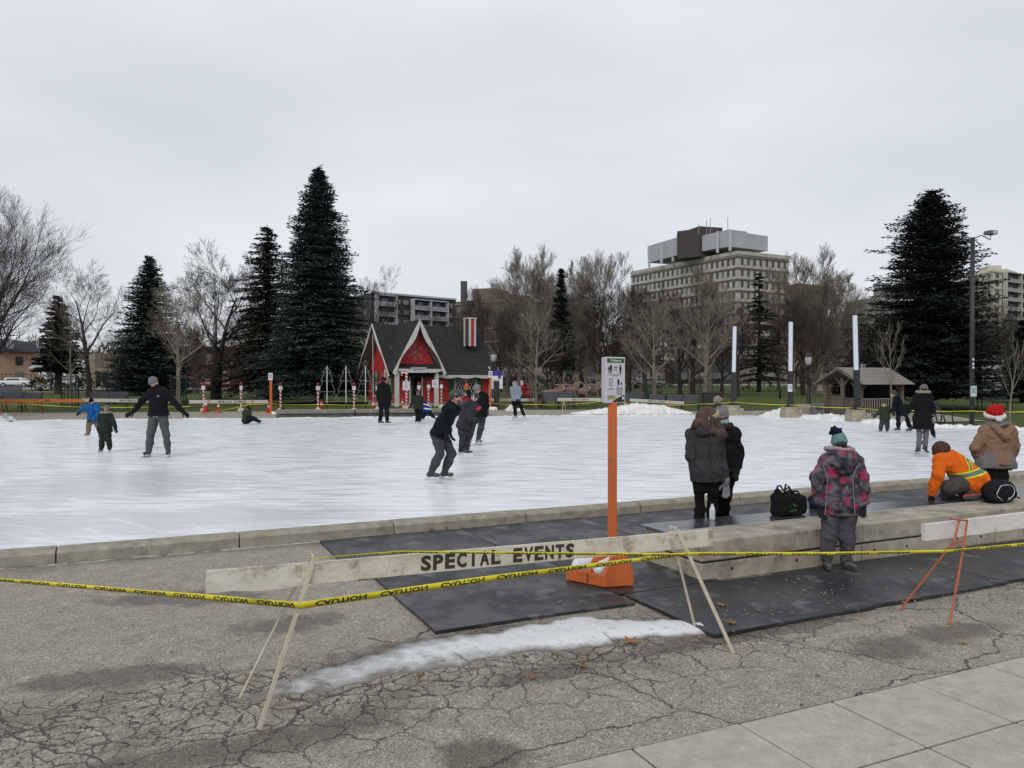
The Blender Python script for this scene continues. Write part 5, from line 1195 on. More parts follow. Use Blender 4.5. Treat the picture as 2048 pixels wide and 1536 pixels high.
def dirty_ice():
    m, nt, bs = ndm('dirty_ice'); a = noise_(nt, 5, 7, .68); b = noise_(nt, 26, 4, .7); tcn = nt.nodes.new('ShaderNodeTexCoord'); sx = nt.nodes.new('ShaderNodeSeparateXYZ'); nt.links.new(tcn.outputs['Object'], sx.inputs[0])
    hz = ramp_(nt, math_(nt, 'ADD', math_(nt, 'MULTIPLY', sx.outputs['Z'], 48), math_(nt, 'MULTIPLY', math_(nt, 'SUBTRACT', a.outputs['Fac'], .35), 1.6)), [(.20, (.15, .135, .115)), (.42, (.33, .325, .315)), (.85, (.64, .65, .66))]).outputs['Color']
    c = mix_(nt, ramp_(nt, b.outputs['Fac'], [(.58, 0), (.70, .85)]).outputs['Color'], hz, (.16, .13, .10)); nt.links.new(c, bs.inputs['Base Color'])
    bs.inputs['Roughness'].default_value = .38; bump_(nt, bs, b.outputs['Fac'], .3, .01); return m
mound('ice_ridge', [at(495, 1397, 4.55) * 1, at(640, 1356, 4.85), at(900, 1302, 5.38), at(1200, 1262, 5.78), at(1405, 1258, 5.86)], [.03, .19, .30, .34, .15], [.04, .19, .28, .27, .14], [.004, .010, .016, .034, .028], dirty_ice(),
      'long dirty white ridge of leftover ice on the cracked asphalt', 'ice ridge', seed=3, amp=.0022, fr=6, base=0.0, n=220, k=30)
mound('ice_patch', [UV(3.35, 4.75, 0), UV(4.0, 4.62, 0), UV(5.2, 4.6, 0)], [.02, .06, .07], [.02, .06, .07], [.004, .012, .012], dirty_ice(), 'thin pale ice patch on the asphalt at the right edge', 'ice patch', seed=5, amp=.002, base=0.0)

# fallen leaves near the viewer
LEAF = mat('dead_leaf', (.32, .13, .05), (.18, .075, .03), sc=20, rough=.8, bump=.3); LEAF2 = mat('pale_dead_leaf', (.34, .23, .10), (.22, .14, .06), sc=20, rough=.8)
def leaf(px, py, z, size, m, label, seed):
    Y = (CH - z) * F / (py - HZ); c = at(px, py, Y); rg = random.Random(seed); n = 15; a0 = rg.uniform(0, 6); vs = [c + Vector((0, 0, .012))]
    for i in range(n):
        t = a0 + 2 * PI * i / n; r_ = size * (1.0 if i % 3 == 0 else (.62 if i % 3 == 1 else .5)) * rg.uniform(.85, 1.1); vs.append(c + Vector((math.cos(t) * r_, math.sin(t) * r_, .004 + rg.uniform(0, .025) * (i % 3 == 0) + .006)))
    mb = MB(); mb.add(vs, [(0, i + 1, (i + 1) % n + 1) for i in range(n)]); tag(obj('fallen_leaf', mb, m, org=c), label, 'leaf', 'dead leaves on the ground')
for i, q in enumerate([(181, 1118, 0, .085, LEAF, 'large curled brown leaf against the kerb at the left'), (127, 1123, 0, .07, LEAF, 'brown leaf against the kerb, leftmost of the pair'), (404, 1101, 0, .045, LEAF, 'small orange-brown leaf by the kerb beside the back-left mat'),
                       (775, 1066, .03, .03, LEAF2, 'pale leaf at the foot of the kerb on the mat'), (862, 1060, .03, .045, LEAF, 'brown leaf pair member by the kerb, left one, on the mat'), (893, 1058, .03, .035, LEAF, 'brown leaf by the kerb on the mat, right of its neighbour'),
                       (1264, 1285, .02, .075, LEAF, 'large tan maple leaf at the lower edge of the ice ridge'), (769, 1298, .05, .03, LEAF, 'small brown leaf lying on the ice ridge'), (838, 1354, 0, .03, LEAF, 'small brown leaf just below the ice ridge'), (1064, 1360, 0, .04, LEAF, 'orange-brown leaf on the cracked asphalt below the ridge'),
                       (1166, 1336, 0, .035, LEAF, 'brown leaf on the asphalt beneath the right part of the ridge'), (1445, 1213, .03, .045, LEAF2, 'tan leaf on the front mat near the bench corner'), (1464, 1248, .03, .045, LEAF, 'brown leaf on the front mat beside the trestle leg'),
                       (1930, 1290, 0, .04, LEAF2, 'tan leaf in the dark stain at the right'), (1116, 1310, .01, .03, LEAF2, 'yellowish leaf stuck at the lower edge of the ice')]): leaf(*q, i)

# grit and crumbs swept along the cracked band, the kerb and the ridge
rg_ = np.random.RandomState(9); n_ = 4200; s_ = rg_.uniform(-7, 6, n_); band_ = rg_.rand(n_); t_ = np.where(band_ < .5, rg_.normal(4.45, .28, n_), np.where(band_ < .62, rg_.normal(.12, .05, n_), rg_.uniform(3.2, 7.2, n_)))
P_ = np.stack([s_ * U[0] + t_ * V[0], 9.98 + s_ * U[1] + t_ * V[1], np.where(((t_ > 3.3) & (t_ < 4.6) & (s_ > -.5)) | ((t_ < 3.7) & (s_ > -2.4)), .034, .004)], 1); z_ = rg_.gamma(2.0, .0022, n_)[:, None] + .0015; a_ = rg_.rand(n_) * 6.28
c_ = [np.stack([np.cos(a_ + k * 2.09), np.sin(a_ + k * 2.09), np.zeros(n_)], 1) for k in range(3)]; V_ = np.stack([P_ + c_[0] * z_, P_ + c_[1] * z_, P_ + c_[2] * z_ * .8, P_ + np.array((0, 0, 1)) * z_ * .9], 1).reshape(-1, 3)
b_ = np.arange(n_)[:, None] * 4; Q_ = np.concatenate([b_ + np.array(q) for q in ((0, 1, 3), (1, 2, 3), (2, 0, 3))])
tag(np_obj('grit', V_, Q_, mat('grit', (.30, .25, .18), (.05, .04, .03), sc=3, rough=.9, bump=0), sm=False), 'scattered grit, crumbs of asphalt and twigs on the pavement', 'grit', kind='stuff')

# ---------------------------------------------------------------- promenade, paths, streets beyond the rink
def fl(x): return 36.7 + .196 * x
strip('promenade', [(-60, 28.2), (-44, 28.5), (-21.3, 32.75), (9.2, 38.55), (11.5, 37.6)], [(-60, 33.6), (-44, 34), (-21.3, 37.3), (9.2, 42.5), (14.5, 42.6)], M_PAVE, .004, nv=8)
strip('side_promenade', [(11.2, 37.7), (13.4, 34.7), (14.9, 31.2)], [(17.5, 43.5), (21.5, 39.5), (19.8, 32.6)], M_PAVE, .006, nv=6)
strip('cross_path', [(-90, 84), (-20, 79), (60, 76)], [(-90, 82.4), (-20, 77.4), (60, 74.4)], M_PAVE, .004, nv=2)
strip('street', [(-260, 128), (260, 120)], [(-260, 142), (260, 134)], M_ROAD, .0, nv=3)
strip('parking_lot', [(-75, 93), (-28, 90)], [(-110, 126), (-42, 124)], M_ROAD, .004, nv=6)
# raised concrete ledge along the far side
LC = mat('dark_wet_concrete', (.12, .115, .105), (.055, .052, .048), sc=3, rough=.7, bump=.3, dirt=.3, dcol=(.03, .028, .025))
root = thing('concrete_ledge', 'long low dark concrete ledge along the far side of the ice before the cottage', 'ledge', (-6, 36.4, .12))
for x0, x1 in ((-10.6, -7.2), (-7.15, -4.2), (-4.15, -1.1)):
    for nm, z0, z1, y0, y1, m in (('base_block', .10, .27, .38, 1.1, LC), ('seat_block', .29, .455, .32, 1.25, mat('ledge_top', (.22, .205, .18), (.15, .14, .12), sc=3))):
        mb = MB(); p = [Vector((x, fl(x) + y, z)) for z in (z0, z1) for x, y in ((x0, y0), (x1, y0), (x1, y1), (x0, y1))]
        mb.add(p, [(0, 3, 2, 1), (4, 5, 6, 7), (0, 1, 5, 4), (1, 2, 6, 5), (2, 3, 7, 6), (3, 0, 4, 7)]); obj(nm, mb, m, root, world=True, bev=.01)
# snow along the far edge
for i, (P_, a, b, hh, lb) in enumerate([
    ([gnd(1140, 38.9), gnd(1215, 39.2), gnd(1275, 39.4), gnd(1330, 39.4), gnd(1385, 39.0)], [.3, .8, 1.2, 1.0, .3], [.2, .4, .5, .4, .2], [.03, .26, .50, .36, .05], 'big white pile of scraped snow right of the Welcome post'),
    ([gnd(1010, 40.5), gnd(1023, 40.6), gnd(1042, 40.5)], [.2, .5, .1], [.2, .4, .1], [.05, .28, .05], 'small grey snow heap behind the hooded skater'),
    ([gnd(1520, 36.8), gnd(1560, 36.3), gnd(1612, 35.8)], [.3, .8, .3], [.2, .6, .2], [.05, .36, .08], 'snow heap behind the middle tall light post'),
    ([gnd(1600, 35.0), gnd(1660, 33.6), gnd(1700, 32.4)], [.3, .5, .3], [.25, .35, .3], [.10, .24, .15], 'snow bank between the middle and right tall light posts'),
    ([gnd(1730, 31.3), gnd(1790, 29.9), gnd(1835, 28.9)], [.3, .5, .3], [.25, .3, .2], [.12, .20, .10], 'snow bank behind the small child in olive'),
    ([gnd(1860, 28.5), gnd(1930, 27.9), gnd(2060, 26.6)], [.3, .35, .3], [.2, .25, .2], [.08, .10, .07], 'thin snow strip along the grass at the right'),
    ([gnd(4, 31.8), gnd(12, 31.9), gnd(22, 31.7)], [.2, .4, .1], [.2, .4, .1], [.1, .30, .05], 'little lump of snow at the left edge of the ice')]):
    mound('snow_pile', P_, a, b, hh, M_SNOW, lb, 'snow pile', seed=i + 1, n=46, k=12, amp=.045, fr=5, group='snow heaped along the far edge of the ice')
for i, (x0, x1) in enumerate(((-20.5, -11), (-10.8, -1), (-.8, 9))):
    n = 7; P_ = [Vector((x0 + (x1 - x0) * k / n, fl(x0 + (x1 - x0) * k / n) - .12, 0)) for k in range(n + 1)]
    mound('snow_strip', P_, [.1] * (n + 1), [.16] * (n + 1), [.012, .05, .02, .06, .015, .05, .03, .01], M_SNOW, ['thin snow line along the far kerb behind the man with arms out', 'thin snow line along the foot of the dark ledge', 'thin snow line along the far kerb before the snow pile'][i], 'snow', seed=20 + i, n=60, k=6, amp=.02, group='thin snow lines along the far kerb')

# ---------------------------------------------------------------- red cottage
RED = mat('red_siding', (.46, .032, .036), (.36, .024, .028), sc=4, rough=.75, bump=0)
def siding():
    nt = RED.node_tree; bs = nt.nodes['Principled BSDF']; tcn = nt.nodes.new('ShaderNodeTexCoord'); wv = nt.nodes.new('ShaderNodeTexWave'); wv.bands_direction = 'Z'; wv.wave_profile = 'SAW'; wv.inputs['Scale'].default_value = 1.6
    nt.links.new(tcn.outputs['Object'], wv.inputs['Vector']); bump_(nt, bs, wv.outputs['Fac'], .8, .02)
siding()
TRIM = mat('white_trim', (.58, .56, .53), (.44, .42, .39), sc=9, rough=.7, dirt=.2, dcol=(.2, .19, .17), dsc=8)
SHNG = mat('dark_shingle', (.036, .036, .038), (.018, .018, .02), sc=3, rough=.95, bump=.8, bsc=12, stretch=(1, 1, 3), spec=.2)
GRNS = mat('green_shutter', (.015, .10, .02), (.01, .07, .015), sc=8, rough=.7); DARKG = mat('dark_interior', (.012, .012, .013), rough=.4, bump=0); SOFF = mat('grey_soffit', (.16, .14, .13), (.09, .08, .075), sc=5)
hx, hy = -6.66, 45.0; hz0 = h(hx, hy) - .02; HA = R(32)
house = thing('red_cottage', 'red wooden cottage with steep dark roof, white scalloped gables and green shutters', 'cottage', (hx, hy, hz0), HA)
WORG[house.name] = Vector((0, 0, 0))             # its parts are written in the cottage's own coordinates
Lh, Dh, Ze, Zr, y0r = 6.17, 4.3, 2.30, 4.86, 2.15
def hp(name, mb, m, parent=None, **k): return obj(name, mb, m, parent or house, **k)
mb = MB(); mb.box((Lh / 2, Dh / 2, .1), (Lh + .06, Dh + .06, .2)); hp('foundation', mb, mat('grey_footing', (.25, .25, .26)))
# walls: front with door opening, gable ends, back
mb = MB(); mb.box((.42, .05, 1.18), (.84, .1, 1.96)); mb.box(((1.58 + Lh) / 2, .05, 1.18), (Lh - 1.58, .1, 1.96)); mb.box((1.21, .05, 2.09), (.74, .1, .14)); hp('wall', mb, RED)
for x in (0, Lh - .1):
    mb = MB(); mb.prism([(x, .1, .2), (x, Dh, .2), (x, Dh, 2.1), (x, Dh * .75, 3.2), (x, y0r, Zr - .32), (x, Dh * .25, 3.2), (x, .1, 2.1)], (0, 0, 0), (.1, 0, 0)); hp('wall', mb, RED)
mb = MB(); mb.box((Lh / 2, Dh - .05, 1.15), (Lh - .2, .1, 1.9)); hp('wall', mb, RED)
mb = MB(); mb.box((1.21, .6, 1.3), (1.4, .04, 2.2)); mb.box((.55, .35, 1.3), (.04, .5, 2.2)); mb.box((1.9, .35, 1.3), (.04, .5, 2.2)); hp('doorway_interior', mb, DARKG)
# main roof with overhangs
ov, oe = .62, .45
def slope(x0, x1, sgn):
    m_ = MB(); e_y = y0r + sgn * (y0r + oe); pts = []
    ze = Zr - (Zr - Ze) * (y0r + oe) / y0r
    N = 12
    for i in range(N + 1):
        t = i / N; y = y0r + (e_y - y0r) * t; z = Zr + (ze - Zr) * t - .16 * math.sin(PI * t); pts.append((y, z))
    vs = []; fs = []
    for x in (x0, x1):
        for y, z in pts: vs.append((x, y, z))
        for y, z in pts: vs.append((x, y, z - .09))
    n = N + 1
    for i in range(N):
        fs += [(i, i + 1, 2 * n + i + 1, 2 * n + i), (n + i, 3 * n + i, 3 * n + i + 1, n + i + 1), (i, n + i, n + i + 1, i + 1), (2 * n + i, 2 * n + i + 1, 3 * n + i + 1, 3 * n + i)]
    fs += [(N, n + N, 3 * n + N, 2 * n + N), (0, 2 * n, 3 * n, n)]
    m_.add(vs, fs); return m_
hp('roof', slope(-ov, Lh + ov * .8, -1), SHNG); hp('roof', slope(-ov, Lh + ov * .8, 1), SHNG)
mb = MB(); mb.tube([(1.05 - 1.0, -.38, 2.0), (1.05 - 1.0, y0r * .5, 3.55)], .012, 5); hp('roof_flashing', mb, mat('flashing', (.25, .25, .25), metal=.5, rough=.4))
def barge(p_apex, p_foot, inward, nrm, th=.05, wd=.26, waves=2.5, m=TRIM, par=None):
    """scalloped bargeboard from apex to foot"""
    a, f = Vector(p_apex), Vector(p_foot); inn = Vector(inward).normalized(); N = 30; o = []; i_ = []
    for k in range(N + 1):
        t = k / N; p = a.lerp(f, t); o.append(p); i_.append(p + inn * wd * (.72 + .42 * math.sin(t * PI * 2 * waves * .5 - .9)) * (1 if t > .04 else .9))
    m_ = MB(); n_ = Vector(nrm) * th
    vs = o + i_ + [p + n_ for p in o] + [p + n_ for p in i_]; K = N + 1; fs = []
    for k in range(N): fs += [(k, k + 1, K + k + 1, K + k), (2 * K + k, 3 * K + k, 3 * K + k + 1, 2 * K + k + 1), (k, 2 * K + k, 2 * K + k + 1, k + 1), (K + k, K + k + 1, 3 * K + k + 1, 3 * K + k)]
    fs += [(0, K, 3 * K, 2 * K), (N, 2 * K + N, 3 * K + N, K + N)]; m_.add(vs, fs); return hp('bargeboard', m_, m)
zef = Zr - (Zr - Ze) * (y0r + oe) / y0r
barge((-ov - .01, y0r, Zr + .03), (-ov - .01, -oe, zef), (0, .55, -.62), (-1, 0, 0), wd=.17); barge((-ov - .01, y0r, Zr + .03), (-ov - .01, Dh + oe, zef), (0, -.55, -.62), (-1, 0, 0), wd=.17)
# soffit boards of the left gable
mb = MB(); mb.prism([(-ov + .03, y0r, Zr - .34), (-ov + .03, Dh + oe - .05, zef - .12), (-.01, Dh + oe - .05, zef - .12), (-.01, y0r, Zr - .34)], (0, 0, -.03), (0, 0, 0)); hp('soffit', mb, SOFF)
mb = MB(); mb.prism([(-ov + .03, y0r, Zr - .34), (-.01, y0r, Zr - .34), (-.01, -oe + .05, zef - .12), (-ov + .03, -oe + .05, zef - .12)], (0, 0, -.03), (0, 0, 0)); hp('soffit', mb, SOFF)
# front eave fascia, scalloped
def fascia(x0, x1, y, z, amp=.09, per=1.25, hgt=.12):
    N = int((x1 - x0) * 12); m_ = MB(); top = [(x0 + (x1 - x0) * k / N, y, z) for k in range(N + 1)]; bot = [(x, y, z - hgt - amp * abs(math.sin(PI * (x - x0) / per))) for x, _, _ in top]
    K = N + 1; vs = top + bot + [(a, b - .05, c) for a, b, c in top] + [(a, b - .05, c) for a, b, c in bot]; fs = []
    for k in range(N): fs += [(k, k + 1, K + k + 1, K + k), (2 * K + k, 3 * K + k, 3 * K + k + 1, 2 * K + k + 1), (k, 2 * K + k, 2 * K + k + 1, k + 1), (K + k, K + k + 1, 3 * K + k + 1, 3 * K + k)]
    m_.add(vs, fs); return hp('scalloped_fascia', m_, TRIM)
fascia(2.45, Lh + ov * .8, -oe - .02, zef + .04)
# porch gable
cx_, pw, yf = 1.0, 1.5, -1.0; Zp = 4.92; zf = 2.12
for sg in (-1, 1):
    m_ = MB(); m_.prism([(cx_, yf, Zp), (cx_ + sg * (pw + .12), yf, zf - .12), (cx_ + sg * (pw + .12), yf + .95, zf - .12), (cx_ + sg * .3, 1.9, Zp - .45), (cx_, 2.0, Zp)], (0, 0, -.04), (0, 0, .05)); hp('porch_roof', m_, SHNG)
    barge((cx_, yf - .02, Zp + .08), (cx_ + sg * (pw + .2), yf - .02, zf - .22), (-sg * .62, 0, -.42), (0, -1, 0), wd=.25)
    m_ = MB(); m_.prism([(cx_ + sg * .02, yf + .02, Zp - .2), (cx_ + sg * (pw - .02), yf + .02, zf), (cx_ + sg * (pw - .02), yf + .62, zf), (cx_ + sg * .02, yf + .62, Zp - .2)], (0, 0, -.03), (0, 0, 0)); hp('soffit', m_, SOFF)
mb = MB(); mb.prism([(cx_ - 1.22, yf + .6, 2.42), (cx_ + 1.22, yf + .6, 2.42), (cx_, yf + .6, Zp - .2)], (0, 0, 0), (0, .06, 0)); hp('gable_wall', mb, RED)
mb = MB()
for k in range(6):
    a = k * PI / 3 + PI / 6; c0 = Vector((cx_ - .04, yf + .57, 3.12)); d = Vector((math.cos(a), 0, math.sin(a)))
    mb.bar(c0, c0 + d * .52, .018, .02, up=(0, 1, 0))
    for q in (.2, .34, .45):
        for s_ in (-1, 1): e = Vector((math.cos(a + s_ * .8), 0, math.sin(a + s_ * .8))); mb.bar(c0 + d * q, c0 + d * q + e * (.17 - .12 * abs(q - .3)), .014, .02, up=(0, 1, 0))
hp('snowflake_ornament', mb, mat('ornament_pale', (.5, .36, .34), bump=0))
mb = MB(); mb.prism([(cx_ - 1.28, yf + .62, 2.44), (cx_ + 1.28, yf + .62, 2.44), (cx_ + 1.35, yf - .05, 2.16), (cx_ - 1.35, yf - .05, 2.16)], (0, 0, -.04), (0, 0, .01)); hp('porch_canopy', mb, SHNG)
fascia(cx_ - 1.35, cx_ + 1.35, yf - .06, 2.15, amp=.10, per=1.35, hgt=.12)
for x in (-.36, 2.12): mb = MB(); mb.box((x, yf + .12, 1.0), (.20, .20, 2.1)); hp('porch_post', mb, TRIM)
mb = MB(); mb.box((cx_ - .12, yf - .14, 2.08), (.98, .03, .30)); bd = hp('name_board', mb, mat('sign_white', (.6, .6, .62), bump=0))
mb = MB(); rg = random.Random(2)
for k in range(11): x = cx_ - .5 + k * .078; mb.box((x, yf - .157, 2.13 + rg.uniform(-.01, .01)), (.05, .003, .10)); 
for k in range(9): x = cx_ - .42 + k * .07; mb.box((x, yf - .158, 2.03 + .03 * math.sin(k)), (.06, .003, .02))
hp('painted_lettering', mb, mat('faded_purple', (.09, .07, .22), (.3, .12, .2), sc=20, bump=0), bd)
# door frame, lamp
mb = MB(); mb.box((.82, -.03, 1.1), (.09, .06, 2.1)); mb.box((1.60, -.03, 1.1), (.09, .06, 2.1)); mb.box((1.21, -.03, 1.98), (.72, .06, .06)); mb.box((1.21, -.03, 2.2), (.87, .06, .09)); dfm = hp('door_frame', mb, TRIM)
mb = MB(); mb.box((1.38, .32, .95), (.16, .02, .24), R(20)); mb.box((1.05, .4, .75), (.2, .3, .9)); hp('door_notice', mb, mat('notice_grey', (.16, .16, .17)), dfm)
mb = MB(); mb.lathe([(.03, 0), (.07, .05), (.08, .16), (.02, .22)], (1.86, -.09, 1.55), 10); hp('wall_lamp', mb, mat('lamp_copper', (.25, .12, .08)))
# windows
def window(x0, x1, z0, z1, cols, face='f', lattice=True, arch=False, shutters=(True, True), swd=.34):
    T = (lambda a, b, c: (a, b, c)) if face == 'f' else (lambda a, b, c: (b, a, c))
    def bx(m_, xa, xb, za, zb, d0, d1):
        a = T(xa, d0, za); b = T(xb, d1, zb); m_.box([(a[i] + b[i]) / 2 for i in range(3)], [abs(a[i] - b[i]) for i in range(3)])
    m_ = MB(); bx(m_, x0 - .06, x0, z0 - .06, z1 + .06, -.001, -.07); bx(m_, x1, x1 + .06, z0 - .06, z1 + .06, -.001, -.07); bx(m_, x0, x1, z1, z1 + .06, -.001, -.07); bx(m_, x0, x1, z0 - .06, z0, -.001, -.07)
    for k in range(1, cols): xm = x0 + (x1 - x0) * k / cols; bx(m_, xm - .03, xm + .03, z0, z1, -.001, -.065)
    wf = hp('window', m_, TRIM); m_ = MB(); bx(m_, x0, x1, z0, z1, -.004, -.02); hp('pane', m_, mat('dark_glass', (.02, .022, .025), rough=.12, bump=0), wf)
    if lattice:
        m_ = MB(); W_ = x1 - x0; H_ = z1 - z0; n = 7; st = W_ / n * 1.0
        for s_ in (-1, 1):
            for k in range(-12, 20):
                xa = x0 + k * st; pts = []
                xb = xa + s_ * H_ * .5; 
                t0_, t1_ = 0.0, 1.0
                dx = xb - xa
                lo_, hi_ = sorted(((x0 - xa) / dx, (x1 - xa) / dx)); t0_, t1_ = max(0, lo_), min(1, hi_)
                if t1_ - t0_ < .05: continue
                m_.bar(T(xa + dx * t0_, -.03, z0 + H_ * t0_), T(xa + dx * t1_, -.03, z0 + H_ * t1_), .022, .012, up=(0, 1, 0) if face == 'f' else (1, 0, 0))
        hp('lattice', m_, TRIM, wf)
    if shutters[0]: m_ = MB(); bx(m_, x0 - .08 - swd, x0 - .08, z0 - .05, z1 + .05, -.001, -.04); hp('shutter', m_, GRNS)
    if shutters[1]: m_ = MB(); bx(m_, x1 + .08, x1 + .08 + swd, z0 - .05, z1 + .05, -.001, -.04); hp('shutter', m_, GRNS)
window(3.80, 5.22, .62, 1.92, 2)
window(.85, 1.2, .55, 1.95, 1, 'g', False, shutters=(True, False)); window(3.0, 3.4, .55, 1.95, 1, 'g', False, shutters=(True, True), swd=.25)
mb = MB(); P_ = [(-.03, y0r + .2 * math.cos(t), 3.05 + (.30 * math.sin(t) if t < PI else 0)) for t in np.linspace(0, PI, 12)]; mb.prism(P_, (0, 0, 0), (.02, 0, 0)); wf = hp('gable_window', mb, TRIM)
mb = MB(); P_ = [(-.04, y0r + .15 * math.cos(t), 3.08 + .23 * math.sin(t)) for t in np.linspace(0, PI, 12)]; mb.prism(P_, (0, 0, 0), (.005, 0, 0)); hp('pane', mb, DARKG, wf)
mb = MB(); mb.box((-.02, .04, 1.2), (.06, .14, 2.3)); mb.box((Lh + .02, .0, 1.2), (.08, .14, 2.3)); hp('corner_board', mb, TRIM)
mb = MB(); mb.tube([(-.75, 1.75, 4.2), (-.72, 1.75, .2)], .022, 6); hp('downpipe', mb, TRIM)
# chimney
cxh, cyh = 5.35, .95
mb = MB(); mb.box((cxh, cyh, 4.45), (.46, .62, 1.7)); ch_ = hp('chimney', mb, mat('slate_siding', (.05, .055, .062), (.035, .038, .045), sc=6, stretch=(1, 1, 6)))
mb = MB(); mb.box((cxh, cyh - .32, 4.42), (.22, .03, 1.62)); hp('chimney_panel', mb, RED, ch_)
mb = MB()
for x, y in ((-.18, -.325), (.18, -.325), (-.24, .25)): mb.box((cxh + x, cyh + y, 4.45), (.13 if y < 0 else .05, .05 if y < 0 else .14, 1.7))
mb.box((cxh, cyh, 5.33), (.58, .74, .08)); hp('chimney_trim', mb, TRIM, ch_)

# ---------------------------------------------------------------- three tall leaning light posts on concrete blocks
PBLK = mat('post_black', (.018, .018, .02), rough=.5, bump=.05); PWHT = mat('frosted_light_panel', (.62, .66, .74), (.58, .62, .70), rough=.35, bump=0)
def light_post(px, Y, ptx, pty, bw, label):
    base = gnd(px, Y); base.z = ICE; root = thing('light_post', label, 'light post', base, 0, 'tall slim light posts on concrete blocks')
    mb = MB(); mb.box((base.x + .02, base.y, ICE + .16), (bw, .75, .36)); obj('concrete_block', mb, M_CONC, root, world=True, bev=.02)
    mb = MB(); mb.box((base.x - .02, base.y + .12, ICE + .40), (bw * .75, .6, .16)); obj('plinth', mb, M_CONC, root, world=True, bev=.02)
    mb = MB(); mb.box((base.x, base.y, ICE + .53), (.42, .36, .10)); obj('foot_plate', mb, PBLK, root, world=True)
    top = at(ptx, pty, Y); b0 = Vector((base.x, base.y, ICE + .5)); mid = b0.lerp(top, .42)
    mb = MB(); mb.bar(b0, top, .22, .14, up=(0, -1, 0)); obj('post', mb, PBLK, root, world=True)
    mb = MB(); o = Vector((-.035, -.045, 0)); mb.bar(mid + o, top + o + Vector((0, 0, .02)), .155, .09, up=(0, -1, 0)); obj('light_panel', mb, PWHT, root, world=True)
    return root, b0, top
light_post(1467, 37.3, 1470, 654, .72, 'tall black post with white light panel, left of three, beside the waste bin')
r2, b0, tp = light_post(1581, 35.2, 1582, 645, .74, 'tall black post with white light panel and small notice, middle of three')
mb = MB(); c = b0.lerp(tp, .22) + Vector((-.06, -.10, 0)); mb.box(c, (.20, .02, .34)); nt_ = obj('notice', mb, WP, r2, world=True)
mb = MB(); [mb.box(c + Vector((x, -.011, z)), (.03, .003, .06)) for x, z in ((-.05, .08), (.04, .08), (-.05, -.03), (.04, -.04), (0, .02))]; obj('notice_print', mb, INK, nt_, world=True)
light_post(1715, 31.9, 1710, 632, .76, 'tall black post with white light panel, right of three, before the gazebo')

# ---------------------------------------------------------------- gazebo
GW = mat('grey_weathered_wood', (.15, .125, .10), (.085, .07, .055), sc=4, rough=.9, stretch=(1, 1, .2), bump=.4); GR = mat('grey_slat_roof', (.26, .235, .205), (.16, .145, .125), sc=3, rough=.9, stretch=(.3, 6, 6), bump=.5)
gp = gnd(1720, 37.0); gz = gp.z
root = thing('gazebo', 'open grey wooden gazebo with slatted gable roof and picket railing', 'gazebo', gp, R(26)); WORG[root.name] = Vector((0, 0, 0))
gl, gd = 2.85, 2.0; ez, rz_ = 1.62, 2.28
for x in (0, gl):
    for y in (0, gd): mb = MB(); mb.box((x, y, ez / 2), (.20, .20, ez)); obj('post', mb, GW, root)
for x, y in ((0, gd / 2),): mb = MB(); mb.box((x, y, .9), (.14, .14, 1.8)); obj('post', mb, GW, root)
mb = MB(); mb.box((gl / 2, 0, ez - .02), (gl + .5, .14, .16)); mb.box((gl / 2, gd, ez - .02), (gl + .5, .14, .16)); obj('beam', mb, GW, root)
for x in (-.35, gl + .2):
    mb = MB(); mb.bar((x, -.35, ez - .1), (x, gd / 2, rz_ - .06), .06, .12, up=(1, 0, 0)); mb.bar((x, gd + .35, ez - .1), (x, gd / 2, rz_ - .06), .06, .12, up=(1, 0, 0)); obj('rafter', mb, GW, root)
mb = MB(); mb.bar((0, gd / 2, 1.35), (0, .55, 1.9), .08, .08); mb.bar((0, gd / 2, 1.35), (0, gd - .55, 1.9), .08, .08); mb.bar((0, .1, 1.15), (0, .5, 1.6), .07, .07); mb.bar((0.1, 0, 1.2), (.5, 0, 1.55), .07, .07); mb.bar((gl - .1, 0, 1.2), (gl - .5, 0, 1.55), .07, .07); obj('brace', mb, GW, root)
for sg in (-1, 1):
    n = 9; mb = MB()
    for k in range(n):
        t0_, t1_ = k / n, (k + 1) / n + .012; y0_, y1_ = gd / 2 + sg * (gd / 2 + .5) * t0_, gd / 2 + sg * (gd / 2 + .5) * t1_; z0_, z1_ = rz_ + .02 - (rz_ - ez + .15) * t0_, rz_ + .05 - (rz_ - ez + .15) * t1_
        mb.prism([(-.35, y0_, z0_), (gl + .35, y0_, z0_), (gl + .35, y1_, z1_), (-.35, y1_, z1_)], (0, 0, -.02), (0, 0, .02))
    obj('roof', mb, GR, root)
mb = MB()
for x in np.arange(.2, gl, .16): mb.box((x, 0, .42), (.05, .03, .74))
mb.box((gl / 2, 0, .80), (gl, .06, .05)); mb.box((gl / 2, 0, .1), (gl, .06, .05)); obj('railing', mb, mat('pale_picket', (.26, .24, .21)), root)
mb = MB()
for y in np.arange(.08, gd, .12): mb.box((0, y, .42), (.03, .09, .80))
mb.box((0, gd / 2, .82), (.08, gd, .05)); obj('side_railing', mb, GW, root)
mb = MB(); mb.box((gl * .66, gd - .1, .95), (gl * .62, .05, 1.5)); mb.box((gl - .05, gd * .6, .95), (.05, gd * .7, 1.5)); obj('dark_back_wall', mb, mat('dark_boards', (.022, .02, .018), (.012, .011, .01), sc=3, stretch=(6, 1, .3)), root)

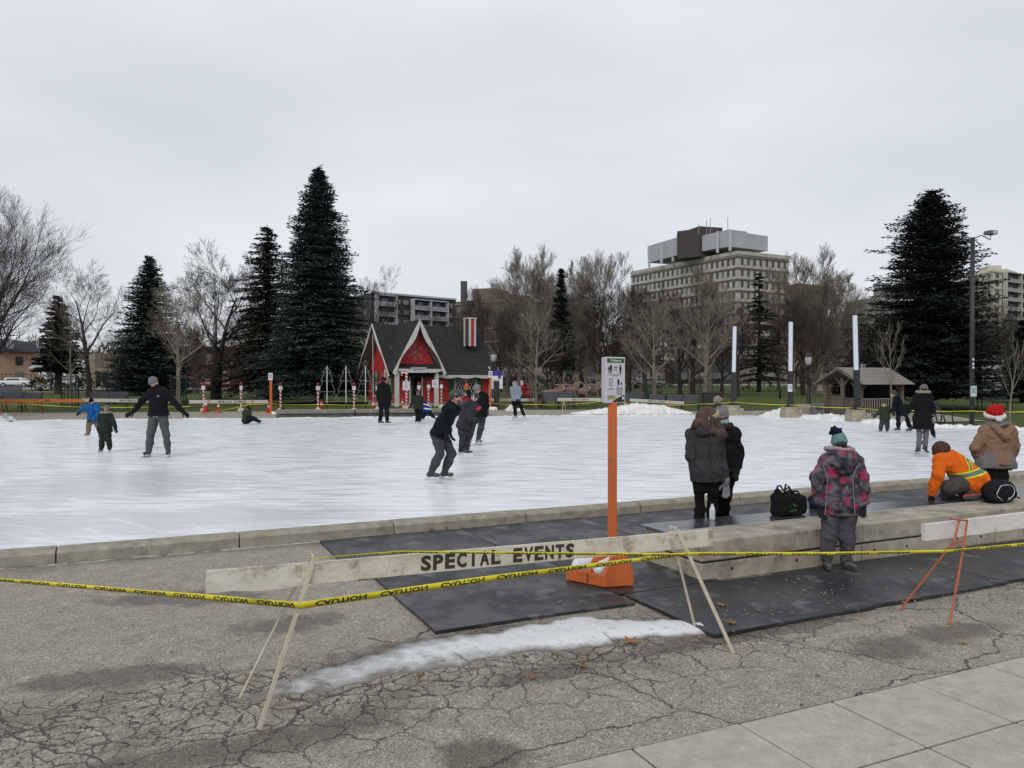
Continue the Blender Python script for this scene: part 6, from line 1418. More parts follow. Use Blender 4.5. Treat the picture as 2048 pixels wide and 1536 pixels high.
# ---------------------------------------------------------------- lamps, flood-light pole
def lamp(px, Y, topy, label, plinth=True):
    b = gnd(px, Y); H_ = CH - (topy - HZ) / F * Y - b.z; root = thing('street_lamp', label, 'street lamp', b, 0, 'black park lamps with glass lanterns'); WORG[root.name] = Vector((0, 0, 0))
    IR = mat('lamp_iron', (.012, .012, .013), rough=.5); hh = H_ - .75
    mb = MB(); mb.lathe([(.17, 0), (.17, .25), (.11, .35), (.10, .9), (.06, 1.0), (.045, 1.4), (.04, hh - .1), (.08, hh - .04), (.05, hh)], n=12); obj('pole', mb, IR, root, sm=True)
    mb = MB(); mb.lathe([(.10, hh), (.17, hh + .12), (.19, hh + .40), (.17, hh + .44)], n=10); obj('lantern_glass', mb, mat('lantern_glass', (.45, .45, .46), (.35, .35, .37), rough=.2, bump=0), root, sm=True)
    mb = MB(); mb.lathe([(.20, hh + .44), (.16, hh + .55), (.06, hh + .62), (.03, hh + .68), (.04, hh + .71), (.005, hh + .76)], n=10)
    for k in range(6): t = k * PI / 3; mb.tube([(.10 * math.cos(t), .10 * math.sin(t), hh), (.18 * math.cos(t), .18 * math.sin(t), hh + .12), (.195 * math.cos(t), .195 * math.sin(t), hh + .44)], .012, 4)
    obj('lantern_frame', mb, IR, root); return root
lamp(1617, 40.5, 702, 'black lamp post with glass lantern on a low plinth, right of the middle light post'); lamp(1727, 46, 717, 'park lamp rising behind the gazebo roof'); lamp(987, 44.5, 698, 'black park lamp at the right corner of the red cottage')
b = gnd(1612, 39.6); mb = MB(); mb.box((b.x, b.y, b.z + .22), (.95, .8, .50)); tag(obj('lamp_plinth', mb, M_CONC, org=b, bev=.02), 'square concrete plinth at the foot of the lamp post', 'plinth')
b = gnd(1635, 38.6); root = thing('utility_box', 'grey metal utility box beside the lamp plinth', 'utility box', b)  # grey utility cabinet with a dark front panel
mb = MB(); mb.box((b.x, b.y, b.z + .27), (.52, .45, .56)); obj('case', mb, mat('grey_metal_box', (.16, .17, .18)), root, world=True, bev=.015)
mb = MB(); mb.box((b.x, b.y - .23, b.z + .34), (.38, .01, .22)); obj('panel', mb, mat('panel_dark', (.05, .05, .055)), root, world=True)
b = Vector(((1944 - CX) / F * 28.1, 28.1, ICE)); H_ = (857 - 478) / F * 28.1
root = thing('floodlight_pole', 'very tall black pole with a floodlight before the big right spruce', 'light pole', b)
mb = MB(); mb.tube([b, b + Vector((0, 0, H_))], [.085, .075], 12); obj('pole', mb, PBLK, root, world=True, sm=True)
t = b + Vector((0, 0, H_ - .05))
for tgt, col in ((at(1980, 466, 27.9), 1), (at(1910, 471, 29.6), 0)):
    mb = MB(); mb.tube([t, t.lerp(tgt, .5) + Vector((0, 0, .02)), tgt + Vector((0, 0, -.25)), tgt + Vector((0, 0, -.08))], .02, 6); a_ = obj('arm', mb, PBLK, root, world=True)
    mb = MB(); mb.box(tgt, (.34, .30, .14) if col else (.26, .26, .05), R(15)); f_ = obj('floodlight', mb, mat('flood_case', (.10, .10, .11), rough=.4), root, world=True, bev=.02)
    mb = MB(); mb.box(tgt + Vector((0, -.155, -.01)), (.26, .006, .09)); obj('lens', mb, mat('flood_lens', (.5, .5, .5), rough=.2, bump=0), f_, world=True)
c = b + Vector((0, -.1, 1.30)); mb = MB(); mb.box(c, (.21, .02, .38)); nt_ = obj('notice', mb, mat('pale_teal_notice', (.40, .50, .50), bump=0), root, world=True)
mb = MB(); [mb.box(c + Vector((x, -.012, z)), (.03, .003, .07)) for x, z in ((-.05, .09), (.05, .09), (-.05, -.03), (.04, -.05), (0, .02))]; obj('notice_print', mb, INK, nt_, world=True)
for z in (1.95, 2.08, 2.24): mb = MB(); mb.box((b.x - .01, b.y - .095, b.z + z + .2), (.055, .01, .075)); obj('sticker', mb, WP, root, world=True)

# ---------------------------------------------------------------- barriers and posts beyond the ice
def far_barrier(label, a, b, Ya, Yb, m, text=None, tpos=(.3, .7), legs=(.08, .92), lm=None, flip=False, foot=.35, ht=.16):
    A_, B_ = at(*a, Ya), at(*b, Yb); g = (A_ + B_) / 2; g.z = h(g.x, g.y)
    root = thing('trestle_barrier', label, 'barricade', g, 0, 'special events barriers around the rink')
    board(root, A_, B_, ht, .04, m, text, tpos, .62, flip, .85, bold=.03)
    for l in legs:
        p = A_.lerp(B_, l); lm_ = lm or ORS
        for q in (-1, 1):
            e = p + Vector((.12 * q * (1 if l < .5 else 1), q * foot, 0)); e.z = h(e.x, e.y) + .005; mb = MB(); mb.bar(e, p + Vector((0, q * .04, .02)), .025, .025); obj('leg', mb, lm_, root, world=True)
OBRD = mat('orange_board', (.50, .15, .03), (.42, .12, .025), sc=6, rough=.7, stretch=(1, 1, 3)); WB3 = mat('white_board', (.50, .48, .44), (.40, .38, .34), sc=6, rough=.7, stretch=(1, 1, 3))
far_barrier('orange plank barrier marked EL in front of the left park bench', (2, 798), (165, 798), 35.6, 36.8, OBRD, 'EL', (.53, .60), (.07, .42))
far_barrier('white plank barrier with upside-down city lettering at the left', (163, 797), (342, 799), 36.9, 37.5, WB3, 'CITY OF LONDON', (.42, .95), (.1,), flip=True)
far_barrier('white SPECIAL EVENTS plank barrier behind the seated child', (378, 800), (536, 800), 36.5, 37.8, WB3, 'SPECIAL EVENTS', (.36, .72), (.25, .80))
far_barrier('white SPECIAL EVENTS barrier between the sleigh and the Welcome post', (1115, 796), (1202, 796), 40.2, 40.6, WB3, 'SPECIAL EVENTS', (.32, .72), (.15,), lm=LEGM)
far_barrier('white SPECIAL EVENTS barrier tilting down behind the snow pile', (1260, 797), (1368, 803), 41.2, 41.2, WB3, 'SPECIAL EVENTS', (.34, .66), (.75,))
far_barrier('pale plank barrier right of the red cottage behind the hooded skater', (978, 797), (1025, 797), 42.6, 43.0, WB3, None, legs=(.5,))
far_barrier('short white plank end left of the hooded skater sleigh', (1030, 797), (1075, 797), 43.0, 43.2, WB3, None, legs=(.9,))
def ftape(label, P_): tape(label, [at(*p) for p in P_], [.028] * len(P_), letters=False, seg=20, tw=.4, sag=.03)
ftape('thin caution tape from the left edge past the tree cage', [(-10, 807, 35), (60, 808, 35.8), (170, 814, 36.5), (380, 813, 37)])
ftape('caution tape drooping to the ground behind the seated child', [(395, 827, 36.2), (440, 821, 36.5), (500, 808, 37), (545, 807, 37.3)])
ftape('caution tape along the ledge in front of the candy-striped posts', [(545, 808, 37.6), (640, 809, 38.4), (800, 809, 38.8), (980, 808, 40.5)])
ftape('caution tape behind the hooded skater to the Welcome post', [(980, 807, 40.6), (1080, 809, 40.9), (1150, 808, 41), (1205, 802, 41.2)])
ftape('caution tape from behind the Welcome post to the first tall light post', [(1250, 806, 40.8), (1330, 810, 40), (1400, 808, 38.5), (1467, 804, 37.2)])
ftape('caution tape between the three tall light posts', [(1467, 804, 37.1), (1581, 810, 35.0), (1715, 816, 31.7)])
ftape('caution tape from the right tall light post to the floodlight pole', [(1715, 816, 31.7), (1800, 820, 30.4), (1944, 822, 28.0)])
ftape('caution tape beyond the floodlight pole at the right edge', [(1944, 822, 28.0), (2060, 823, 27)])
# candy-striped posts with ropes
def candy_mat():
    m, nt, bs = ndm('candy_stripe'); tcn = nt.nodes.new('ShaderNodeTexCoord'); sx = nt.nodes.new('ShaderNodeSeparateXYZ'); nt.links.new(tcn.outputs['Object'], sx.inputs[0])
    an = math_(nt, 'ARCTAN2', sx.outputs['Y'], sx.outputs['X']); v = math_(nt, 'ADD', math_(nt, 'MULTIPLY', sx.outputs['Z'], 5.6), math_(nt, 'DIVIDE', an, 2 * PI))
    f = math_(nt, 'GREATER_THAN', math_(nt, 'FRACT', v), .5); nt.links.new(mix_(nt, f, (.60, .57, .54), (.36, .03, .04)), bs.inputs['Base Color']); bs.inputs['Roughness'].default_value = .6; return m
CANDY = candy_mat(); CREAM = mat('cream_base', (.55, .50, .42), (.42, .38, .31)); DRED = mat('dark_red_ball', (.20, .015, .025))
def candy(label):
    root = thing('candy_stripe_post', label, 'rope post', (0, 0, 0), 0, 'candy-striped rope posts'); WORG[root.name] = Vector((0, 0, 0))
    mb = MB(); mb.lathe([(.17, 0), (.16, .10), (.10, .14), (.08, .16)], n=12); obj('base', mb, CREAM, root)
    mb = MB(); mb.lathe([(.046, .15), (.046, 1.08)], n=12); obj('pole', mb, CANDY, root)
    mb = MB(); mb.box((0, 0, 1.17), (.15, .13, .20)); obj('notice_collar', mb, WP, root)
    mb = MB(); mb.lathe([(.03, 1.27), (.075, 1.31), (.085, 1.36), (.06, 1.42), (.01, 1.45)], n=12); obj('ball_finial', mb, DRED, root, sm=True); return root
c0 = None; CP = [(407, 38.7, 'left of them, by the red car'), (482, 38.9, 'behind the seated child'), (561, 39.0, 'beside the orange notice stake'), (636, 39.2, 'in front of the big spruce'), (708, 39.5, 'left of the red cottage'), (755, 40.0, 'half hidden by the man in black'), (838, 41.0, 'right of the cottage doorway'), (857, 41.6, 'in front of the cottage wall lamp'), (883, 42.0, 'with a board, right of the porch post')]
cps = []
for px, Y, lb in CP:
    lab = 'candy-striped rope post, ' + lb; p = gnd(px, Y)
    if c0 is None: c0 = candy(lab); c0.location = p; o = c0
    else: o = dup(c0, p, random.uniform(0, 6), lab)
    cps.append(p)
ROPE = mat('pale_rope', (.40, .40, .36), (.3, .3, .27), sc=30)
for i in range(len(cps) - 1):
    a, b_ = cps[i] + Vector((0, 0, .78)), cps[i + 1] + Vector((0, 0, .78)); pts = [a.lerp(b_, k / 12) - Vector((0, 0, .34 * 4 * (k / 12) * (1 - k / 12))) for k in range(13)]
    mb = MB(); mb.tube([p - a for p in pts], .018, 5); tag(obj('rope', mb, ROPE, org=a, sm=True), f"pale sagging rope between the striped posts {['behind the white barrier', 'left of the orange stake', 'in front of the spruce trunk', 'under the wire trees', 'before the cottage gable', 'left of the cottage door', 'at the cottage doorway', 'right of the doorway'][i]}", 'rope', 'ropes between striped posts')
for v in []: pass
# big candy cane with notice by the door
p = gnd(813, 41.2); root = thing('candy_cane', 'large candy cane with hooked top and a white notice by the cottage door', 'candy cane', p)
pts = [p + Vector((0, 0, z)) for z in (.15, .6, 1.2, 1.75)] + [p + Vector((-.12 + .13 * math.cos(t), 0, 1.80 + .15 * math.sin(t))) for t in np.linspace(0, PI * 1.1, 9)]
mb = MB(); mb.tube(pts, .07, 10); obj('cane', mb, CANDY, root, world=True, sm=True); mb = MB(); mb.box(p + Vector((0, 0, .09)), (.38, .38, .18)); obj('base', mb, CREAM, root, world=True)
mb = MB(); mb.box(p + Vector((0, -.1, 1.22)), (.37, .02, .46)); nb_ = obj('notice', mb, WP, root, world=True)
mb = MB(); [mb.box(p + Vector((0, -.112, 1.38 - .07 * k)), (.26 - .05 * (k % 2), .003, .025)) for k in range(5)]; obj('notice_print', mb, mat('ink_grey', (.12, .12, .14)), nb_, world=True)
p = gnd(870, 42.6); root = thing('notice_board', 'white notice hung on the right porch post of the cottage', 'notice', p); mb = MB(); mb.box(p + Vector((0, .0, 1.3)), (.33, .02, .42)); nb_ = obj('panel', mb, WP, root, world=True)
mb = MB(); [mb.box(p + Vector((0, -.012, 1.42 - .09 * k)), (.22, .003, .03)) for k in range(3)]; obj('notice_print', mb, mat('ink_grey', (.12, .12, .14)), nb_, world=True); mb = MB(); mb.box(p + Vector((0, .02, .62)), (.05, .05, 1.2)); obj('stake', mb, TRIM, root, world=True)
# wire tree frames
WIRE = mat('white_wire', (.30, .31, .30), bump=0)
def wiretree(label, star=False):
    root = thing('wire_tree', label, 'wire tree', (0, 0, 0), 0, 'white wire tree frames on stakes'); WORG[root.name] = Vector((0, 0, 0))
    mb = MB(); mb.tube([(0, 0, .35), (0, 0, 2.25)], .028, 6); obj('mast', mb, mat('pvc_white', (.6, .6, .6)), root); mb = MB(); mb.tube([(0, 0, 0), (0, 0, .36)], .028, 6); obj('stake', mb, PBLK, root)
    for sg in (-1, 1):
        mb = MB(); mb.tube([(0, 0, 2.2), (sg * .22, 0, 1.93), (sg * .12, 0, 1.93), (sg * .32, 0, 1.48), (sg * .22, 0, 1.48), (sg * .42, 0, .95), (sg * .30, 0, .95), (sg * .60, 0, .55), (sg * .45, 0, .40), (0, 0, .42)], .011, 4); obj('wire_outline', mb, WIRE, root)
    mb = MB(); [mb.tube([(-x, 0, z), (x, 0, z)], .009, 4) for x, z in ((.22, 1.93), (.32, 1.48), (.42, .95))]; obj('cross_wires', mb, WIRE, root)
    if star:
        mb = MB(); P_ = [(.17 * (1 if k % 2 == 0 else .42) * math.sin(k * PI / 5), 0, 2.38 + .17 * (1 if k % 2 == 0 else .42) * math.cos(k * PI / 5)) for k in range(11)]; mb.tube(P_, .01, 4); obj('star', mb, WIRE, root)
    return root
w0 = wiretree('wire tree frame right of the fourth striped post'); w0.location = gnd(654, 40.2)
dup(w0, gnd(692, 40.6), .15, 'wire tree frame, second, left of the cottage gable'); w1 = wiretree('wire tree frame topped by a star at the cottage corner', True); w1.location = gnd(731, 41.2)
dup(w0, gnd(770, 41.8), -.2, 'wire tree frame half hidden behind the man in black', scale=.92)
# cones
CONE = mat('cone_orange', (.60, .07, .035), (.5, .05, .03)); 
def cone(label):
    root = thing('traffic_cone', label, 'traffic cone', (0, 0, 0), 0, 'orange traffic cones'); WORG[root.name] = Vector((0, 0, 0))
    mb = MB(); mb.box((0, 0, .02), (.34, .34, .04)); obj('base', mb, CONE, root); mb = MB(); mb.lathe([(.13, .04), (.035, .68), (.03, .70)], n=14); obj('cone_body', mb, CONE, root, sm=True)
    mb = MB(); mb.lathe([(.085, .36), (.066, .48)], n=14); obj('reflective_band', mb, WP, root); return root
k0 = cone('traffic cone left of the white barrier with a pale round face sticker'); k0.location = gnd(411, 37.8); k0.scale = (.95, .95, 1.05)
for px, Y, lb in ((437, 38.0, 'plain traffic cone under the white SPECIAL EVENTS plank'), (537, 38.0, 'traffic cone touching the orange notice stake'), (643, 39.6, 'tall traffic cone behind the ledge, before the spruce'), (747, 40.2, 'traffic cone just left of the man in black'), (805, 41.6, 'traffic cone beside the candy cane'), (1250, 41.0, 'traffic cone hidden behind the Welcome post')): dup(k0, gnd(px, Y), 0, lb, scale=.8)
# notice stakes
def stake(px, Y, topy, label, sw=.20, sh=.34):
    b = gnd(px, Y); H_ = CH - (topy - HZ) / F * Y - b.z; root = thing('notice_stake', label, 'sign', b); WORG[root.name] = Vector((0, 0, 0))
    mb = MB(); mb.box((0, 0, H_ * .48), (.10, .10, H_ * .96)); obj('post', mb, OR, root); mb = MB(); mb.box((0, -.07, H_ - sh / 2), (sw, .04, sh)); q = obj('notice', mb, WP, root)
    mb = MB(); [mb.box((x * sw, -.092, H_ - sh * z), (.04, .003, .06)) for x, z in ((-.25, .25), (.2, .25), (-.2, .6), (.22, .62), (0, .42))]; obj('notice_print', mb, INK, q); return root
stake(542, 37.2, 746, 'orange stake with small white notice left of the second striped post'); stake(981, 40.6, 742, 'orange stake with small white notice right of the red cottage')
b = gnd(993, 41.6); root = thing('information_board', 'blue and white information board on a dark stand right of the cottage', 'sign', b)
mb = MB(); mb.box(b + Vector((0, 0, 1.55)), (.66, .05, .95)); q = obj('board', mb, WP, root, world=True); mb = MB(); mb.box(b + Vector((0, -.028, 1.90)), (.66, .006, .26)); obj('blue_header', mb, mat('board_blue', (.02, .04, .28)), q, world=True)
mb = MB(); mb.tube([b + Vector((-.25 + .05 * k, -.034, 1.90 + .04 * math.sin(k * 1.9))) for k in range(8)], .012, 4); obj('red_script', mb, mat('script_red', (.4, .03, .08)), q, world=True); mb = MB(); mb.box(b + Vector((.16, -.03, 1.70)), (.17, .006, .16)); obj('picture', mb, mat('picture_brown', (.12, .05, .04), (.05, .04, .05), sc=20), q, world=True)
mb = MB(); [mb.box(b + Vector((-.05, -.03, 1.55 - .07 * k)), (.4, .004, .018)) for k in range(6)]; obj('fine_print', mb, mat('ink_grey', (.12, .12, .14)), q, world=True); mb = MB(); mb.box(b + Vector((0, .05, .75)), (.3, .2, 1.5)); obj('stand', mb, PBLK, root, world=True)
s = Sdf(.02); b = gnd(552, 36.6); s.cap(b + Vector((-.12, 0, .1)), b + Vector((.2, 0, .09)), .11, .1).fold(.02, 12); tag(s.obj('sandbag', M_SNOW, org=b), 'pale sandbag at the foot of the left orange stake', 'sandbag')
s = Sdf(.02); b = gnd(565, 36.6); s.cap(b + Vector((-.1, 0, .15)), b + Vector((.18, 0, .16)), .15, .14).cap(b + Vector((0, 0, .2)), b + Vector((.05, 0, .34)), .1, .07).fold(.03, 12); tag(s.obj('duffel_bag', cloth('maroon_bag', (.07, .015, .025)), org=b), 'dark maroon bag slumped at the left end of the ledge', 'bag')
s = Sdf(.02); b = gnd(981, 40.3); s.cap(b + Vector((-.25, 0, .1)), b + Vector((.25, 0, .09)), .13, .12).fold(.02, 12); tag(s.obj('sandbag', M_SNOW, org=b), 'white sandbag at the foot of the right orange stake', 'sandbag')

# ---------------------------------------------------------------- park benches
BSL = mat('bench_slate', (.07, .075, .095), (.05, .055, .07), rough=.6); BIR = mat('bench_iron', (.012, .012, .013), rough=.5)
def pbench(label):
    root = thing('park_bench', label, 'bench', (0, 0, 0), 0, 'park benches round the rink'); WORG[root.name] = Vector((0, 0, 0))
    mb = MB(); [mb.box((0, -.18 + .11 * k, .44), (1.75, .095, .03)) for k in range(4)]; obj('seat', mb, BSL, root)
    mb = MB(); [mb.box((0, .26 + .03 * k, .55 + .105 * k), (1.75, .03, .09)) for k in range(4)]; obj('backrest', mb, BSL, root)
    for x in (-.88, 0, .88):
        mb = MB(); mb.tube([(x, -.25, 0), (x, -.18, .25), (x, -.2, .43), (x, .2, .43), (x, .26, .55), (x, .36, .92)], .028, 6); mb.tube([(x, .30, 0), (x, .2, .2), (x, .2, .43)], .028, 6); obj('leg', mb, BIR, root)
        if x: mb = MB(); mb.tube([(x, .28, .66), (x, -.05, .68), (x, -.24, .64), (x, -.22, .45)], .022, 6); obj('armrest', mb, BIR, root)
    return root
pb = pbench('park bench half hidden by the orange plank at the left edge'); pb.location = gnd(40, 38.2); pb.rotation_euler = (0, 0, R(10))
for px, Y, a, lb in ((8, 39, 8, 'park bench at the very left edge'), (215, 39.3, 12, 'park bench behind the white plank and blue-jacket child'), (16, 62, 0, 'park bench on the distant grass by the parked white car'), (1118, 42.0, 5, 'park bench before the sleigh, left one'), (1262, 42.6, 10, 'park bench behind the Welcome post'),
                     (1365, 42.3, 172, 'slate park bench with backrest right of the snow pile'), (1330, 42.5, 172, 'slate park bench half behind the tilting white plank'), (1878, 31, 80, 'small dark bench seen end-on beside the tan-jacket child'), (1990, 44, 3, 'park bench before the stone monument')): dup(pb, gnd(px, Y), R(a), lb)
# bin, posts
b = gnd(1425, 40.5); root = thing('waste_bin', 'large dark green double waste bin beside the left tall light post', 'waste bin', b)
mb = MB(); mb.box(b + Vector((0, 0, .5)), (.95, .6, 1.0)); obj('case', mb, mat('bin_green', (.015, .02, .018), rough=.4), root, world=True, bev=.03); mb = MB(); mb.box(b + Vector((0, 0, 1.04)), (1.0, .65, .06)); obj('lid', mb, PBLK, root, world=True)
mb = MB(); mb.tube([b + Vector((.15, -.31, .72)), b + Vector((.2, -.31, .76)), b + Vector((.3, -.31, .74))], .012, 5); obj('emblem', mb, WP, root, world=True)

# ---------------------------------------------------------------- sleigh, driver and reindeer
b = gnd(1058, 44.3); root = thing('sleigh', 'black ornamental sleigh behind the hooded skater', 'sleigh', b)
mb = MB(); P_ = [(-.75, 0, .95), (-.68, 0, .45), (-.4, 0, .22), (.35, 0, .2), (.62, 0, .42), (.72, 0, .8), (.58, 0, .72), (.45, 0, .5), (.1, 0, .48), (-.2, 0, .62), (-.45, 0, .78)]
mb.prism([b + Vector(p) for p in P_], (0, -.38, 0), (0, .38, 0)); obj('sleigh_body', mb, mat('sleigh_black', (.012, .012, .012), rough=.3), root, world=True, bev=.02)
for y in (-.33, .33): mb = MB(); mb.tube([b + Vector((-.7, y, .06)), b + Vector((.7, y, .05)), b + Vector((.95, y, .18)), b + Vector((1.0, y, .42)), b + Vector((.85, y, .5))], .022, 6); mb.tube([b + Vector((-.3, y, .06)), b + Vector((-.3, y, .3))], .02, 5); mb.tube([b + Vector((.35, y, .06)), b + Vector((.35, y, .3))], .02, 5); obj('runner', mb, BIR, root, world=True)
person('seated driver figure in red coat with white cuffs in the sleigh', 44.3, .95, (1045, 765, 0), (1046, 772), (1048, 790),
       [[(1055, 778, -.1), (1064, 780, -.15)], [(1056, 777, .15), (1065, 779, .15)]], [[(1058, 789, -.1), (1060, 796, -.1)], [(1058, 789, .12), (1060, 796, .12)]], ax=80, fv=(1, -.1, 0), cmat=cloth('red_coat', (.32, .02, .02)), pmat=cloth('red_coat', (.32, .02, .02)),
       hair='long', hairm=cloth('white_plush', (.66, .63, .58)), glove=BLK, boots='shoe', vox=.022, hem=.03, bulk=1.15, seed=30, ground=b.z + .45, hatk='beanie', hmat=cloth('red_coat', (.32, .02, .02)))
HIDE = mat('reindeer_hide', (.24, .17, .14), (.12, .08, .065), sc=3.5, rough=.95, bump=.3); PALE = mat('pale_rump', (.50, .42, .37), (.4, .32, .28), sc=6)
def reindeer(label):
    root = thing('reindeer', label, 'reindeer figure', (0, 0, 0), 0, 'model reindeer harnessed in pairs'); WORG[root.name] = Vector((0, 0, 0)); s = Sdf(.02); C_ = lambda *a: s.cap(*a)
    C_((-.42, 0, .80), (.0, 0, .80), .15, .15, .06); C_((0, 0, .80), (.32, 0, .86), .155, .175, .06); C_((.25, 0, .78), (.35, 0, .95), .14, .13, .06); C_((.36, 0, .95), (.60, 0, 1.22), .11, .075, .06)
    C_((.60, 0, 1.24), (.70, 0, 1.25), .075, .065, .03); C_((.70, 0, 1.23), (.86, 0, 1.15), .055, .038, .03); C_((-.5, 0, .86), (-.58, 0, .82), .05, .03, .03)
    for y in (-.05, .05): C_((.58, y * 1.3, 1.30), (.53, y * 2.4, 1.36), .022, .012, .01)
    for y, lx in ((-.09, .06), (.09, -.03)):
        C_((.30, y, .78), (.34 + lx * 1.6, y, .46), .075, .04, .04); C_((.34 + lx * 1.6, y, .46), (.30 + lx * 2.2, y, .08), .034, .024, .02); C_((.30 + lx * 2.2, y, .07), (.33 + lx * 2.2, y, .03), .028, .03, .01)
        C_((-.42, y, .80), (-.33 + lx, y, .55), .12, .065, .05); C_((-.33 + lx, y, .55), (-.50 + lx, y, .40), .058, .036, .03); C_((-.50 + lx, y, .40), (-.45 + lx, y, .08), .032, .024, .02); C_((-.45 + lx, y, .07), (-.42 + lx, y, .03), .028, .03, .01)
    s.obj('body', HIDE, root)
    s = Sdf(.02); s.cap((-.47, 0, .80), (-.56, 0, .84), .13, .05, .03).cap((-.44, -.09, .8), (-.38, -.09, .62), .115, .07, .03).cap((-.44, .09, .8), (-.38, .09, .62), .115, .07, .03).cap((.42, 0, .90), (.54, 0, 1.08), .10, .08, .02); s.obj('pale_fur', PALE, root)
    for y in (-1, 1): mb = MB(); mb.tube([(.58, y * .04, 1.32), (.50, y * .12, 1.48), (.52, y * .20, 1.64), (.60, y * .22, 1.72)], [.016, .014, .012, .008], 5); mb.tube([(.51, y * .15, 1.54), (.60, y * .16, 1.60)], .009, 4); mb.tube([(.55, y * .08, 1.38), (.66, y * .09, 1.46)], .009, 4); obj('antler', mb, mat('antler', (.30, .24, .19)), root)
    mb = MB(); mb.tube([(.33 + .19 * math.cos(t), .185 * math.cos(t + 1.57), .9 + .19 * math.sin(t)) for t in np.linspace(0, 2 * PI, 12)], .016, 4); mb.tube([(.33, -.18, .85), (-.55, -.16, .80)], .012, 4); obj('harness', mb, mat('harness_red', (.3, .02, .02)), root); return root
rd = reindeer('reindeer figure of the rear pair, near side'); rd.location = gnd(1108, 43.6)
i = 0
for k, (px, Yn) in enumerate(((1108, 43.6), (1136, 43.9), (1160, 44.2), (1181, 44.5))):
    for side, dY in (('near side', 0), ('far side', .85)):
        if k == 0 and dY == 0: continue
        p = gnd(px - (dY and 6), Yn + dY); dup(rd, p + Vector((0, 0, .05 * (k % 2))), R(4 + 7 * ((i * 5) % 3) - 6), f"reindeer figure of the {['rear', 'second', 'third', 'front'][k]} pair, {side}", scale=1.0 + .03 * ((i * 7) % 4 - 1)); i += 1

# ---------------------------------------------------------------- trees
def bark(name, c1, c2, sc=5): return mat(name, c1, c2, sc=sc, rough=.95, bump=.6, bsc=20, stretch=(1, 1, .35), spec=.1)
BK_D = bark('dark_bark', (.058, .047, .039), (.028, .022, .018)); BK_M = bark('brown_bark', (.075, .058, .045), (.038, .03, .024)); BK_P = bark('pale_bark', (.27, .24, .195), (.15, .125, .10), 3); BK_R = bark('reddish_bark', (.12, .092, .075), (.06, .047, .04)); BK_S = bark('sycamore_bark', (.26, .225, .18), (.12, .10, .08), 2)
def grow(seed, H_, r0, fork=.35, spread=.6, up=.25, n1=7, lv=4, wob=.12, lean=(0, 0), wide=1.0, density=1.0, twig=.008, minz=0.0, stems=1, kids=(7, 6, 5, 4), low=.25):
    rg = random.Random(seed); T = MB(); C = MB()
    def branch(mb, p, d, L, r, level, target):
        n = (8, 5, 4, 3, 3)[min(level, 4)]; pts = [p.copy()]; rs = [r]; q = p.copy(); dd = d.copy()
        for i in range(n):
            wb = wob * (.45 if level == 0 else 1); dd = (dd + Vector((rg.gauss(0, wb), rg.gauss(0, wb), rg.gauss(0, wb) + up * (.25 if level else .12)))).normalized()
            q = q + dd * L / n; pts.append(q.copy()); rs.append(max(twig * .6, r * (1 - (i + 1) / n * (.88 if level == 0 else .80))))
        mb.tube(pts, rs, (9, 6, 5, 3, 3, 3)[min(level, 5)], cap=False)
        if level >= lv: return
        k = kids[min(level, len(kids) - 1)]; k = max(2, int(round(k * (density if level else 1) * (1 if level < 2 else rg.uniform(.7, 1.3)))))
        for i in range(k):
            t = (low if level else fork) + (1 - (low if level else fork)) * ((i + rg.random() * .8) / k); t = min(t, .98); x = t * n; a = min(int(x), n - 1); pp = pts[a].lerp(pts[a + 1], x - a); ld = (pts[a + 1] - pts[a]).normalized()
            az = rg.random() * 6.283 if level else (i * 2.4 + rg.random() * .7)
            o = ld.orthogonal().normalized(); b = ld.cross(o); side = o * math.cos(az) + b * math.sin(az)
            if level >= 1: side = side + Vector((0, 0, .15))
            sp = spread * (1.15 - .35 * t) * rg.uniform(.75, 1.25); nd = (ld * (1 - sp * .45) + side * sp + Vector((0, 0, up * .6))).normalized()
            Lk = L * rg.uniform(*((.45, .66), (.42, .68), (.42, .70), (.5, .8))[min(level, 3)]) * ((1.1 - .45 * t) if level == 0 else (1.05 - .35 * t)) * (wide if level == 0 else 1); rk = max(twig, rs[a] * (rg.uniform(.45, .65) if level == 0 else rg.uniform(.34, .5)))
            branch(C, pp, nd, Lk, rk, level + 1, target)
        if level: branch(C, pts[-1], dd, L * .35, max(twig, rs[-1]), level + 1, target)
    for s in range(stems):
        a = s * 2 * PI / max(stems, 1) + seed; off = Vector((math.cos(a), math.sin(a), 0)) * (r0 * .8 if stems > 1 else 0)
        d = Vector((lean[0] + (off.x * .75 if stems > 1 else 0), lean[1] + (off.y * .75 if stems > 1 else 0), 1)).normalized()
        T.tube([off + Vector((0, 0, -.15)), off + Vector((0, 0, .12)) , off + d * .5], [r0 * 1.55, r0 * 1.2, r0], 9, cap=False)
        branch(T, off + d * .45, d, H_ * .78, r0, 0, None)
    return T, C
TREES = {}
def bare(kind, px, Y, topy, label, rz=0, grp='bare deciduous trees', wx=1.0, name='bare_tree', bark_m=None, **kw):
    b = gnd(px, Y, -.03); Ht = CH - (topy - HZ) / F * Y - b.z
    if kind not in TREES:
        T, C = grow(**kw['g']); zmax = max(v[2] for v in C.v); root = thing(name, label, 'tree', (0, 0, 0), 0, grp); WORG[root.name] = Vector((0, 0, 0))
        obj('trunk', T, bark_m, root, sm=True); obj('crown', C, bark_m, root, sm=True); TREES[kind] = (root, zmax, [False])
    root, zmax, used = TREES[kind]; s = Ht / zmax
    if not used[0]: used[0] = True; o = root; tag(o, label)
    else: o = copy_tree(root); tag(o, label)
    o.location = b; o.rotation_euler = (0, 0, rz); o.scale = (s * wx, s * wx, s); return o
G = lambda **k: dict(g=k)
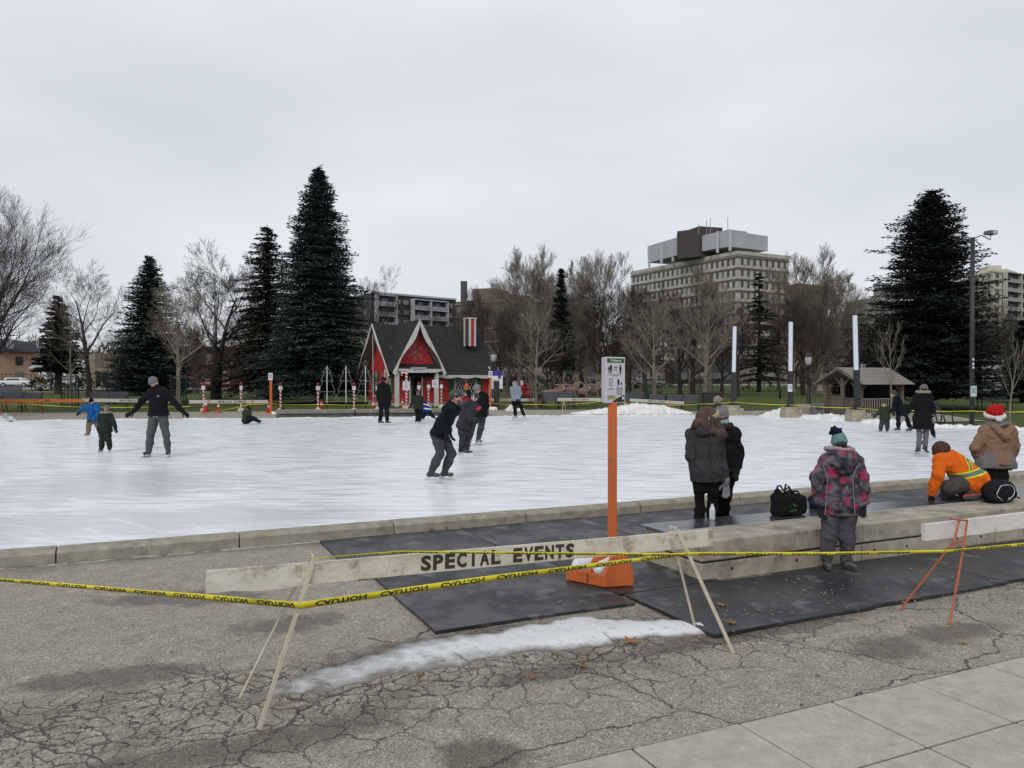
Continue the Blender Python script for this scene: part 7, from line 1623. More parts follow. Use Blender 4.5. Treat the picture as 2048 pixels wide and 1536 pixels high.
# left: huge spreading tree whose trunk stands outside the frame
bare('huge', -45, 34, 335, 'huge spreading bare tree reaching in from beyond the left edge', 0.3, bark_m=BK_D, wx=1.05, **G(seed=12, H_=13, r0=.42, fork=.14, spread=.70, up=.22, lv=4, wide=1.7, kids=(14, 9, 8, 6), twig=.009, wob=.09))
bare('huge', -95, 39, 372, 'second spreading bare tree behind the huge one at the left edge', 2.6)
bare('oak', 178, 66, 512, 'bare tree with thick dark trunk left of the cone-shaped spruce', 1.1, bark_m=BK_D, **G(seed=5, H_=11, r0=.27, fork=.25, spread=.8, up=.18, lv=4, kids=(9, 7, 7, 5), wide=1.0, twig=.010, wob=.10))
bare('bigoak', 432, 58, 478, 'large old bare tree with twin dark trunks left of the tall spruces', .5, bark_m=BK_D, wx=1.0, **G(seed=8, H_=11.5, r0=.36, fork=.25, spread=.8, up=.16, lv=4, stems=2, kids=(7, 7, 7, 6), wide=1.15, twig=.012, wob=.14))
bare('young1', 140, 41.5, 600, 'young pale-barked tree growing inside the left tree cage', .2, bark_m=BK_P, **G(seed=14, H_=5.5, r0=.085, fork=.32, spread=.85, up=.22, lv=3, kids=(10, 7, 6), wide=1.0, twig=.007, wob=.13))
bare('young2', 357, 42.2, 560, 'pale-trunked plane tree in the cage behind the man with arms out', .9, bark_m=BK_P, **G(seed=21, H_=6, r0=.15, fork=.28, spread=.85, up=.24, lv=4, kids=(10, 7, 6, 4), wide=1.0, twig=.006, wob=.09))
bare('young1', 1073, 42.8, 600, 'pale-barked young tree in the cage behind the sleigh', 2.2, wx=.9)
bare('young2', 1310, 45, 590, 'white-trunked plane tree between the snow pile and dark trunk', 2.6, wx=1.1)
bare('young2', 1410, 43.5, 575, 'pale-trunked plane tree left of the waste bin', 4.0, wx=1.1)
bare('young3', 1783, 37.0, 640, 'slender pale sapling in front of the gazebo roof end', 0, bark_m=BK_P, **G(seed=33, H_=4.2, r0=.06, fork=.18, spread=.55, up=.45, lv=3, kids=(7, 5, 3), wide=.9, twig=.006, wob=.08))
bare('young3', 2020, 31.5, 660, 'slender pale tree at the right edge beyond the plush hat', 1.9, wx=.8)
bare('syc', 1062, 82, 486, 'tall pale-crowned sycamore left of the small spruce', 0, bark_m=BK_S, wx=1.0, **G(seed=41, H_=15, r0=.34, fork=.18, spread=.60, up=.32, lv=4, kids=(12, 8, 7, 6), wide=1.0, twig=.013, wob=.12))
bare('syc', 1196, 84, 490, 'tall pale-crowned sycamore right of the small spruce', 2.0)
bare('syc', 1420, 88, 520, 'pale sycamore standing before the white office block', 4.1, wx=1.05)
bare('syc', 1640, 86, 488, 'tall pale sycamore between the office block and the gazebo', 5.2, wx=1.1)
bare('dark', 1290, 62, 560, 'dark straight-trunked bare tree behind the snow pile', 0, bark_m=BK_D, **G(seed=52, H_=10, r0=.27, fork=.18, spread=.75, up=.24, lv=4, kids=(12, 8, 7, 5), wide=1.1, twig=.010, wob=.10))
bare('fan', 955, 60, 566, 'dense upright dark tree behind the cottage chimney', .4, bark_m=BK_R, **G(seed=61, H_=9, r0=.24, fork=.08, spread=.52, up=.42, lv=4, kids=(14, 7, 6, 5), wide=1.1, twig=.010, wob=.07))
bare('oak', 738, 64, 528, 'twisting bare tree behind the left gable of the cottage', 3.9, wx=.85)
bare('fan', 1625, 66, 600, 'dense reddish bare tree behind the lamp post', 2.2, wx=1.3)
bare('dark', 1360, 72, 590, 'bare tree with a dark trunk behind the slate bench', 1.4)
bare('dark', 1200, 64, 640, 'low branching dark tree just left of the Welcome sign', 3.0, wx=1.1)
bare('dark', 1960, 60, 590, 'bare tree between the big right spruce and the tower block', 2.2, wx=1.2)
bare('oak', 2035, 66, 600, 'spreading bare tree at the right edge behind the monument', .3, wx=1.1)
bare('fan', 1725, 75, 640, 'bare tree behind the gazebo', 1.0, wx=1.2)
for px, Y, ty, kd, lb in ((1015, 70, 570, 'fan', 'right of the cottage lamp'), (1040, 88, 505, 'syc', 'left edge of the sycamore row'), (1105, 84, 540, 'syc', 'behind the small spruce, left side'), (1150, 90, 505, 'syc', 'behind the small spruce, right side'), (1225, 74, 560, 'dark', 'behind the Welcome sign'), (1255, 68, 590, 'fan', 'left of the straight dark trunk'),
                          (1385, 70, 570, 'dark', 'before the office block centre'), (1475, 66, 600, 'dark', 'left of the thin spruce'), (1585, 84, 520, 'syc', 'at the office block right edge'), (1605, 70, 590, 'dark', 'behind the park lamp'),
                          (1680, 88, 530, 'syc', 'right part of the right sycamore group'), (1740, 66, 640, 'dark', 'behind the gazebo roof'), (1950, 72, 600, 'fan', 'behind the floodlight pole'), (2010, 58, 640, 'dark', 'behind the right sapling'), (1095, 62, 660, 'dark', 'behind the reindeer heads'), (520, 80, 620, 'dark', 'left of the tallest spruce'), (395, 74, 600, 'fan', 'between plane tree and twin trunks')):
    bare(kd, px, Y, ty + (35 if kd == 'fan' else 0), 'bare grey-brown tree ' + lb, px * 1.7, 'bare deciduous trees', wx=1.15)
DESC = ['far bare tree', 'thin far tree', 'dense far tree']
rg = random.Random(5); BK = []
SP = [(100, 90, 655, 'behind the small left spruce'), (235, 95, 640, 'behind the left spruces'), (265, 110, 660, 'left of the concrete building'), (385, 90, 620, 'left of the twin-trunk tree'), (470, 95, 640, 'between twin-trunk tree and tall spruce'), (500, 84, 600, 'in front of the narrow dark spruce'), (700, 92, 640, 'right of the tall spruce'),
      (905, 85, 600, 'left of the chimney stack'), (1000, 78, 610, 'right of the cottage roof'), (1035, 96, 590, 'above the information board'), (1100, 70, 640, 'behind the sleigh'), (1140, 76, 650, 'behind the reindeer'), (1165, 98, 580, 'behind the small spruce'), (1235, 90, 600, 'right of the Welcome sign'), (1262, 76, 650, 'behind the second snow barrier'),
      (1385, 80, 640, 'behind the waste bin'), (1450, 75, 630, 'left of the first light post'), (1560, 84, 590, 'right of the thin dark spruce'), (1590, 100, 570, 'before the brown building'), (1665, 74, 650, 'left of the gazebo'), (1700, 95, 620, 'before the red brick building'),
      (1750, 90, 620, 'left of the big right spruce'), (1800, 100, 600, 'behind the gazebo sapling'), (1925, 88, 620, 'right of the floodlight pole'), (1990, 80, 640, 'behind the stone monument'), (2060, 90, 620, 'at the far right edge'), (330, 100, 640, 'behind the caged plane tree'), (820, 105, 640, 'behind the cottage roof ridge'), (1310, 110, 570, 'at the far end of the park lawn')]
for i, (px, Y, ty, lb) in enumerate(SP):
    kd = ('dark', 'fan', 'oak', 'syc')[i % 4] if px > 980 else ('fan', 'oak', 'dark')[i % 3]
    bare(kd, px + rg.uniform(-6, 6), Y, ty + (30 if kd == 'fan' else 0), DESC[i % 3] + ' ' + lb, rg.uniform(0, 6), 'far bare trees at the park edge', wx=rg.uniform(.95, 1.3))
# conifers
def conifer_mesh(seed, H_, Rb, z0=.6, whorl=.30, nb=13, taper=.85, droop=.25, thick=1.0, irr=.18, blunt=0.0, size=.34, gap=0.0, wid=.085):
    rg = np.random.RandomState(seed); Vs = []; Q = []; B = MB(); z = z0; k = 0
    while z < H_ * .985:
        t = z / H_; Rr = Rb * ((1 - t) ** taper) * (1 + blunt * math.sin(t * PI)) + .05; n = max(4, int(nb * (.45 + .55 * (1 - t)))); a0 = rg.rand() * 6.28
        for i in range(n):
            if rg.rand() < gap: continue
            a = a0 + 2 * PI * i / n + rg.normal() * .15; L = Rr * (1 + rg.normal() * irr) * (1 + .13 * math.sin(a * 3 + z * 1.3) + .10 * math.sin(a * 2 - z * 2.9 + seed)); L = max(.12, L); zz = z + rg.normal() * whorl * .4
            dr = droop * (.5 + (1 - t)); m = max(3, int(L / .20)); d = np.array((math.cos(a), math.sin(a), 0)); s = np.array((-math.sin(a), math.cos(a), 0))
            P_ = [d * L * f + np.array((0, 0, zz + (.10 * L * f * 1.0 - dr * L * f * f * .55) + (.16 * L * max(0, f - .7)))) for f in np.linspace(.08, 1, m + 1)]
            if L > .7: B.tube([Vector(p) for p in P_[::max(1, m // 3)]], [.03 * thick * (1 - .7 * j / (len(P_[::max(1, m // 3)]))) for j in range(len(P_[::max(1, m // 3)]))], 3, cap=False)
            for j, p in enumerate(P_):
                f = (j + .5) / (m + 1); wv = (.22 + .55 * math.sin(min(1, f * 1.05) * PI * .86)) * min(L, 1.9) * .38 * thick
                for q in range(6 if L > .5 else 4):
                    sd_ = (q % 2) * 2 - 1; fw = rg.uniform(.25, 1.0); ln = size * rg.uniform(.7, 1.35)
                    o = p + s * sd_ * wv * rg.uniform(.05, .9) + np.array((0, 0, rg.normal() * .05)); v = s * sd_ * rg.uniform(.25, 1.0) + d * fw + np.array((0, 0, rg.uniform(-.38, .22))); v /= np.linalg.norm(v)
                    w_ = np.cross(v, (rg.normal() * .5, rg.normal() * .5, 1)); w_ /= max(np.linalg.norm(w_), 1e-6); w_ = w_ * wid * rg.uniform(.7, 1.3)
                    b = len(Vs); Vs += [o - v * ln * .3, o + w_ * .9, o + v * ln * .75 + np.array((0, 0, .02)), o - w_ * .9]; Q.append((b, b + 1, b + 2, b + 3))
        z += whorl * (.75 + .5 * rg.rand()) * (.6 + .4 * (1 - t)); k += 1
    b = len(Vs); Vs += [np.array((.0, 0, H_ * .93)), np.array((.05, .02, H_ * .97)), np.array((0, 0, H_ * 1.01)), np.array((-.05, -.02, H_ * .97))]; Q.append((b, b + 1, b + 2, b + 3))
    return np.array(Vs), np.array(Q), B
def needle(name, c1, c2):
    m, nt, bs = ndm(name); a = noise_(nt, .7, 3, .6); b = noise_(nt, 7, 3, .6)
    c = mix_(nt, a.outputs['Fac'], c1, c2); c = mix_(nt, 1, c, ramp_(nt, b.outputs['Fac'], [(.3, .45), (.7, 1.8)]).outputs['Color'], 'MULTIPLY'); nt.links.new(c, bs.inputs['Base Color']); bs.inputs['Roughness'].default_value = .8; bs.inputs['Specular IOR Level'].default_value = .12; return m
ND = needle('spruce_needles', (.042, .060, .050), (.024, .038, .031)); ND2 = needle('blue_spruce_needles', (.050, .074, .070), (.028, .044, .041)); ND3 = needle('dull_needles', (.05, .05, .036), (.03, .034, .025)); ND4 = needle('black_spruce_needles', (.026, .036, .030), (.014, .021, .018))
def conifer(px, Y, topy, wpx, label, m, trunk=.22, rz=0, **k):
    b = gnd(px, Y, -.03); Ht = CH - (topy - HZ) / F * Y - b.z; Rb = wpx / 2 / F * Y
    root = thing('spruce_tree', label, 'tree', b, rz, 'evergreen trees of the park'); WORG[root.name] = Vector((0, 0, 0))
    Vs, Q, B = conifer_mesh(int(px), Ht, Rb, **k); np_obj('crown', Vs, Q, m, root, sm=False)
    T = MB(); T.tube([(0, 0, -.1), (0, 0, .2), (0, 0, Ht * .5), (0, 0, Ht * .96)], [trunk * 1.4, trunk, trunk * .55, .02], 9, cap=False)
    obj('trunk', T, BK_D, root, sm=True); obj('limbs', B, BK_D, root, sm=True); return root
conifer(638, 50, 334, 226, 'tallest dense dark spruce standing left of the red cottage', ND2, .30, z0=.75, whorl=.22, nb=24, taper=.72, droop=.30, irr=.14, size=.24, thick=1.15, wid=.055)
conifer(535, 58, 450, 178, 'narrow dark spruce with thin drooping branches behind the tallest one', ND3, .22, z0=1.0, whorl=.28, nb=14, taper=.70, droop=.45, irr=.28, size=.30, gap=.10, wid=.06)
conifer(300, 52, 512, 166, 'broad cone-shaped spruce behind the man with arms out', ND, .24, z0=.7, whorl=.22, nb=20, taper=.75, droop=.22, irr=.22, size=.24, wid=.055)
conifer(117, 74, 592, 98, 'small dark spruce with bare lower trunk left of the caged tree', ND4, .35, z0=2.2, whorl=.34, nb=12, taper=.70, irr=.16, size=.42, wid=.11)
conifer(1122, 74, 538, 62, 'slim pointed spruce between the two tall sycamores', ND, .2, z0=2.5, whorl=.34, nb=11, taper=.85, irr=.15, size=.42, wid=.10)
conifer(1518, 80, 545, 96, 'ragged dark spruce in front of the office block', ND4, .25, z0=1.5, whorl=.75, nb=10, taper=.8, irr=.3, size=.42, droop=.35, gap=.2, wid=.10)
conifer(1862, 44.5, 380, 232, 'massive black-green spruce behind the floodlight pole', ND4, .30, z0=.7, whorl=.19, nb=26, taper=.58, droop=.16, irr=.30, blunt=.05, size=.23, gap=.06, wid=.06, thick=1.2)
conifer(2046, 52, 640, 90, 'dark spruce cut by the right edge', ND4, .2, z0=.4, whorl=.28, nb=13, size=.32, wid=.08)
conifer(1690, 70, 730, 60, 'small round evergreen bush behind the gazebo', ND4, .1, z0=.2, whorl=.3, nb=12, taper=.4, size=.35, wid=.10)
# tree cages
def cage(label):
    root = thing('tree_cage', label, 'tree guard', (0, 0, 0), 0, 'black iron tree guards'); WORG[root.name] = Vector((0, 0, 0))
    for k in range(14): t = k * 2 * PI / 14; mb = MB(); mb.tube([(.42 * math.cos(t), .42 * math.sin(t), 0), (.42 * math.cos(t), .42 * math.sin(t), 1.75)], .014, 4); obj('bar', mb, BIR, root)
    for z in (.15, .95, 1.68): mb = MB(); mb.tube([(.42 * math.cos(t), .42 * math.sin(t), z) for t in np.linspace(0, 2 * PI, 17)], .016, 4, cap=False); obj('ring', mb, BIR, root)
    return root
cg = cage('round iron guard around the left young tree'); cg.location = gnd(140, 41.5)
for px, Y, lb in ((357, 42.2, 'round iron guard around the plane tree behind the man'), (1073, 42.8, 'round iron guard at the sleigh'), (1310, 45, 'round iron guard behind the snow pile'), (1410, 43.5, 'round iron guard left of the waste bin')): dup(cg, gnd(px, Y), 0, lb)

# ---------------------------------------------------------------- buildings
def building(name, label, p0, p1, p2, zt, z0, wall_m, storeys=0, cols=(0, 0), win=(1.2, 1.4), wm=None, ledge=None, roof_m=None, cat='building', sill=1.0, skip=0, lh=.3, maxw=96, wmar=.5):
    """plan: p0-p1 is one visible face, p1-p2 the other"""
    p0, p1, p2 = [Vector((*p, 0)) for p in (p0, p1, p2)]; p3 = p0 + (p2 - p1); root = thing(name, label, cat, (p1.x, p1.y, z0))
    mb = MB(); mb.prism([Vector((p.x, p.y, z0)) for p in (p0, p1, p2, p3)], (0, 0, 0), (0, 0, zt - z0)); obj('wall', mb, wall_m, root, world=True)
    blind = mat('window_with_blinds', (.20, .20, .18), (.12, .12, .11), sc=.8, bump=0); rw = random.Random(len(label))
    wm = wm or mat('far_window', (.035, .038, .042), rough=.2, bump=0)
    if storeys:
        sh_ = (zt - z0 - .8) / storeys; wins = []
        for fi, (a, b) in enumerate(((p0, p1), (p1, p2))):
            d = (b - a).normalized(); L = (b - a).length; n = d.cross(Vector((0, 0, 1)))
            if n.y > 0: n = -n
            if ledge:
                for s in range(skip, storeys + 1): m_ = MB(); z = z0 + s * sh_ + .1; q = (a + b) / 2 + n * .1; m_.box((q.x, q.y, z), (L + .3, .35, lh), math.atan2(d.y, d.x)); obj('storey_ledge', m_, ledge, root, world=True)
            for s in range(storeys - 1, skip - 1, -1):
                for c in range(cols[fi]):
                    x = wmar + (L - 2 * wmar) * (c + .5) / cols[fi]; wins.append((a + d * x + n * .04, z0 + s * sh_ + sill + win[1] / 2, math.atan2(d.y, d.x)))
        big = None
        for i, (q, z, an) in enumerate(wins):
            if i < maxw: m_ = MB(); m_.box((q.x, q.y, z), (win[0], .16, win[1]), an); obj('window', m_, blind if rw.random() < .3 else wm, root, world=True)
            else:
                if big is None: big = MB()
                big.box((q.x, q.y, z), (win[0], .16, win[1]), an)
        if big: o = obj('windows', big, wm, root, world=True); o['kind'] = 'stuff'
    if roof_m: mb = MB(); c = (p0 + p1 + p2 + p3) / 4; mb.prism([Vector((p.x, p.y, zt)) + (c - p) * -.02 for p in (p0, p1, p2, p3)], (0, 0, .003), (0, 0, .5)); obj('roof', mb, roof_m, root, world=True)
    return root
PAN = mat('pale_panel_concrete', (.44, .425, .375), (.33, .315, .27), sc=.5, rough=.9, bump=0, dirt=.3, dcol=(.2, .18, .14), dsc=.4); BRN = mat('dark_brown_brick', (.13, .095, .08), (.09, .068, .058), sc=1.5, rough=.9, bump=0); GREYP = mat('grey_metal_panel', (.38, .39, .42), (.33, .34, .37), sc=.3, rough=.6, bump=0)
office = building('office_block', 'large pale concrete office block with stacked rooftop boxes behind the bare trees', (45.6, 299), (72.3, 250), (92.5, 261), 41.6, .9, PAN, 11, (22, 8), (1.0, 2.1), ledge=mat('ledge_brown', (.13, .10, .075), bump=0), sill=1.3, lh=.5)
mb = MB(); mb.prism([Vector((x, y, 41.6)) for x, y in ((45.3, 299.2), (72.2, 249.6), (93, 260.8), (66, 310))], (0, 0, .003), (0, 0, 1.2)); obj('parapet', mb, PAN, office, world=True)
def rbox(name, pa, pb, depth, z0, z1, m, par):
    a, b = Vector((*pa, 0)), Vector((*pb, 0)); d = (b - a).normalized(); n = Vector((-d.y, d.x, 0)); n = n if n.y > 0 else -n
    mb = MB(); mb.prism([a + Vector((0, 0, z0)), b + Vector((0, 0, z0)), b + n * depth + Vector((0, 0, z0)), a + n * depth + Vector((0, 0, z0))], (0, 0, 0), (0, 0, z1 - z0)); return obj(name, mb, m, par, world=True)
def PX(px, Y): return ((px - CX) / F * Y, Y)
rbox('rooftop_plant', PX(1295, 290), PX(1353, 272), 12, 44.8, 51, GREYP, office); rbox('rooftop_tower', PX(1353, 276), PX(1398, 262), 9, 42.8, 53.0, mat('dark_plant_tower', (.055, .048, .045), bump=0), office); rbox('rooftop_tower', PX(1398, 262), PX(1434, 274), 8, 42.8, 52.2, mat('dark_plant_tower', (.055, .048, .045)), office)
rbox('rooftop_plant', PX(1398, 264), PX(1458, 252), 8, 44.5, 50.0, GREYP, office); rbox('rooftop_plant', PX(1459, 252), PX(1535, 262), 12, 44.6, 49.6, GREYP, office)
for px, Y in ((1298, 289), (1322, 281), (1345, 275), (1434, 256), (1459, 252)): x, y = PX(px, Y); mb = MB(); mb.box((x, y - .3, 46.5), (.8, .5, 7)); obj('plant_column', mb, mat('pale_column', (.5, .51, .54), bump=0), office, world=True)
for px, hh in ((1397, 4), (1413, 5), (1420, 6), (1455, 6)): x, y = PX(px, 262); mb = MB(); mb.tube([(x, y, 50), (x, y, 50 + hh)], .12, 4); obj('antenna', mb, mat('antenna_grey', (.3, .3, .3)), office, world=True)
# grey and white balcony apartments left
AB = mat('dark_grey_brick', (.075, .068, .066), (.055, .05, .05), sc=1, bump=0); AW = mat('balcony_white', (.40, .41, .43), (.34, .35, .37), sc=1, bump=0)
apt = building('apartment_block', 'grey apartment block with white balconies above the cottage roof', PX(672, 236), PX(742, 212), PX(912, 232), 25.2, .9, AB, 8, (4, 0), (1.6, 1.5), wm=mat('pale_window', (.28, .29, .30), (.1, .1, .11), sc=.6, bump=0))
def balc(root, pa, pb, z0, zt, n, m, dm, cols=2, win=(1.1, 1.3)):
    a, b = Vector((*pa, 0)), Vector((*pb, 0)); d = (b - a).normalized(); L = (b - a).length; nn_ = d.cross(Vector((0, 0, 1))); nn_ = nn_ if nn_.y < 0 else -nn_; an = math.atan2(d.y, d.x); sh_ = (zt - z0) / n
    m_ = MB(); c = (a + b) / 2 + nn_ * .1; m_.box((c.x, c.y, (z0 + zt) / 2), (L, .1, zt - z0), an); obj('balcony_recess', m_, dm, root, world=True)
    for k in range(cols + 1): q = a + d * L * k / cols + nn_ * .8; m_ = MB(); m_.box((q.x, q.y, (z0 + zt) / 2), (.5, 1.4, zt - z0 + .2), an); obj('balcony_pier', m_, m, root, world=True)
    for k in range(n + 1): q = (a + b) / 2 + nn_ * .82; m_ = MB(); m_.box((q.x, q.y, z0 + k * sh_), (L, 1.5, .28), an); obj('balcony_slab', m_, m, root, world=True)
    for k in range(n):
        for j in range(cols):
            q = a + d * L * (j + .5) / cols + nn_ * 1.5; m_ = MB(); m_.box((q.x, q.y, z0 + k * sh_ + .65), (L / cols - .8, .06, .9), an); obj('balustrade', m_, mat('balustrade_grey', (.30, .31, .33), (.2, .2, .22), sc=2, bump=0), root, world=True)
            q = a + d * L * (j + .5) / cols + nn_ * .2; m_ = MB(); m_.box((q.x, q.y, z0 + k * sh_ + 1.5), (win[0] * 1.8, .1, win[1]), an); obj('window', m_, mat('pale_window', (.28, .29, .30)), root, world=True)
DKR = mat('recess_dark', (.06, .062, .066), bump=0)
balc(apt, PX(750, 212.2), PX(788, 216.4), 2, 24.6, 8, AW, DKR, 1); balc(apt, PX(822, 220.2), PX(890, 229), 2, 24.2, 8, AW, DKR, 2)
mb = MB(); a, b = Vector((*PX(742, 211.5), 25.3)), Vector((*PX(912, 231.5), 25.3)); mb.bar(a, b, .6, .5); obj('roof_edge', mb, AW, apt, world=True)
for i, px in enumerate((795, 812, 900)):
    for k in range(8): x, y = PX(px, 216.7 + (px - 790) * .117); mb = MB(); mb.box((x, y, 3.6 + 2.8 * k), (1.9, .3, 1.3), .8); obj('window', mb, mat('pale_window', (.28, .29, .30)), apt, world=True)
br = building('apartment_block', 'long dark brown brick apartment block with a chimney stack behind the sycamores', PX(912, 200), PX(1000, 190), PX(1192, 214), 21.5, .9, BRN, 6, (8, 12), (1.5, 1.3), wm=mat('dull_window', (.10, .095, .09), bump=0), ledge=mat('pale_string_course', (.28, .25, .20), bump=0), lh=.3, sill=1.2)
mb = MB(); x, y = PX(928, 196); mb.box((x, y, 22.5), (1.6, 1.6, 7.5)); obj('chimney', mb, AB, br, world=True); rbox('rooftop_plant', PX(945, 196), PX(992, 194), 10, 21.5, 24.4, mat('brown_plant', (.16, .11, .085)), br)
rbox('rooftop_plant', PX(1010, 195), PX(1060, 200), 8, 21.5, 23.0, mat('brown_plant', (.16, .11, .085)), br)
building('apartment_block', 'brown brick block right of the office block', PX(1572, 205), PX(1600, 200), PX(1655, 208), 26.3, .9, mat('brown_brick_far', (.16, .105, .085), (.12, .08, .07), sc=1, bump=0), 8, (2, 5), (1.2, 1.4))
rbk = building('apartment_block', 'red brick block with white window bands behind the left lawn lamps', PX(1638, 172), PX(1648, 168), PX(1716, 176), 15.2, .9, mat('red_brick_far', (.21, .075, .06), (.16, .06, .05), sc=1, bump=0), 5, (0, 4), (2.6, 1.5), wm=mat('pale_window2', (.36, .35, .32), (.16, .16, .15), sc=1.2, bump=0), ledge=mat('pale_string_course', (.28, .25, .20)), lh=.2)
tag(rbk, 'red brick block with pale window bands left of the gazebo ridge')
building('apartment_block', 'distant grey tower seen left of the big right spruce', PX(1690, 320), PX(1745, 300), PX(1830, 315), 33, .9, mat('far_grey', (.30, .29, .28), (.24, .235, .23), sc=.4, bump=0), 10, (5, 8), (1.8, 1.4), wm=mat('grey_window', (.14, .14, .14), bump=0))
building('apartment_block', 'distant slim grey tower rising behind the spruce', PX(1746, 330), PX(1760, 325), PX(1800, 335), 42, .9, mat('far_grey', (.30, .29, .28)), 13, (0, 4), (1.8, 1.4), wm=mat('grey_window', (.14, .14, .14)))
tw = building('tower_block', 'pale cream high-rise with curved balconies at the right edge', PX(1905, 300), PX(1985, 262), PX(2100, 285), 38.5, .9, mat('cream_tower', (.50, .48, .38), (.43, .41, .33), sc=.5, bump=0), 13, (7, 9), (2.4, 1.5), wm=mat('tower_window', (.10, .11, .10), bump=0), ledge=mat('cream_slab', (.46, .45, .38), bump=0), lh=.25, maxw=98)
rbox('penthouse', PX(1950, 282), PX(2010, 275), 14, 38.5, 40.6, mat('cream_tower', (.50, .48, .38)), tw); rbox('penthouse', PX(1975, 280), PX(2002, 279), 10, 40.6, 42.4, mat('cream_tower', (.50, .48, .38)), tw)
balc(tw, PX(1912, 296.5), PX(1962, 272), 22, 38, 5, mat('cream_slab', (.46, .45, .38)), DKR, 3); balc(tw, PX(2005, 265.5), PX(2090, 282), 22, 38, 5, mat('cream_slab', (.46, .45, .38)), DKR, 3)
# left: brick house with mansard roof
TB_ = mat('tan_brick', (.36, .24, .15), (.25, .16, .10), sc=1.6, rough=.9, bump=0, stretch=(1, 1, 3)); lb_ = building('apartment_house', 'tan brick apartment house with dark mansard roof at the left edge', PX(-120, 128), PX(-2, 120), PX(78, 124), 6.05, .7, TB_, 2, (0, 1), (1.0, 1.3), wm=mat('far_window', (.035, .038, .042)))
mb = MB(); P_ = [Vector((*PX(-125, 127), 6.05)), Vector((*PX(-3, 119), 6.05)), Vector((*PX(80, 123.3), 6.05)), Vector((*PX(-60, 140), 6.05))]; c = sum(P_, Vector()) / 4; T_ = [p + (c - p) * .10 + Vector((0, 0, 1.5)) for p in P_]; T2 = [p + (c - p) * .55 + Vector((0, 0, 2.2)) for p in P_]
mb.add(P_ + T_ + T2, [(0, 1, 5, 4), (1, 2, 6, 5), (2, 3, 7, 6), (3, 0, 4, 7), (4, 5, 9, 8), (5, 6, 10, 9), (6, 7, 11, 10), (7, 4, 8, 11), (8, 9, 10, 11)]); obj('mansard_roof', mb, mat('slate_mansard', (.035, .037, .045), (.028, .03, .036), sc=1, bump=0), lb_, world=True)
x, y = PX(22, 120); mb = MB(); mb.box((x, y - .1, 7.1), (.95, .5, 1.2)); obj('dormer_window', mb, mat('pale_window', (.28, .29, .30)), lb_, world=True)
cb = building('concrete_building', 'stained tan concrete building behind the dark-trunked bare tree', PX(178, 118), PX(190, 114), PX(228, 116), 5.6, .7, mat('stained_tan_concrete', (.26, .215, .15), (.15, .12, .085), sc=.8, rough=.9, stretch=(3, 3, .4), bump=0), 1, (0, 0)); 
x, y = PX(205, 113.5)
for k, px in enumerate((176, 190, 205, 224)): q = PX(px, 112); mb = MB(); mb.box((*q, 1.9), (.25, .25, 2.4)); obj('column', mb, mat('stained_tan_concrete', (.26, .215, .15)), cb, world=True)
q = PX(200, 113); mb = MB(); mb.box((*q, 3.15), (4.2, 2, .35)); obj('canopy', mb, mat('stained_tan_concrete', (.26, .215, .15)), cb, world=True)
q = PX(203, 112.5); mb = MB(); mb.box((*q, 1.8), (1.2, .3, 2.0)); obj('door', mb, DARKG, cb, world=True)
rb2 = building('brick_house', 'dark red brick building behind the twin-trunk tree', PX(345, 112), PX(372, 106), PX(480, 110), 5.6, .7, mat('deep_red_brick', (.12, .045, .038), (.08, .03, .027), sc=1.2, bump=0), 2, (2, 6), (1.0, 1.4))
mb = MB(); a, b = Vector((*PX(345, 105), 5.6)), Vector((*PX(482, 110), 5.6)); mb.prism([a, b, b + Vector((0, 8, 0)), a + Vector((0, 8, 0))], (0, 0, .003), (0, 0, .7)); obj('roof', mb, mat('slate_mansard', (.035, .037, .045)), rb2, world=True)
tan2 = building('concrete_building', 'pale beige building behind the left gable of the cottage', PX(690, 118), PX(700, 114), PX(760, 118), 9.3, .7, mat('pale_beige_wall', (.36, .33, .27), (.30, .27, .22), sc=1, bump=0), 2, (0, 3), (2.0, 1.0), ledge=BRN, lh=.25)
# low service buildings and hedges that close the view at the street
for i, (a, b, Y, zt, c, lb) in enumerate(((995, 1100, 140, 3.9, (.22, .20, .19), 'low pale shopfront right of the cottage roof'), (1100, 1250, 150, 4.4, (.06, .05, .045), 'low dark building behind the reindeer'), (1250, 1330, 148, 4.6, (.10, .085, .08), 'low brown building behind the Welcome sign'), (1340, 1470, 150, 5.2, (.03, .035, .035), 'low dark glass-fronted building left of the first light post'),
                                         (1470, 1600, 152, 4.4, (.16, .14, .125), 'low beige building between the light posts'), (1600, 1800, 150, 4.8, (.055, .045, .04), 'low dark building behind the gazebo'), (1800, 2080, 155, 5.0, (.08, .07, .065), 'low dark building behind the monument'), (228, 350, 145, 4.4, (.07, .06, .055), 'low dark building behind the cone-shaped spruce'), (480, 700, 146, 5.0, (.06, .05, .045), 'low dark building behind the tall spruces'))):
    o = building('low_building', lb, PX(a, Y + 3), PX(a + 8, Y), PX(b, Y + 2), zt, .8, mat('low_wall_%d' % i, c, tuple(x * .7 for x in c), sc=.6, bump=0), 1, (0, max(2, int((b - a) / 22))), (1.9, 1.3), wm=mat('shop_glass', (.06, .065, .07), (.13, .13, .13), sc=.3, rough=.3, bump=0), sill=.9)
b_ = Vector((*PX(1400, 149.5), 3.3)); mb = MB(); mb.box(b_, (5.5, .2, 1.0)); 
HEDGE = needle('hedge_leaves', (.022, .026, .018), (.035, .032, .022)); RUST = needle('rust_leaves', (.13, .055, .028), (.08, .035, .022)); PURP = needle('twiggy_shrub', (.075, .05, .042), (.05, .036, .03))
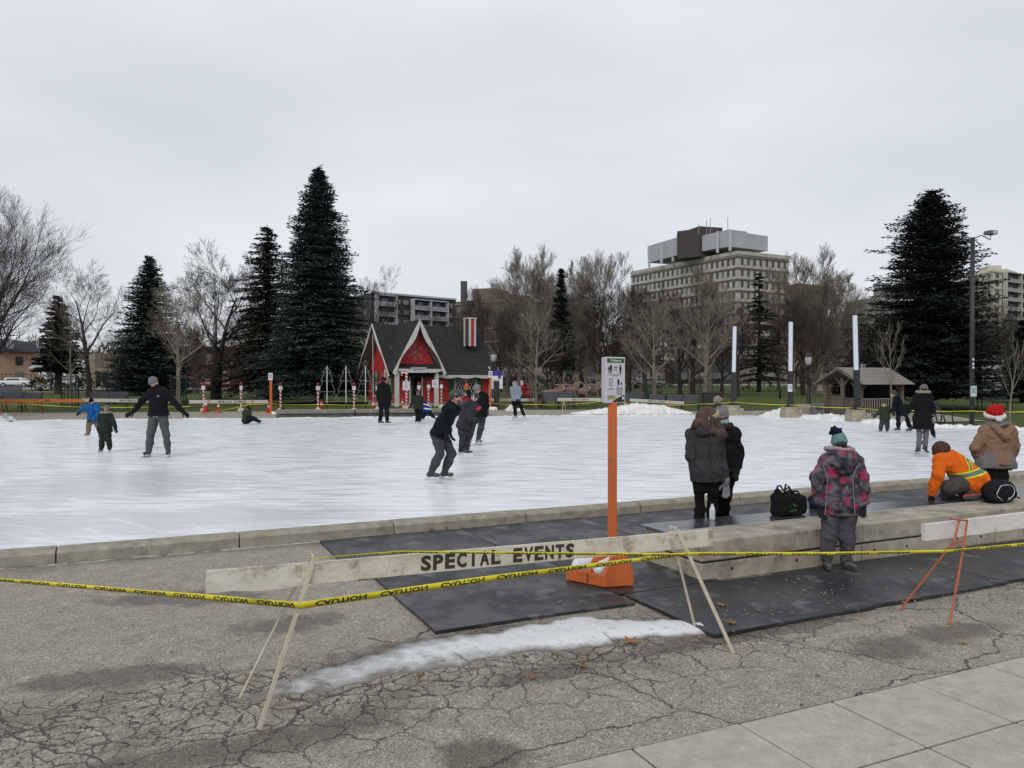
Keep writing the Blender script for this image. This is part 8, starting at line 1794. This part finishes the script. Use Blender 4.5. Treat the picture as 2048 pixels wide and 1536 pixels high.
def hedge(px0, px1, Y, ht, m, label, seed, dens=26, cat='hedge', size=.25, lumps=True):
    rg = np.random.RandomState(seed); a = np.array(gnd(px0, Y)); b = np.array(gnd(px1, Y)); L = np.linalg.norm(b - a); n = int(L * dens * ht * 1.6); t = rg.rand(n); d = (b - a) / L
    top = ht * (1 + (.25 * np.sin(t * L * 1.1 + seed) + .15 * np.sin(t * L * 2.7)) * lumps); z = top * (1 - rg.rand(n) ** 1.6); y = rg.normal(size=n) * .45 * np.sqrt(np.maximum(.05, 1 - (z / top) ** 2))
    P_ = a + np.outer(t * L, d) + np.stack([np.zeros(n), y, z], 1); e1 = rg.normal(size=(n, 3)); e1 /= np.linalg.norm(e1, axis=1)[:, None]; e2 = np.cross(e1, rg.normal(size=(n, 3))); e2 /= np.linalg.norm(e2, axis=1)[:, None]
    s = size * rg.uniform(.5, 1.2, n)[:, None]; V_ = np.stack([P_ - e1 * s, P_ + e2 * s * .5, P_ + e1 * s, P_ - e2 * s * .5], 1).reshape(-1, 3); Q = np.arange(4 * n).reshape(-1, 4)
    o = np_obj('hedge' if cat == 'hedge' else 'shrub', V_, Q, m, org=(a + b) / 2, sm=False); return tag(o, label, cat)
for i, q in enumerate(((62, 228, 86, 1.1, HEDGE, 'dark trimmed hedge along the parking lot at the left'), (232, 345, 92, 1.0, HEDGE, 'dark hedge behind the cone-shaped spruce'), (1335, 1440, 108, 1.2, HEDGE, 'dark hedge left of the first light post'), (1000, 1200, 112, 1.3, HEDGE, 'hedge along the street behind the reindeer'), (1700, 1800, 84, 1.4, HEDGE, 'hedge seen through the gazebo'), (1870, 2060, 88, 1.2, HEDGE, 'hedge behind the stone monument'),
                      (480, 720, 100, 1.4, HEDGE, 'hedge behind the tall spruces'))): hedge(*q, i)
for i, q in enumerate(((1478, 1508, 92, 3.2, RUST, 'rust-leaved shrub between the first and middle light posts'), (452, 505, 90, 4.6, RUST, 'rust-leaved shrub right of the twin trunks'), (1925, 1968, 72, 5.2, PURP, 'tan twiggy shrub left of the monument'), (1590, 1660, 96, 4.8, PURP, 'purple-brown twiggy shrub behind the lamp'), (1225, 1280, 100, 4.6, PURP, 'purple-brown shrub behind the Welcome sign'), (1520, 1580, 100, 4.5, PURP, 'brown shrub behind the middle light post'), (760, 900, 100, 3.0, PURP, 'brown shrub behind the cottage'),
                      (1085, 1165, 90, 5.0, PURP, 'dark twiggy thicket behind the reindeer'), (1300, 1345, 98, 5.0, PURP, 'twiggy thicket behind the white-trunked tree'), (1720, 1770, 98, 5.5, PURP, 'twiggy thicket behind the gazebo roof'), (380, 425, 96, 4.4, PURP, 'brown thicket left of the twin trunks'), (1010, 1060, 96, 4.2, PURP, 'brown thicket right of the cottage'))): hedge(*q, i + 30, dens=9, cat='shrub', size=.26)
# the far-off belt of bare woodland that closes the horizon
rg_ = np.random.RandomState(77); n_ = 52000; X_ = rg_.uniform(-175, 175, n_); top_ = 6.5 + 1.8 * np.sin(X_ * .11) + 1.2 * np.sin(X_ * .29 + 1) + .9 * np.sin(X_ * .83); Z_ = top_ * (1 - rg_.rand(n_) ** 1.3) + rg_.normal(size=n_) * .3; Y_ = 172 + rg_.normal(size=n_) * 4
P_ = np.stack([X_, Y_, Z_ + 1.0], 1); e1 = rg_.normal(size=(n_, 3)) * (1, .5, 2.2); e1 /= np.linalg.norm(e1, axis=1)[:, None]; e2 = np.cross(e1, rg_.normal(size=(n_, 3))); e2 /= np.linalg.norm(e2, axis=1)[:, None]; q_ = rg_.uniform(.4, 1.3, n_)[:, None]
o = np_obj('far_woodland', np.stack([P_ - e1 * q_, P_ + e2 * q_ * .10, P_ + e1 * q_, P_ - e2 * q_ * .10], 1).reshape(-1, 3), np.arange(4 * n_).reshape(-1, 4), needle('winter_twigs', (.085, .065, .055), (.05, .04, .035)), org=(0, 172, 1), sm=False)
tag(o, 'far-off belt of brown leafless woodland along the horizon behind the streets', 'woodland', kind='stuff')
# fences, cars, monument
def fence(px0, px1, Y, ht, label, m):
    a, b = gnd(px0, Y), gnd(px1, Y); root = thing('iron_fence', label, 'fence', a); mb = MB(); L = (b - a).length; n = int(L / .55)
    for k in range(n + 1): p = a.lerp(b, k / n); mb.box((p.x, p.y, h(p.x, p.y) + ht / 2), (.07, .05, ht))
    obj('pickets', mb, m, root, world=True); mb = MB(); [mb.bar(a + Vector((0, 0, z)), b + Vector((0, 0, z)), .06, .06) for z in (.15, ht - .1)]; obj('rail', mb, m, root, world=True)
fence(-20, 70, 112, 1.9, 'dark iron fence behind the parked white car', BIR); fence(72, 112, 108, 1.8, 'grey board fence beside the pale tent', mat('grey_fence', (.16, .165, .17))); 
b = gnd(95, 110); root = thing('canopy_tent', 'pale grey pop-up canopy tent in the parking lot', 'tent', b); mb = MB(); P_ = [b + Vector((x, y, 2.6)) for x, y in ((-2, -1.5), (2, -1.5), (2, 1.5), (-2, 1.5))]; mb.add(P_ + [b + Vector((-.3, 0, 3.9)), b + Vector((.3, 0, 3.9))], [(0, 1, 5, 4), (1, 2, 5), (2, 3, 4, 5), (3, 0, 4)]); obj('canopy', mb, mat('tent_grey', (.32, .36, .38)), root, world=True)
for x, y in ((-1.9, -1.4), (1.9, -1.4), (1.9, 1.4), (-1.9, 1.4)): mb = MB(); mb.tube([b + Vector((x, y, 0)), b + Vector((x, y, 2.6))], .05, 5); obj('leg', mb, mat('tent_leg', (.3, .3, .3)), root, world=True)
def car(label, px, Y, rz, c, suv=0):
    b = gnd(px, Y); root = thing('parked_car', label, 'car', b, rz, 'cars parked beyond the park'); WORG[root.name] = Vector((0, 0, 0)); pm = mat('car_paint_' + label.split()[0], c, tuple(x * .9 for x in c), rough=.25, bump=0, sc=2)
    s = Sdf(.06); s.box((0, 0, .62), (2.2, .88, .30), .16).box((-.15, 0, .98 + .12 * suv), (1.25 + .25 * suv, .76, .34 + .12 * suv), .26, k=.15); s.obj('body', pm, root)
    mb = MB(); zt = 1.22 + .24 * suv
    for y in (-.80, .80): mb.prism([(-1.25 - .2 * suv, y, .95), (-.85 - .3 * suv, y * .93, zt), (.55, y * .93, zt), (1.0, y, .95)], (0, 0, 0), (0, .02 if y > 0 else -.02, 0))
    obj('side_glass', mb, DARKG, root)
    for x in (-1.35, 1.38):
        for y in (-.84, .84): mb = MB(); mb.tube([(x, y - .1, .33), (x, y + .1, .33)], .33, 16); wh = obj('wheel', mb, mat('tyre', (.02, .02, .02)), root); mb = MB(); mb.tube([(x, y - .108, .33), (x, y + .108, .33)], .2, 12); obj('rim', mb, mat('rim', (.35, .35, .36), metal=.5, rough=.4), wh)
    for y in (-.6, .6): mb = MB(); mb.box((2.17, y, .68), (.08, .32, .14)); obj('headlight', mb, WP, root)
    return root
car('white sedan parked before the tan brick house at the left edge', 34, 108, R(4), (.62, .62, .62)); car('maroon car parked behind the twin-trunk tree', 437, 88, R(6), (.16, .015, .025)); car('red car parked behind the caged tree beside the sleigh', 1083, 146, R(3), (.22, .02, .02)); car('silver car parked behind the left caged tree', 132, 108, R(5), (.4, .4, .42))
car('black car parked right of the cottage', 1015, 100, R(2), (.015, .015, .017), 1); car('grey car parked beyond the lawn behind the snow pile', 1296, 104, R(4), (.25, .26, .28)); car('blue pickup-sized car behind the man with arms out', 338, 92, R(5), (.02, .03, .08), 1)
b = gnd(1972, 66); root = thing('stone_monument', 'pale stepped stone monument at the right edge behind a bench', 'monument', b); MS = mat('pale_granite', (.34, .35, .34), (.25, .26, .25), sc=1, rough=.8)
for nm, w_, z0_, z1_ in (('step', 3.9, 0, .45), ('step', 3.3, .46, .95), ('plinth', 2.6, .96, 1.7), ('shaft', 2.15, 1.71, 3.1), ('cap_stone', 2.4, 3.11, 3.35)):
    mb = MB(); mb.prism([b + Vector((x * w_ / 2, y * w_ / 2, z0_)) for x, y in ((-1, -1), (1, -1), (1, 1), (-1, 1))], (0, 0, 0), (0, 0, z1_ - z0_)); obj(nm, mb, MS, root, world=True, bev=.03)
# small bollards on the lawn
for i, (px, Y, hh, lb) in enumerate(((229, 48, .75, 'dark bollard on the lawn behind the fur-collared toddler'), (182, 56, .5, 'small dark bollard by the bare tree trunk'), (1560, 60, .8, 'dark bollard on the lawn left of the middle post'), (1220, 52, .9, 'dark bollard beside the Welcome sign'))):
    p = gnd(px, Y); mb = MB(); mb.lathe([(.09, 0), (.09, hh), (.06, hh + .06), (.01, hh + .09)], p, 10); tag(obj('bollard', mb, BIR, org=p, sm=True), lb, 'bollard', 'bollards on the lawn')
